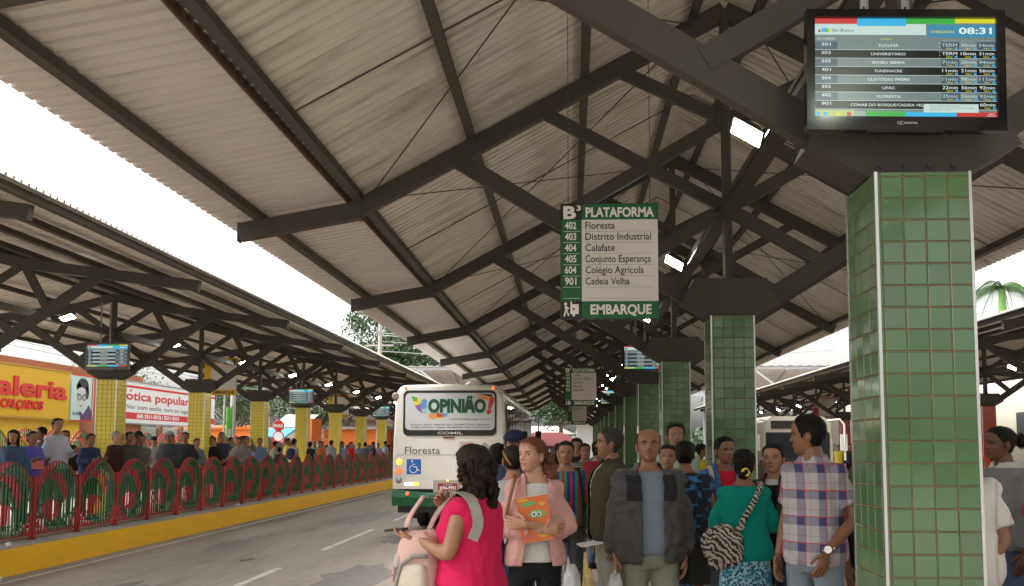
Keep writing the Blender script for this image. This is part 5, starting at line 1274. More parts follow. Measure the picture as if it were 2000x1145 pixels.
bl(-.045, .095, .036, .014, 0); bl(-.01, .100, .03, .014, 0, .0003); bl(.02, .03, .055, .026, 0); bl(0, .03, .018, .018, 1, .0004); bl(.032, .028, .016, .016, 1, .0004); bl(.0, .03, .007, .008, 2, .0008); bl(.03, .027, .007, .008, 2, .0008); bl(-.05, -.04, .03, .02, 3); bl(.045, -.10, .035, .02, 4); bl(.06, .09, .02, .012, 4); bl(-.06, -.11, .03, .015, 3, .0003); bl(-.06, .125, .035, .009, 5)
ed = MB(); ed.box(C_ + Vector((.001, 0, 0)), (.197, .016, .289), rot=rot)
hold('notebook', q, NB, W, 'orange illustrated notebook hugged by the woman in the pink jacket', 'notebook', children=[('cover_print', pr, [mat('nb_green', (.18, .42, .14), .4), mat('nb_white', (.7, .7, .66), .4), mat('nb_black', (.02, .02, .02), .4), mat('nb_pink', (.65, .12, .14), .4), mat('nb_yellow', (.75, .42, .05), .4), mat('nb_amber', (.75, .40, .04), .4)]), ('pages', ed, WHITEM)])
q = MB(); strap(q, [(-.205, -.03, 1.08), (-.185, -.11, 1.20), (-.158, -.135, 1.33), (-.135, -.09, 1.42), (-.13, -.01, 1.46), (-.15, .10, 1.38)], .026, .006, up='body'); pq = MB(); pouch(pq, (-.245, .0, .95), (.05, .11, .13), 2, .06)
hold('shoulder_bag', pq, mat('black_leather', (.012, .011, .011), .35, bump=.2), W, 'black leather bag hanging behind the elbow of the woman in the pink jacket', 'handbag', smooth=True, children=[('strap', q, mat('tan_leather', (.20, .075, .03), .45))])
PLB = mat('plastic_film', (.50, .51, .52), .25, var=.1, bump=.8, bscale=18)
q = MB(); pouch(q, (.235, -.06, .73), (.06, .09, .15), 6, .22); q.tube([(.22, -.06, .87), (.215, -.05, .93)], [.015, .006], 6); hold('plastic_bag', q, PLB, W, 'white plastic bag hanging at the hip of the woman in the pink jacket', 'plastic bag', smooth=True)

# people just behind them
person(-.49, 7.7, 0, 1.73, -8, 'man in a navy peaked cap and glasses behind the woman with the notebook', 'olive', False, 1.0, hy=15, hair=('short', 'dark', 'cap'), seed=5, lod=1, top=dict(m=cloth('navy', (.03, .035, .07)), sleeve=1.9, off=.025))
W = world(-.49, 7.7, 0, 1.73, 7); q = MB()
for s in (-1, 1): q.tube([(s * .032 + .019 * math.cos(a * math.pi / 6), -.112, 1.587 + .013 * math.sin(a * math.pi / 6)) for a in range(13)], .0016, 5); q.tube([(s * .05, -.110, 1.588), (s * .074, -.02, 1.588)], .0014, 4)
q.tube([(-.013, -.113, 1.59), (.013, -.113, 1.59)], .0014, 4); hold('spectacles', q, ALU, W, 'thin metal glasses on the man in the navy cap', 'glasses')
person(-.43, 6.75, 0, 1.61, 165, 'woman seen from behind with dark hair twisted up in a clip', 'tan', True, 1.0, hy=20, hair=('bun', 'dark'), seed=6, lod=1, top=dict(m=cloth('greywhite', (.34, .34, .35)), sleeve=.4))
W = world(-.43, 6.75, 0, 1.61, 165)
q = MB(); q.tube([(-.03, .155, 1.55), (.0, .175, 1.60), (.035, .17, 1.66)], [.008, .011, .005], 6); hold('hair_clip', q, mat('horn_clip', (.35, .16, .05), .3), W, 'tan claw clip in the twisted hair of the woman seen from behind', 'hair clip')
person(-.66, 8.1, 0, 1.63, 170, 'dark haired person facing away beside the rear of the bus', 'brown', False, .95, hair=('short', 'black'), seed=7, lod=1, top=dict(m=cloth('stonegrey', (.16, .16, .16)), sleeve=.5))
# 5 striped sweater
PC = (-.045, 8.7, 0, 1.655, 3)
person(*PC, 'woman in a sweater with red, blue and green vertical stripes and grey jeans', 'tan', True, 1.05, hy=-6, hair=('tied', 'dark'), seed=8, lod=1, top=dict(m=STRIPES, sleeve=1.55, hem=.88, off=.024, loose=.03, neck=1.405, name='sweater', slr=1.3), bottom=dict(m=greyj, r=.92), arms=('hang', 'bag'))
W = world(*PC); q = MB(); strap(q, [(.17, -.10, 1.02), (.155, -.13, 1.2), (.13, -.10, 1.38), (.115, .0, 1.44), (.13, .08, 1.38)], .045, .008, up='body'); pq = MB(); pouch(pq, (.20, -.06, .95), (.075, .10, .14), 2, .08)
hold('shoulder_bag', pq, mat('black_cloth', (.01, .01, .011), .8), W, 'soft black bag on the shoulder of the woman in striped sweater', 'handbag', smooth=True, children=[('strap', q, MATS['black_cloth'])])
# 7 man in olive jacket, profile
OL = cloth('olive_brown', (.050, .042, .022), .85)
PD = (.31, 7.1, 0, 1.75, -78)
person(*PD, 'grey haired man in an olive brown jacket in profile, looking left', 'olive', False, 1.06, hy=-6, hp=2, hair=('short', 'grey'), seed=9, lod=0, top=dict(m=cloth('white_grey', (.5, .5, .52)), sleeve=.4, off=.012), jacket=dict(m=[OL, mat('patch_orange', (.6, .10, .02), .6)], off=.03, hem=.86, loose=.03, open_=lambda z: (0, .045), split=lambda c: 1 if ((c.x + .10) ** 2 + (c.z - 1.27) ** 2 < .0006 and c.y < 0) or (-.245 < c.x and c.x < -.19 and 1.29 < c.z < 1.33) else 0), bottom=dict(m=jeansG))
W = world(*PD); q = MB(); q.box((.15, -.20, .845), (.18, .16, .012), rot=Matrix.Rotation(R(8), 3, 'X')); hold('folded_papers', q, WHITEM, W, 'folded white papers held by the man in the olive jacket', 'papers')
# 8 bald man in grey jacket
JG = cloth('charcoal_nylon', (.055, .053, .052), .7, bump=.8, bscale=9); JD = cloth('black_yoke', (.016, .016, .018), .8); BT = cloth('blue_grey_tee', (.16, .19, .24), .85)
PE = (.525, 6.1, 0, 1.72, 2)
person(*PE, 'balding man in an open charcoal jacket over a blue grey T-shirt, facing the camera', 'brown', False, 1.10, hy=-3, hp=8, hair=('bald', 'dark'), seed=10, lod=0, belly=.02, extra=('goatee',), top=dict(m=BT, sleeve=.4, off=.012, hem=.885, neck=1.42, loose=.02),
    jacket=dict(m=[JG, JD, cloth('collar_grey', (.10, .10, .10), .8)], off=.037, hem=.835, loose=.026, neck=1.44, amp=.015, slr=1.05, open_=lambda z: (0.004, .072 + .05 * max(0, z - 1.36) * 4), split=lambda c: 2 if c.z > 1.425 else (1 if (1.235 < c.z < 1.40 and abs(c.x) < .165) else 0)), bottom=dict(m=jeansG), arms=('hang', 'hang'))
W = world(*PE); q = MB(); pouch(q, (-.235, -.09, .665), (.045, .06, .09), 4, .25); q.tube([(-.232, -.07, .74), (-.228, -.06, .80)], [.015, .010], 6); hold('plastic_bag', q, PLB, W, 'small crumpled clear plastic bag in the hand of the balding man', 'plastic bag', smooth=True)
q = MB(); q.tube([(.228 + .031 * math.cos(a * math.pi / 6), -.02 + .031 * math.sin(a * math.pi / 6), .885) for a in range(13)], .007, 6); hold('wristwatch', q, BLACKP, W, 'black watch on the wrist of the balding man', 'watch')
# behind
person(.89, 8.3, 0, 1.62, -10, 'smiling woman with dark hair, mostly hidden behind the balding man', 'tan', True, 1.0, hair=('tied', 'dark'), seed=11, lod=1, top=dict(m=cloth('grey_b', (.15, .15, .16)), sleeve=.6))
PF = (1.035, 8.95, 0, 1.84, -5)
person(*PF, 'tall man with glasses in a pale mint polo shirt by the second green column', 'tan', False, 1.05, hy=5, hp=-2, hair=('short', 'black'), seed=12, lod=1, top=dict(m=cloth('mint', (.38, .50, .42), .8), sleeve=.5, collar=True))
W = world(*PF); q = MB()
for s in (-1, 1): q.tube([(s * .032 + .020 * math.cos(a * math.pi / 6), -.108, 1.587 + .014 * math.sin(a * math.pi / 6)) for a in range(13)], .0018, 5)
q.tube([(-.012, -.110, 1.59), (.012, -.110, 1.59)], .0016, 4); hold('spectacles', q, ALU, W, 'rectangular glasses on the tall man in the mint polo', 'glasses')
person(.945, 7.5, 0, 1.65, 172, 'man seen from behind in a black shirt with blue block print and dark shorts', 'brown', False, 1.08, hair=('short', 'black'), seed=13, lod=1, top=dict(m=CAMO, sleeve=.6, hem=.84, off=.03, loose=.04), bottom=dict(m=cloth('dark_shorts', (.035, .034, .032)), len=.50, r=1.3), arms=('clasp', 'clasp'))
# 12 blue jacket
BJ = cloth('sky_blue_jacket', (.055, .16, .38), .85); RTE = cloth('red_tee', (.50, .012, .03), .8)
PG = (1.305, 7.75, 0, 1.685, 6)
person(*PG, 'woman with folded arms in a blue jacket over a red T-shirt', 'brown', True, 1.06, hy=14, hair=('tied', 'black'), seed=14, lod=0, top=dict(m=RTE, sleeve=.3, off=.012, neck=1.41, hem=.87), jacket=dict(m=BJ, off=.028, hem=.82, loose=.03, open_=lambda z: (0, .062 + .09 * max(0, z - 1.25)), slr=1.0, sleeve=1.25), bottom=dict(m=denim('mid', (.13, .17, .21))), arms=('cross', 'cross'))
W = world(*PG); q = MB(); strap(q, [(-.155, -.155, 1.15), (-.15, -.165, 1.25), (-.14, -.135, 1.38), (-.13, -.02, 1.455)], .035, .008, up='body'); pq = MB(); pouch(pq, (-.255, -.05, 1.06), (.05, .09, .06), 2, .1); hold('shoulder_bag', pq, cloth('cream_bag', (.5, .45, .36), .7), W, 'small cream bag under the arm of the woman in the blue jacket', 'handbag', smooth=True, children=[('strap', q, MATS['cloth_cream_bag'])])
# 13 teal woman
TE = cloth('teal_knit', (.0, .22, .17), .9, var=.08)
PH = (1.255, 6.6, 0, 1.575, 176)
person(*PH, 'woman seen from behind in a teal cardigan and turquoise patterned skirt', 'brown', True, 1.02, hy=-8, hp=6, hair=('lowbun', 'black'), seed=15, lod=0, top=dict(m=TE, sleeve=1.8, off=.024, hem=.86, loose=.03, neck=1.425, name='cardigan', slr=1.2), bottom=dict(kind='skirt', m=LEO, len=.28), arms=('cross', 'cross'))
W = world(*PH); q = MB(); q.tube([(.025 * math.cos(a * math.pi / 8), .125 + .012 * math.sin(a * math.pi / 4), 1.535 + .025 * math.sin(a * math.pi / 8)) for a in range(17)], .010, 8); hold('hair_scrunchie', q, mat('scrunchie_yellow', (.75, .58, .04), .6, bump=.6), W, 'bright yellow scrunchie in the hair of the woman in teal', 'scrunchie', smooth=True)
pq = MB(); pouch(pq, (.185, .165, .97), (.145, .075, .15), 9, .34); q = MB(); strap(q, [(.08, .195, 1.08), (.02, .185, 1.19), (-.06, .165, 1.32), (-.115, .10, 1.43), (-.12, .0, 1.455)], .042, .010, up='body'); r_ = MB(); r_.tube([(.045 + .018 * math.cos(a * math.pi / 6), .20, 1.12 + .018 * math.sin(a * math.pi / 6)) for a in range(13)], .003, 5)
hold('shoulder_bag', pq, ZEB, W, 'zebra striped slouch bag worn by the woman in teal', 'handbag', smooth=True, children=[('strap', q, ZEB), ('ring', r_, ALU)])
# 14 black jacket girl
BJK = cloth('black_leather_jacket', (.022, .022, .022), .5, bump=.5)
PI_ = (1.512, 6.75, 0, 1.62, -20)
person(*PI_, 'young woman in a black jacket between the teal and plaid shirted people', 'tan', True, .95, hy=-8, hp=4, hair=('tied', 'black'), seed=16, lod=0, top=dict(m=[cloth('black_top', (.008, .008, .009)), WT], sleeve=.3, off=.012, neck=1.43, split=lambda c: 1 if c.z > 1.39 else 0), jacket=dict(m=BJK, off=.026, hem=.90, loose=.02, open_=lambda z: (-.01, .035 + .12 * max(0, z - 1.3))), bottom=dict(m=jeansD), arms=('hang', 'pocket'))
# 15 plaid man
PJ_ = (1.50, 5.65, 0, 1.80, -48)
person(*PJ_, 'tall man in a white, blue and red plaid shirt looking away to the left', 'brown', False, .97, hy=-62, hp=-3, hair=('short', 'black', .012), seed=17, lod=0, top=dict(m=PLAID, sleeve=.86, off=.018, hem=.83, loose=.015, neck=1.435, collar=True, amp=.006, slr=1.35), bottom=dict(m=jeansL), arms=('hang', H4((.245, .06, 1.12), (.165, -.135, .92), (-.2, -.25, -1), (-1, .3, 0))))
W = world(*PJ_); q = MB(); q.tube([(.172 + .031 * math.cos(a * math.pi / 6), -.125 + .031 * math.sin(a * math.pi / 6), .945 + .012 * math.sin(a * math.pi / 6)) for a in range(13)], .006, 6); q.tube([(.190, -.155, .945), (.196, -.166, .945)], [.021, .021], 14)
hold('wristwatch', q, mat('watch_steel', (.6, .6, .58), .2, .9), W, 'steel watch on the wrist of the man in the plaid shirt', 'watch')
# 16 white striped shirt man behind column 1
PK_ = (2.06, 4.95, 0, 1.72, -34)
person(*PK_, 'man in a white striped short sleeved shirt standing right behind the nearest green column', 'brown', False, 1.10, hair=('short', 'grey'), hy=-20, seed=18, lod=0, belly=.03, top=dict(m=WSTR, sleeve=.80, off=.024, hem=.82, loose=.035, collar=True, slr=1.4), bottom=dict(m=cloth('cream_trousers', (.45, .42, .38), .8)), arms=(H4((-.245, .0, 1.11), (-.02, -.23, .98), (1, -.15, .1), (0, 1, .2)), H4((.245, .0, 1.09), (.06, -.24, .92), (-1, -.2, -.25), (0, 1, 0))))
# 17 hoodie woman
HG = cloth('grey_marl', (.19, .19, .20), .95, bump=.5)
person(3.02, 6.4, 0, 1.74, -82, 'woman in a grey hooded top in profile by the right edge', 'deep', True, 1.0, hy=-4, hair=('bun', 'black'), seed=19, lod=0, top=dict(m=[HG, cloth('light_lining', (.5, .49, .47))], sleeve=1.9, off=.026, hem=.88, loose=.03, collar=True, split=lambda c: 1 if c.z > 1.425 else 0), bottom=dict(m=jeansA), arms=('hang', 'hang'))
person(2.97, 5.6, 0, 1.66, -100, 'person in a magenta top cut off by the right edge of the view', 'brown', True, 1.15, hair=('pony', 'black'), seed=20, lod=1, top=dict(m=cloth('magenta', (.40, .035, .12)), sleeve=1.3, off=.03), arms=('pocket', 'pocket'))
person(2.0, 6.1, 0, 1.62, 20, 'person in dark shorts hidden behind the nearest green column', 'brown', False, 1.0, hair=('short', 'black'), seed=21, lod=1, top=dict(m=cloth('dark_navy', (.015, .018, .03)), sleeve=.6), bottom=dict(m=cloth('dark_shorts', (.03, .03, .03)), len=.5, r=1.25))
# farther down the platform
far = [(.09, 14.0, 1.73, -5, 'woman with long dark hair in dark clothes farther down the platform', 'tan', True, ('long', 'black'), (.012, .012, .014)), (.20, 13.2, 1.65, 8, 'boy in a dark green striped top farther down the platform', 'brown', False, ('short', 'black'), None),
       (.36, 12.0, 1.68, 150, 'person in a dark red shirt beyond the man in the olive jacket', 'brown', False, ('short', 'black'), (.20, .008, .015)), (-.11, 10.6, 1.63, 4, 'woman in a dark top just behind the striped sweater', 'tan', True, ('long', 'dark'), (.02, .022, .03)),
       (2.15, 15.0, 1.66, 100, 'boy in a yellow shirt seen between the second and nearest columns', 'brown', False, ('short', 'black'), (.60, .42, .03)), (.55, 16.5, 1.70, 20, 'man in a grey shirt waiting near the third column', 'tan', False, ('short', 'black'), (.14, .14, .15)),
       (-.25, 17.8, 1.64, 170, 'woman in a red top far down the platform beside the bus', 'tan', True, ('pony', 'black'), (.4, .02, .02)), (-.35, 24.0, 1.7, 10, 'distant man in white at the end of the bus', 'tan', False, ('short', 'black'), (.5, .5, .5)), (.1, 22.0, 1.66, 30, 'distant woman in black beyond the crowd', 'brown', True, ('long', 'black'), (.02, .02, .02)),
       (2.35, 10.5, 1.6, 60, 'person in a blue grey shirt behind the black jacketed young woman', 'brown', False, ('short', 'black'), (.10, .13, .2))]
for i, (x, y, h_, yw, lb, sk, fm, hr, c) in enumerate(far):
    person(x, y, 0, h_, yw, lb, sk, fm, 1.0, hair=hr, seed=30 + i, lod=1 if y < 15 else 2, top=dict(m=HSTR if c is None else cloth(f'far_{i}', c), sleeve=(.6, 1.9)[i % 2], off=.02), bottom=dict(m=(jeansD, blackj, jeansA)[i % 3]), arms=('hang', 'hang') if i % 3 else ('pocket', 'hang'))
for i, (x, y, h_, c, lb) in enumerate([(11.75, 41.0, 1.72, (.45, .45, .45), 'distant person with a white shirt under a dark jacket on the far right platform'), (11.8, 40.0, 1.7, (.5, .42, .05), 'distant person in a yellow shirt on the far right platform'), (11.7, 38.2, 1.74, (.02, .02, .022), 'distant woman in a black jacket on the far right platform'),
        (12.0, 38.6, 1.6, (.03, .16, .17), 'distant person in teal on the far right platform'), (12.05, 37.0, 1.72, (.03, .04, .07), 'distant person in navy on the far right platform')]):
    person(x, y, 0, h_, -40 + 25 * i, lb, ('tan', 'brown')[i % 2], i % 2 == 0, 1.0, hair=('short', 'black') if i % 2 else ('long', 'black'), seed=50 + i, lod=2, top=dict(m=cloth(f'dist_{i}', c), sleeve=1.9 if i != 1 else .6), bottom=dict(m=blackj))

# crowd behind the left railing: x, y, height, yaw, sex, skin, hair, shirt colour, label
LZ = 0.12
CR = [
 (-9.95, 15.75, 1.68, 30, 1, 'brown', ('long', 'black'), (.05, .09, .16), 1.9, ('hang', 'hang'), 'girl in a dark blue top at the left edge of the crowd'),
 (-10.05, 16.45, 1.68, 60, 1, 'brown', ('curlpony', 'black'), (.10, .09, .42), 1.9, ('phone', 'phone'), 'woman in a violet blue jacket holding papers behind the railing'),
 (-11.15, 18.55, 1.78, -20, 1, 'brown', ('afro', 'black'), (.05, .05, .06), 1.9, ('hang', 'hang'), 'woman with big dark curly hair behind the violet jacket'),
 (-9.90, 17.0, 1.92, 68, 0, 'brown', ('short', 'black'), (.42, .44, .52), 1.9, ('hang', 'phone'), 'tall man in a pale blue white shirt leaning at the railing'),
 (-11.0, 19.2, 1.74, 20, 0, 'brown', ('short', 'black'), (.035, .03, .03), 1.9, ('hang', 'hang'), 'man in a brown black jacket behind the tall man in white'),
 (-9.95, 18.3, 1.66, 65, 0, 'brown', ('short', 'black'), (.02, .035, .09), 1.9, ('phone', 'phone'), 'young man in a navy jacket looking down at his phone'),
 (-9.85, 19.15, 1.72, 75, 0, 'light', ('short', 'white'), (.045, .018, .013), 1.9, ('hang', 'hang'), 'white haired old man in a dark brown jacket in front of the yellow column'),
 (-9.90, 19.85, 1.72, 40, 0, 'brown', ('short', 'black'), (.06, .06, .05), 1.9, ('hang', 'pocket'), 'young man in a dark olive jacket next to the old man'),
 (-9.75, 20.1, 1.66, 30, 1, 'brown', ('pony', 'black'), (.10, .10, .09), .6, ('clasp', 'clasp'), 'woman in grey wearing a colourful headscarf at the railing'),
 (-11.2, 22.9, 1.78, 165, 1, 'brown', ('long', 'black'), (.45, .06, .16), 1.9, ('hang', 'hang'), 'woman with long straight black hair and pink sleeves'),
 (-11.3, 24.0, 1.66, 20, 0, 'tan', ('short', 'dark', 'cap'), (.25, .26, .25), 1.9, ('hang', 'hang'), 'man in a dark cap and pale grey shirt'),
 (-9.85, 21.75, 1.76, 10, 0, 'brown', ('short', 'dark', 'cap'), (.05, .055, .06), 1.9, ('clasp', 'clasp'), 'man in a light grey cap and dark grey shirt leaning on the railing'),
 (-11.1, 24.6, 1.74, 120, 0, 'brown', ('short', 'black'), (.5, .16, .03), .6, ('hang', 'hang'), 'man in black with orange trim behind the light cap'),
 (-10.0, 23.0, 1.76, 5, 0, 'deep', ('short', 'black'), (.03, .03, .035), 1.9, ('hang', 'pocket'), 'man in a dark shirt with a chain facing the road'),
 (-9.95, 23.6, 1.62, 50, 1, 'tan', ('pony', 'brown'), (.13, .15, .16), 1.9, ('clasp', 'clasp'), 'woman with a brown ponytail in a grey cardigan'),
 (-10.0, 24.8, 1.68, -10, 1, 'brown', ('tied', 'black'), (.015, .015, .018), 1.9, ('clasp', 'clasp'), 'woman in a black jacket over white by the second yellow column'),
 (-10.0, 25.4, 1.80, 40, 0, 'tan', ('short', 'black'), (.04, .035, .06), .6, ('up', 'clasp'), 'man in a dark T-shirt raising his forearm with a red band'),
 (-11.2, 29.2, 1.70, 80, 0, 'brown', ('short', 'black'), (.06, .08, .10), .6, ('hang', 'hang'), 'man in slate blue facing right behind the raised arm'),
 (-9.95, 26.6, 1.66, 15, 1, 'tan', ('pony', 'dark'), (.22, .19, .18), 1.9, ('clasp', 'clasp'), 'woman with glasses in a beige grey top at the railing'),
 (-10.7, 28.9, 1.74, 90, 0, 'brown', ('short', 'black'), (.16, .13, .13), .6, ('hang', 'hang'), 'man in a greyish pink shirt pointing right'),
 (-9.95, 27.1, 1.72, 70, 0, 'brown', ('short', 'black'), (.20, .16, .15), 1.9, ('up', 'up'), 'man in a pale brown shirt with both hands raised'),
 (-10.1, 30.4, 1.66, 150, 1, 'brown', ('tied', 'black'), (.24, .23, .20), 1.9, ('hang', 'hang'), 'woman in a beige top with her back to the road'),
 (-9.85, 30.1, 1.46, 160, 0, 'brown', ('short', 'black'), (.03, .03, .05), 1.9, ('hang', 'hang'), 'child in a dark hooded top beside the woman in beige'),
 (-11.0, 34.6, 1.80, 100, 0, 'brown', ('short', 'black'), (.55, .45, .10), .6, ('hang', 'hang'), 'man in a pale yellow shirt behind the backpack wearer'),
 (-9.95, 32.0, 1.74, 160, 0, 'brown', ('short', 'black'), (.42, .36, .24), .6, ('hang', 'hang'), 'man in a cream shirt carrying a dark backpack'),
 (-9.95, 34.0, 1.66, 170, 0, 'brown', ('short', 'black'), (.015, .015, .018), .6, ('hang', 'hang'), 'broad man in black seen from behind at the railing'),
 (-11.3, 40.0, 1.72, 20, 0, 'brown', ('short', 'black'), (.08, .11, .15), 1.9, ('hang', 'hang'), 'man in a blue grey jacket further back'),
 (-10.0, 39.0, 1.70, 70, 0, 'brown', ('short', 'black'), (.20, .28, .38), .6, ('hang', 'hang'), 'man in a light blue shirt by the fourth yellow column'),
 (-10.1, 41.0, 1.70, 60, 1, 'tan', ('pony', 'dark'), (.50, .02, .02), .6, ('hang', 'hang'), 'woman in a bright red top with a ponytail'),
 (-10.1, 42.6, 1.66, 40, 1, 'brown', ('tied', 'black'), (.14, .19, .26), 1.9, ('hang', 'hang'), 'woman in a grey blue jacket next to the red top'),
 (-10.0, 43.4, 1.68, 200, 0, 'brown', ('short', 'black'), (.10, .12, .18), .6, ('hang', 'hang'), 'boy in dark blue behind the woman in the grey blue jacket'),
 (-10.0, 48.2, 1.78, 120, 0, 'brown', ('short', 'black'), (.24, .31, .42), .6, ('hang', 'hang'), 'man in a pale blue shirt standing near the rear of the bus'),
]
for i, (x, y, h_, yw, fm, sk, hr, c, sl, am, lb) in enumerate(CR):
    sk = {'brown': ('tan', 'olive', 'brown')[i % 3], 'deep': 'brown'}.get(sk, sk)
    if 'light grey cap' in lb: hr = ('short', 'dark', 'cap', cloth('cap_light', (.30, .31, .32)))
    person(x, y, LZ, h_ * (1.06 if y < 30 else 1.02), yw, lb, sk, bool(fm), 1.0 + .06 * ((i * 7) % 3 - 1), hy=(-12, 10, 0)[i % 3], hair=hr, seed=70 + i, lod=2, top=dict(m=cloth(f'crowd_{i}', c), sleeve=sl, off=.022), bottom=dict(m=(jeansD, blackj, jeansA, greyj)[i % 4]), arms=am, group='people waiting behind the left railing')
CR2 = [(-10.9, 16.4, 1.74, 10, 'man in a faded green shirt behind the girl in dark blue', (.10, .16, .10)), (-10.75, 20.9, 1.70, 30, 'woman in a maroon top behind the headscarf', (.20, .03, .05)), (-10.8, 22.0, 1.72, -20, 'man in a white vest behind the light grey cap', (.45, .45, .43)),
 (-10.85, 26.0, 1.74, 50, 'man in a mustard shirt behind the raised forearm', (.40, .26, .04)), (-10.9, 27.6, 1.66, 80, 'woman in a pink blouse in the second row', (.45, .14, .18)), (-9.9, 28.3, 1.72, 20, 'man in a washed blue shirt between the pointing men', (.12, .18, .28)),
 (-9.95, 35.6, 1.68, 40, 'woman in an orange top further along the railing', (.50, .14, .03)), (-10.0, 37.2, 1.72, 160, 'man in a grey checked shirt further along the railing', (.22, .22, .23)), (-10.0, 45.2, 1.70, 100, 'man in dark clothes near the last yellow columns', (.03, .03, .035)), (-10.05, 46.6, 1.66, 30, 'woman in a lilac shirt near the last yellow columns', (.30, .20, .36))]
for i, (x, y, h_, yw, lb, c) in enumerate(CR2):
    person(x, y, LZ, h_ * 1.03, yw, lb, ('brown', 'tan', 'olive')[i % 3], 'woman' in lb, 1.0, hair=(('pony', 'long', 'tied')[i % 3] if 'woman' in lb else 'short', ('black', 'dark')[i % 2]), seed=120 + i, lod=2, top=dict(m=cloth(f'row2_{i}', c), sleeve=(.6, 1.9)[i % 2], off=.022), bottom=dict(m=(jeansA, blackj, jeansD)[i % 3]), arms=('hang', 'clasp') if i % 2 else ('pocket', 'hang'), group='people waiting behind the left railing')
q = MB(); pouch(q, (0, .17, 1.22), (.15, .09, .2), 3, .06); hold('backpack', q, cloth('navy_bag', (.02, .03, .09)), world(-9.95, 32.0, LZ, 1.74, 160), 'dark navy backpack on the man in the cream shirt', 'backpack', smooth=True)
q = MB(); q.box((0, -.22, 1.17), (.24, .03, .16)); hold('papers', q, mat('pink_papers', (.65, .18, .16), .6), world(-10.05, 16.45, LZ, 1.68, 60), 'pink printed papers held by the woman in the violet jacket', 'papers')
# ================================================================== SURROUNDINGS
def facade(name, label, x, y0, y1, z0, z1, m, dz=6, cat='building'):
    rt = thing(name, (x, (y0 + y1) / 2, RZ), label, cat); q = MB(); q.mm((-dz, -(y1 - y0) / 2, 0), (0, (y1 - y0) / 2, z1 - RZ)); q.build('wall', m, rt); return rt
FX = -20.0
YW = mat('shop_yellow', (.78, .50, .025), .5, var=.08); BRK = mat('brick_wall', (.38, .14, .07), .85, var=.25, scale=9, bump=.4, bscale=30)
rt = thing('shoe_shop', (FX - .3, 28, RZ), 'low brick shop behind the yellow ribbed GALERIA signboard on the left', 'building')
q = MB(); q.mm((-8, -9, 0), (-.1, 14, 5.35)); q.build('wall', BRK, rt)
q = MB()
for i in range(7):
    for j in range(46): q.mm((-.1, -8.95 + j * .5 + (.25 if i % 2 else 0), 4.95 + i * .055), (-.085, -8.47 + j * .5 + (.25 if i % 2 else 0), 4.998 + i * .055))
q.build('brick', BRK, rt, kind='stuff')
q = MB(); q.mm((-.1, -9, 2.1), (.02, 8.4, 3.15)); q.build('lintel_band', YW, rt)
q = MB()
for i in range(7): q.mm((-.12, -8.6 + i * 2.4, .1), (-.05, -6.9 + i * 2.4, 2.05))
q.build('shop_window', mat('shop_dark', (.06, .06, .055), .15), rt)
for i in range(7):
    q = MB()
    r2 = rseg(i)
    for k in range(8): q.mm((-.049, -8.5 + i * 2.4 + k * .2, .9 + r2.random() * .3), (-.03, -8.36 + i * 2.4 + k * .2, 1.15 + r2.random() * .6))
    q.build('window_display', mat(f'display_{i % 3}', ((.5, .5, .45), (.4, .1, .08), (.1, .35, .3))[i % 3], .5), rt)
# yellow ribbed signboard
rt = thing('signboard', (FX, 27.1, 0), 'yellow ribbed signboard with red letters GALERIA DOS CALÇADOS', 'signboard')
q = MB(); q.mm((-.10, -9.2, 2.72), (-.02, 8.0, 4.55)); q.build('board', YW, rt)
q = MB()
for i in range(30): q.mm((-.021, -9.2, 2.735 + i * .0605), (.004, 8.0, 2.77 + i * .0605))
q.build('slat', YW, rt, kind='stuff')
q = MB(); q.mm((-.02, -9.2, 2.66), (.05, 8.05, 2.72)); q.mm((-.02, -9.2, 4.55), (.05, 8.05, 4.60)); q.build('edge_trim', mat('trim_gold', (.5, .3, .04), .5), rt)
RL = mat('letter_red', (.62, .025, .02), .45)
FS = lambda u, v, w_: (.03 + w_ * 1.0, u, v)
q = MB(); put_text(q, 'Galeria', 2.0, 3.48, .68, 0, width=5.75, bold=.025, ext=.03, frame=FS); q.build('lettering', RL, rt)
q = MB(); put_text(q, 'DOS CALÇADOS', 2.55, 3.02, .30, 0, width=3.6, bold=.03, ext=.03, frame=FS, shear=.15); q.build('lettering', RL, rt)
# portrait poster
rt = thing('poster', (FX, 36.05, 0), 'black and white optician poster of a man with glasses', 'poster')
q = MB(); q.mm((-.08, -.82, 2.68), (0, .85, 4.52)); q.build('panel', mat('poster_teal', (.50, .66, .62), .5), rt)
q = MB(); FP = lambda u, v, w_=0.0: (.004 + w_, u, v)
el = lambda c, r_, mi, w_, n=20: q.add([FP(c[0] + r_[0] * math.cos(2 * math.pi * i / n), c[1] + r_[1] * math.sin(2 * math.pi * i / n), w_) for i in range(n)], [tuple(range(n))], mi)
el((-.05, 3.60), (.40, .50), 0, .001); q.add([FP(-.3, 3.2, .0015), FP(.1, 3.15, .0015), FP(.3, 3.5, .0015), (FP(.05, 3.6, .0015))], [(0, 1, 2, 3)], 0)
el((.02, 4.12), (.42, .30), 1, .003); el((-.30, 4.05), (.18, .16), 1, .003); el((.36, 3.85), (.12, .28), 1, .003); el((-.08, 3.90), (.30, .14), 0, .004)
for c in (-.24, .12): el((c, 3.62), (.17, .12), 1, .005); el((c, 3.62), (.135, .09), 2, .006)
q.add([FP(-.1, 3.60, .005), FP(-.0, 3.60, .005), FP(-.0, 3.64, .005), FP(-.1, 3.64, .005)], [(0, 1, 2, 3)], 1); el((-.10, 3.28), (.10, .03), 3, .005); q.add([FP(-.45, 3.74, .006), FP(-.1, 3.70, .006), FP(-.1, 3.73, .006), FP(-.4, 3.79, .006)], [(0, 1, 2, 3)], 1); q.add([FP(.02, 3.70, .006), FP(.3, 3.76, .006), FP(.28, 3.80, .006), FP(.02, 3.73, .006)], [(0, 1, 2, 3)], 1)
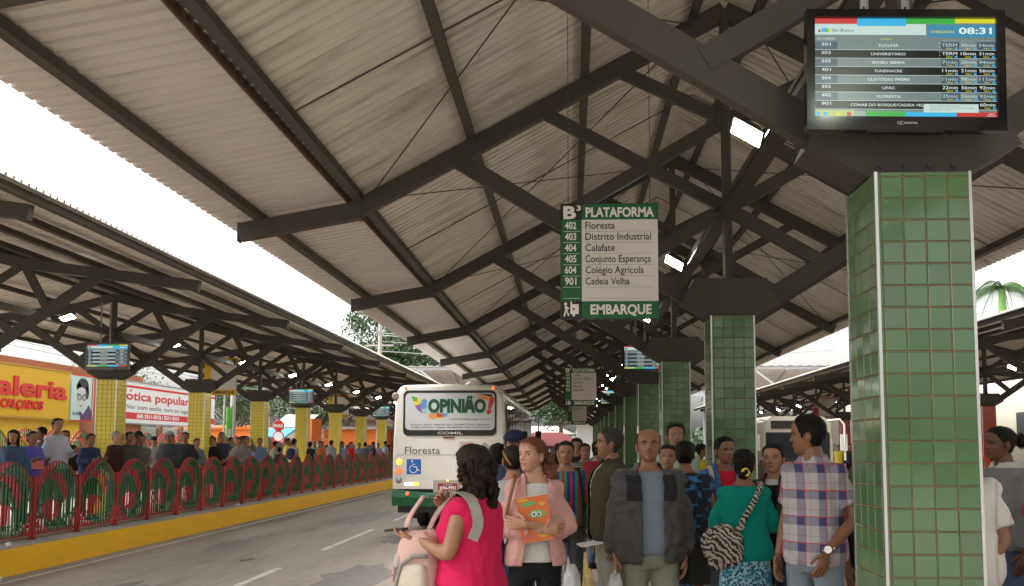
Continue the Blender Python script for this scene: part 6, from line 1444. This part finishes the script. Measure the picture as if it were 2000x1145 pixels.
q.add([FP(-.2, 3.1, .002), FP(.15, 2.9, .002), (FP(.6, 3.25, .002)), FP(.82, 2.9, .002), FP(.82, 2.7, .002), FP(-.1, 2.7, .002)], [(0, 1, 2, 3, 4, 5)], 4); q.add([FP(.1, 2.95, .003), FP(.5, 3.35, .003), FP(.62, 3.2, .003), FP(.25, 2.75, .003)], [(0, 1, 2, 3)], 5)
put_text(q, 'ALL STAR', -.72, 2.9, .13, 5, width=.6, bold=.03, frame=lambda u, v, w_: FP(u, v, .008))
q.build('print', [mat('po_skin', (.55, .58, .55), .5), mat('po_black', (.02, .02, .025), .5), mat('po_glass', (.38, .42, .42), .5), mat('po_lip', (.25, .15, .16), .5), mat('po_plum', (.14, .03, .08), .5), mat('po_navy', (.05, .06, .2), .5)], rt)
q = MB(); q.mm((-.02, .72, 2.68), (.012, .78, 4.52)); q.mm((-.02, -.82, 2.64), (.02, .85, 2.70)); q.mm((-.02, -.82, 4.50), (.02, .85, 4.56)); q.build('frame', RL, rt)
# optician billboard
rt = thing('billboard', (FX - .2, 44.2, 0), 'white billboard with red letters ótica popular', 'billboard')
q = MB(); q.mm((-.10, -6.0, 2.72), (0, 6.0, 4.62)); q.build('panel', mat('billboard_white', (.78, .77, .76), .45), rt)
q = MB(); FB = lambda u, v, w_=0.0: (.006 + w_, u, v)
q.add([FB(-6, 4.33), FB(6, 4.33), FB(6, 4.44), FB(-6, 4.44)], [(0, 1, 2, 3)], 0); q.add([FB(-6, 2.90), FB(6, 2.90), FB(6, 3.20), FB(-6, 3.20)], [(0, 1, 2, 3)], 0)
q.add([FB(-3.84, 4.14, .002), FB(-3.72, 4.14, .002), FB(-3.60, 4.27, .002), FB(-3.74, 4.27, .002)], [(0, 1, 2, 3)], 0); put_text(q, 'otica popular', -4.15, 3.78, .40, 0, width=6.75, bold=.022, frame=lambda u, v, w_: FB(u, v, .002)); put_text(q, 'Ver com estilo, num so lugar.', -4.1, 3.36, .21, 1, width=6.9, bold=.0, frame=lambda u, v, w_: FB(u, v, .002)); put_text(q, '(68) 3211-3212 / 3211-3213', -3.1, 2.975, .16, 2, width=4.5, bold=.05, frame=lambda u, v, w_: FB(u, v, .002))
q.build('print', [RL, mat('ink_black', (.03, .03, .03), .5), mat('ink_white', (.8, .8, .8), .5)], rt)
q = MB(); q.mm((-.02, -6.05, 2.66), (.04, 6.05, 2.72)); q.mm((-.02, -6.05, 4.60), (.04, 6.05, 4.66)); q.build('frame', mat('frame_grey', (.3, .3, .3), .5), rt)
q = MB()
for i in range(5): q.mm((-.4, -5 + i * 2.4, RZ), (-.2, -4.75 + i * 2.4, 2.7))
q.build('support_post', mat('post_rust', (.30, .12, .07), .7), rt)
rt = facade('corner_shop', 'shop front in teal and white under the optician billboard', FX - .6, 38.0, 50, RZ, 2.6, mat('shop_pale', (.42, .45, .42), .6, var=.2, scale=1))
for i in range(5):
    q = MB(); q.mm((.0, -5.6 + i * 2.3, .2), (.04, -4.0 + i * 2.3, 2.3)); q.build('shop_window', mat(f'shopw_{i % 2}', ((.07, .10, .10), (.12, .30, .28))[i % 2], .2), rt)
# orange building and houses
ORM = mat('orange_render', (.72, .17, .02), .7, var=.08); CRM = mat('cream_render', (.55, .50, .42), .8, var=.1, dirt=(.35, .3, .25, .55, .8)); TILE = mat('pale_roof_tiles', (.34, .29, .25), .85, var=.2, scale=3, bump=.4); WH = mat('white_render', (.62, .61, .58), .75, var=.06)
def house(label, x0, y0, x1, y1, h_, wallm, roofm, rh=1.2, over=.4, windows=4, z=RZ):
    cx_, cy_ = (x0 + x1) / 2, (y0 + y1) / 2; rt = thing('house', (cx_, cy_, z), label, 'building'); a, b = abs(x1 - x0) / 2, abs(y1 - y0) / 2
    q = MB(); q.mm((-a, -b, 0), (a, b, h_)); q.build('wall', wallm, rt)
    q = MB(); o = over; q.add([(-a - o, -b - o, h_), (a + o, -b - o, h_), (a + o, b + o, h_), (-a - o, b + o, h_), (-a * .5, 0, h_ + rh), (a * .5, 0, h_ + rh), (-a - o, -b - o, h_ - .12), (a + o, -b - o, h_ - .12), (a + o, b + o, h_ - .12), (-a - o, b + o, h_ - .12)], [(0, 1, 5, 4), (2, 3, 4, 5), (1, 2, 5), (3, 0, 4), (0, 6, 7, 1), (1, 7, 8, 2), (2, 8, 9, 3), (3, 9, 6, 0), (9, 8, 7, 6)])
    q.build('roof', roofm, rt)
    for i in range(windows):
        x = -a + (i + .5) * 2 * a / windows; q = MB(); q.mm((x - .45, -b - .03, 1.0), (x + .45, -b - .005, 2.2)); w_ = q.build('window', mat('pane_dark', (.05, .055, .06), .15), rt); f_ = MB(); f_.mm((x - .52, -b - .05, .93), (x + .52, -b - .031, 1.0)); f_.mm((x - .025, -b - .045, 1.0), (x + .025, -b - .031, 2.2)); f_.build('frame', WH, w_)
        y = -b + (i + .5) * 2 * b / windows; q = MB(); q.mm((a + .005, y - .5, 1.0), (a + .03, y + .5, 2.2)); q.build('window', MATS['pane_dark'], rt)
    return rt
house('orange painted building behind the second yellow column', -25.5, 57, -20.2, 66, 3.3, ORM, ORM, .25, .1)
house('pale tiled house behind the third yellow column', -21.5, 70, -15.0, 78, 4.2, CRM, TILE, 2.4, .7)
house('orange building with an awning left of the bus', -17.2, 62, -13.2, 69, 3.4, ORM, TILE, .4, .3)
house('cream hipped roof house seen left of the bus', -15.4, 84, -9.8, 93, 4.6, CRM, TILE, 2.6, .7)
house('low white building left of the bus', -13.2, 66, -11.6, 72, 3.9, WH, WH, .2, .15, 2)
house('white house with a red tent roof seen beyond the platform', -5.5, 92, -.2, 99, 3.4, WH, TILE, .9, .6)
house('two storey white house with dark eaves beyond the platform end', .6, 88, 7, 96, 4.6, WH, mat('dark_eaves', (.12, .07, .06), .8), .8, .8)
q = MB(); rt = thing('market_tent', (-1.9, 74, RZ), 'red market tent at the far end of the platform', 'tent')
q.add([(-3.2, -2.5, 2.15), (3.2, -2.5, 2.15), (3.2, 2.5, 2.15), (-3.2, 2.5, 2.15), (-1.2, 0, 3.25), (1.2, 0, 3.25), (-3.2, -2.5, 1.9), (3.2, -2.5, 1.9), (3.2, 2.5, 1.9), (-3.2, 2.5, 1.9)], [(0, 1, 5, 4), (2, 3, 4, 5), (1, 2, 5), (3, 0, 4), (0, 6, 7, 1), (1, 7, 8, 2), (2, 8, 9, 3), (3, 9, 6, 0)]); q.build('canopy', mat('tent_red', (.11, .012, .010), .7, var=.12), rt)
for sx in (-3, 3):
    for sy in (-2.3, 2.3): q = MB(); q.tube([(sx, sy, 0), (sx, sy, 2.2)], .04, 6); q.build('pole', STEEL2, rt)
rt = thing('market_stall', (-16.2, 49, RZ), 'market stall with a blue awning behind the yellow columns', 'stall')
q = MB(); q.add([(-1.2, -1.2, 2.62), (.85, -1.2, 2.62), (.85, .8, 3.12), (-.8, .8, 3.12), (-1.2, -1.2, 2.54), (.85, -1.2, 2.54), (.85, .8, 3.04), (-.8, .8, 3.04)], [(0, 1, 2, 3), (7, 6, 5, 4), (0, 4, 5, 1), (1, 5, 6, 2), (3, 2, 6, 7), (0, 3, 7, 4)]); q.build('awning', mat('awning_blue', (.05, .25, .50), .6), rt)
q = MB(); q.mm((-.8, -.8, 0), (.8, -.4, 1)); q.build('counter', ORM, rt)
for sx in (-.8, .8): q = MB(); q.tube([(sx, -1.1, 0), (sx, -1.1, 2.6)], .04, 6); q.build('pole', STEEL2, rt)
rt = thing('kiosk', (-16.1, 52.6, RZ), 'cream fascia kiosk with an orange end above the blue awning', 'kiosk'); q = MB(); q.mm((-.9, -1, 0), (.62, 1, 3.2)); q.build('wall', CRM, rt); q = MB(); q.add([(-1.1, -1.3, 3.2), (.7, -1.3, 3.2), (.9, 1, 4.0), (-1.1, 1, 4.0)], [(0, 1, 2, 3)]); q.build('roof', mat('fibre_roof', (.55, .5, .42), .8), rt); q = MB(); q.mm((.63, -1.1, 2.4), (1.1, 1, 3.7)); q.build('end_panel', ORM, rt)
# red tree trunk-like posts, stop sign
rt = thing('stop_sign', (-13.15, 40.0, RZ), 'red octagonal PARE stop sign beyond the left railing', 'traffic sign')
q = MB(); q.tube([(0, .02, 0), (0, .02, 3.4)], .035, 8); q.build('pole', STEEL2, rt)
def octo(r_, y_, mi, q, n=8): q.add([(r_ * math.cos(R(22.5 + 360 / n * i)), y_, 3.0 + r_ * math.sin(R(22.5 + 360 / n * i))) for i in range(n)] + [(r_ * math.cos(R(22.5 + 360 / n * i)), y_ + .008, 3.0 + r_ * math.sin(R(22.5 + 360 / n * i))) for i in range(n)], [tuple(range(n)), tuple(range(2 * n - 1, n - 1, -1))] + [(i, n + i, n + (i + 1) % n, (i + 1) % n) for i in range(n)], mi)
q = MB(); octo(.28, -.02, 0, q); octo(.26, -.03, 1, q); put_text(q, 'PARE', 0, 2.94, .13, 0, width=.40, align='C', bold=.04, frame=lambda u, v, w_: (u, -.034, v)); q.build('plate', [mat('sign_white2', (.7, .7, .7), .4), mat('sign_red2', (.55, .02, .02), .4)], rt)
q = MB(); q.add([(.26 * math.cos(R(18 * i)), -.02, 2.53 + .26 * math.sin(R(18 * i))) for i in range(20)], [tuple(range(20))], 1); q.add([(.21 * math.cos(R(18 * i)), -.024, 2.53 + .21 * math.sin(R(18 * i))) for i in range(20)], [tuple(range(20))], 0); q.build('lower_plate', [MATS['sign_white2'], MATS['sign_red2']], rt)
# poles and wires
def pole(x, y, h_, label, r_=.16, arm=True):
    rt = thing('utility_pole', (x, y, RZ), label, 'utility pole', 'utility poles')
    q = MB(); q.tube([(0, 0, 0), (0, 0, h_)], [r_, r_ * .6], 10); q.build('pole', CONC, rt)
    if arm: q = MB(); q.mm((-.05, -.9, h_ - .8), (.05, .9, h_ - .68)); q.mm((-.9, -.05, h_ - 1.6), (.9, .05, h_ - 1.5)); q.build('crossarm', CONC, rt)
    return rt
pole(-16.4, 43.0, 8.0, 'grey concrete pole between the second and third yellow columns'); pole(-17.6, 45.0, 6.0, 'slim grey lamp pole beside the orange building', .07, False)
pole(-12.6, 58.5, 10.3, 'tall concrete utility pole in front of the big tree', .2)
q = MB()
for i, z in enumerate((8.9, 9.1, 8.6, 8.0)):
    pts = [(-12.6 + 30 * t, 58.5 + (i - 1.5) * .5, z - 2.2 * t * (1 - t)) for t in [k / 10 for k in range(11)]]; q.tube(pts, .025, 4)
    pts = [(-18.5, 20 + 40 * t, 5.2 + i * .18 - 1.3 * t * (1 - t)) for t in [k / 10 for k in range(11)]]; q.tube(pts, .014, 4)
q.build('overhead_wires', mat('wire_grey', (.25, .25, .25), .5), label='sagging overhead wires strung past the big tree', cat='wires')
rt = thing('banner_post', (-16.0, 41.5, RZ), 'green and white vertical banner beside the pole', 'banner'); q = MB(); q.mm((-.02, -.3, 1.2), (.02, .3, 3.9)); q.build('cloth', mat('banner_green', (.10, .5, .05), .6), rt); q = MB(); q.mm((.021, -.2, 1.5), (.03, .2, 2.9)); q.build('print', WH, rt); q = MB(); q.tube([(0, .33, 0), (0, .33, 4)], .03, 6); q.build('pole', STEEL2, rt)
# far cross roof joining the platforms
rt = thing('cross_roof', (0, 61.5, 0), 'pale steel cross roof joining the platforms at their far end', 'roof')
q = MB(); zt, zb = 7.15, 5.9
n = 150; v = []
for i in range(n + 1):
    x = -24 + 50 * i / n; h_ = .07 if i % 2 else 0; v += [(x, 0, zt + h_), (x, 9, zb + h_), (x, 0, zt + h_ + .02), (x, 9, zb + h_ + .02)]
f = []
for i in range(n):
    a = i * 4; f += [(a, a + 1, a + 5, a + 4), (a + 2, a + 6, a + 7, a + 3), (a, a + 4, a + 6, a + 2), (a + 1, a + 3, a + 7, a + 5)]
q.add(v, f); q.build('roof_sheet', SHEETW, rt)
LS = mat('pale_steel', (.30, .31, .34), .5)
for i in range(11):
    x = -22 + 4.6 * i; q = MB(); q.beam((x, 0.1, 5.2), (x + 2.3, 0.1, 6.95), .1, .14); q.beam((x + 4.6, 0.1, 5.2), (x + 2.3, 0.1, 6.95), .1, .14); q.beam((x, 9, 5.2), (x, .0, 6.95), .08, .14); q.build('frame', LS, rt)
q = MB(); q.mm((-24, .15, 5.1), (26, .3, 5.25)); q.mm((-24, 0.1, 6.95), (26, .22, 7.1)); q.mm((-24, 8.7, 5.6), (26, 8.85, 5.75)); q.build('beam', LS, rt)
for x in (-21, -7.2, -5.8, 9.2, 22): q = MB(); q.mm((x - .12, .1, RZ), (x + .12, .34, 5.2)); q.build('post', LS, rt)
# right side: cream hall wall, station office signs, parked bus
rt = thing('station_hall', (18.8, 40, RZ), 'cream walled hall behind the red columned platform', 'building'); q = MB(); q.mm((0, -38, 0), (6, 30, 5.2)); q.build('wall', mat('hall_cream', (.50, .47, .38), .75, var=.05), rt)
for i in range(12):
    q = MB(); q.mm((-.04, -34 + i * 5, 2.6), (-.005, -31.6 + i * 5, 3.5)); q.build('window', MATS['pane_dark'], rt)
    q = MB(); q.mm((-.04, -30.6 + i * 5, .1), (-.005, -29.4 + i * 5, 2.3)); q.build('door', mat('door_grey', (.2, .2, .2), .5), rt)
rt = thing('clinic_sign', (12.3, 56.5, 3.1), 'white sign reading Policlínica Municipal at the far right platform', 'sign'); q = MB(); q.mm((-1.4, -.03, -.65), (1.4, .03, .65)); q.build('board', mat('dull_white', (.42, .42, .42), .6), rt)
q = MB(); put_text(q, 'Policlínica', -.6, .18, .24, 0, width=1.7, bold=.04, frame=lambda u, v, w_: (u, -.034, v)); put_text(q, 'Municipal', -.3, -.15, .24, 0, width=1.4, bold=.04, frame=lambda u, v, w_: (u, -.034, v)); q.add([(-1.2, -.034, .12), (-.8, -.034, .12), (-.8, -.034, .45), (-1.2, -.034, .45)], [(0, 1, 2, 3)], 1); q.build('print', [MATS['ink_black'], SG['red']], rt)
# second bus, seen in the right-hand lane
rt = thing('parked_bus', (7.75, 31.0, RZ), 'beige bus with pale mirror bars standing in the right hand lane', 'bus')
PBm = mat('bus_beige', (.42, .38, .30), .35, coat=.3)
def sec2(y, s): 
    w_ = 1.25 * s; return [Vector((x, y, z)) for x, z in ((w_, .45), (w_, 2.2), (w_ - .08, 2.9), (w_ - .3, 3.1), (-w_ + .3, 3.1), (-w_ + .08, 2.9), (-w_, 2.2), (-w_, .45))]
q = MB(); q.loft([sec2(0, .94), sec2(.12, .99), sec2(.4, 1), sec2(10.6, 1), sec2(11, .95)]); q.build('body', PBm, rt)
q = MB(); q.mm((-1.08, -.03, 1.45), (1.08, .02, 2.55)); wo = q.build('windscreen', GLASS, rt); q = MB(); q.mm((-.02, -.045, 1.45), (.02, -.031, 2.55)); q.build('pillar', BLK, wo)
q = MB(); q.mm((-.9, -.03, 2.68), (.9, .02, 2.95)); q.build('destination_box', BLK, rt)
q = MB(); q.mm((-1.2, -.08, .45), (1.2, .02, .8)); q.build('bumper', mat('bus_red', (.3, .03, .02), .4), rt)
for s in (-1, 1):
    q = MB(); q.ball((s * .95, -.02, .95), (.13, .05, .1)); q.build('headlight', mat('head_glass', (.6, .6, .55), .1), rt)
    q = MB(); q.tube([(s * 1.0, .1, 2.95), (s * 1.35, -.35, 2.98), (s * 1.48, -.4, 2.8), (s * 1.5, -.35, 1.6)], .035, 8); q.box((s * 1.46, -.36, 2.2), (.22, .07, .55)); q.build('mirror_arm', mat('mirror_pale', (.55, .54, .50), .4), rt)
    for yw in (2.4, 8.5):
        q = MB(); q.loft([[Vector((s * 1.12 + dx, yw + r_ * math.cos(a * math.pi / 10), .48 + r_ * math.sin(a * math.pi / 10))) for a in range(20)] for dx, r_ in ((-.14, .3), (-.14, .46), (.0, .48), (.14, .46), (.14, .3))]); q.build('wheel', RUB, rt)
    q = MB(); q.mm((s * 1.25 - .02, .6, 1.6), (s * 1.25 + .012, 10.4, 2.5)); q.build('side_windows', GLASS, rt)
# slatted seat behind the printed shirt
rt = thing('bench', (1.55, 9.9, 0), 'dark framed bench partly seen between the legs of the crowd', 'bench')
for z in (.42, .80): q = MB(); q.mm((-.55, -.2 if z < .5 else .16, z), (.55, .2 if z < .5 else .2, z + .05 if z < .5 else z + .16)); q.build('seat' if z < .5 else 'backrest', mat('bench_cream', (.5, .45, .36), .6), rt)
for sx in (-.5, .5): q = MB(); q.mm((sx - .02, -.18, 0), (sx + .02, -.14, .42)); q.mm((sx - .02, .16, 0), (sx + .02, .2, .8)); q.mm((sx - .02, -.18, .2), (sx + .02, .2, .24)); q.build('leg', BLK, rt)
# litter on the kerb
for i, (x, y, lb) in enumerate([(-9.05, 14.3, 'crumpled white cup on the left kerb nearest the camera'), (-8.75, 13.6, 'crushed white cup in the gutter by the yellow kerb'), (-9.1, 24.4, 'scrap of white paper on the kerb beyond the posts')]):
    q = MB(); strand_lump(q, (0, 0, .04), (.06, .05, .04), seed=i, amp=.5, nu=10, nv=7); q.build('litter', WHITEM, loc=(x, y, 0.0 if x < -8.93 else RZ), label=lb, cat='litter')

# ---- trees
LEAF = [mat(f'leaf_{i}', c, .55, var=.25, scale=2, rnd=.1) for i, c in enumerate([(.016, .040, .009), (.028, .065, .014), (.045, .095, .022), (.075, .13, .035)])]
BARK = mat('bark', (.10, .075, .055), .9, var=.3, bump=.8, bscale=12)
def tree(x, y, h_, cr, label, seed, n=5200, leaf=.16, z0=RZ, hue=0, trunk=.28, droop=0.0):
    r = rseg(seed); rt = thing('tree', (x, y, z0), label, 'tree', 'trees around the station')
    q = MB(); th = h_ * .45; q.tube([(0, 0, 0), (.1, .05, th * .5), (.05, .1, th)], [trunk, trunk * .8, trunk * .6], 9)
    clumps = []
    for i in range(9):
        a = r.random() * 6.28; e = r.uniform(.3, 1.0); L_ = cr * r.uniform(.4, .75); tip = (L_ * math.cos(a), L_ * math.sin(a), th + (h_ - th) * e * .75); mid = (tip[0] * .45, tip[1] * .45, th + (tip[2] - th) * .4)
        q.tube([(.05, .1, th - .3), mid, tip], [trunk * .4, trunk * .22, trunk * .07], 6)
    for i in range(46):
        u = Vector((r.gauss(0, 1), r.gauss(0, 1), r.gauss(0, 1))).normalized() * (r.random() ** .4); clumps.append((Vector((u.x * cr * .85, u.y * cr * .85, th + (h_ - th) * (.5 + .45 * u.z))), cr * r.uniform(.18, .36)))
    q.build('trunk', BARK, rt)
    mbs = [MB() for _ in range(4)]
    for i in range(n):
        c, s = clumps[r.randrange(len(clumps))]; u = Vector((r.gauss(0, 1), r.gauss(0, 1), r.gauss(0, .8))); u = u.normalized() * (r.random() ** .5) * s; p = c + u
        a = Vector((r.gauss(0, 1), r.gauss(0, 1), r.gauss(0, 1))).normalized(); b = a.orthogonal().normalized(); l_ = leaf * r.uniform(.6, 1.3)
        mbs[min(3, max(0, int(r.gauss(1.2 + hue, .9))))].add([p - a * l_ * .5, p + b * l_ * .28, p + a * l_ * .5, p - b * l_ * .28], [(0, 1, 2, 3)])
    ms = MB()
    for i, k in enumerate(mbs): ms.add(k.v, k.f, i)
    ms.build('crown', LEAF, rt, kind='stuff')
tree(-13.0, 66, 13.0, 4.6, 'big dark tree behind the gap between the two left roofs', 1, 15000, .26)
tree(-1.0, 84, 9.5, 4.5, 'leafy tree seen past the end of the bus and the middle roof', 2, 12000, .28, hue=-.3); tree(-6.5, 86, 12, 5.0, 'dense tree behind the far cross roof', 3, 7000, .24)
tree(-27, 52, 7.0, 4.5, 'bright green tree above the optician billboard', 4, 7000, .17, hue=.9); tree(-25, 44, 6.2, 3.0, 'pale green tree above the portrait poster', 5, 4500, .15, hue=1.0)
tree(-22, 58, 7.2, 3.4, 'tree in front of the orange building', 6, 6000, .16, hue=.4); tree(-18.0, 62, 7.0, 3.6, 'broad tree behind the third yellow column', 7, 6000, .17, hue=.3)
tree(-27, 75, 9, 5, 'distant tree behind the left shops', 8, 5000, .26); tree(6.5, 92, 7.5, 3.4, 'distant tree past the green columns', 9, 4000, .24)
# palm
rt = thing('palm_tree', (19.15, 40.0, RZ), 'tall palm rising behind the right hand roof', 'palm tree')
q = MB(); q.tube([(0, 0, 0), (.1, 0, 4), (0, 0, 7.6)], [.24, .18, .16], 10); q.build('trunk', mat('palm_grey', (.30, .28, .24), .85, var=.2), rt); q = MB(); q.tube([(0, 0, 7.6), (0, 0, 9.2)], [.19, .13], 10); q.build('crownshaft', mat('crownshaft', (.16, .33, .08), .4), rt)
r = rseg(3)
for i in range(14):
    a = 2 * math.pi * i / 14 + r.uniform(-.15, .15); up = r.uniform(.15, 1.0); L_ = 1.9; pts = [Vector((math.cos(a) * L_ * t, math.sin(a) * L_ * t, 9.15 + up * 1.6 * t - 2.3 * t * t)) for t in [k / 8 for k in range(9)]]
    q = MB(); q.tube(pts, [.03 * (1 - .8 * k / 8) for k in range(9)], 5)
    for k in range(1, 34):
        t = k / 33; p = Vector((math.cos(a) * L_ * t, math.sin(a) * L_ * t, 9.15 + up * 1.6 * t - 2.3 * t * t)); sd_ = Vector((-math.sin(a), math.cos(a), 0))
        for s in (-1, 1): l_ = .62 * math.sin(math.pi * min(1, .15 + t * .85)) + .1; e = p + sd_ * s * l_ * .8 + Vector((0, 0, -l_ * .55)) + Vector((math.cos(a), math.sin(a), 0)) * .15; q.add([p, p + Vector((math.cos(a) * .05, math.sin(a) * .05, 0)), e], [(0, 1, 2)])
    q.build('frond', LEAF[1 + i % 2], rt)
# drifting far background mass of trees closing the horizon
r = rseg(11)
q = MB()
for i in range(26000):
    a = r.uniform(-1.15, 1.15); d = r.uniform(128, 150); h_ = 3.5 + 3.0 * noise.noise((a * 9, 0, 1)) + 2.0 * noise.noise((a * 31, 0, 5)); p = Vector((math.sin(a) * d, math.cos(a) * d, RZ + (h_ + 1) * r.random())); u = Vector((r.gauss(0, 1), r.gauss(0, 1), r.gauss(0, 1))).normalized(); b = u.orthogonal().normalized(); l_ = r.uniform(.5, 1.1); q.add([p - u * l_ * .5, p + b * l_ * .4, p + u * l_ * .5, p - b * l_ * .4], [(0, 1, 2, 3)])
q.build('distant_trees', LEAF[0], kind='stuff', label='distant line of trees on the horizon')
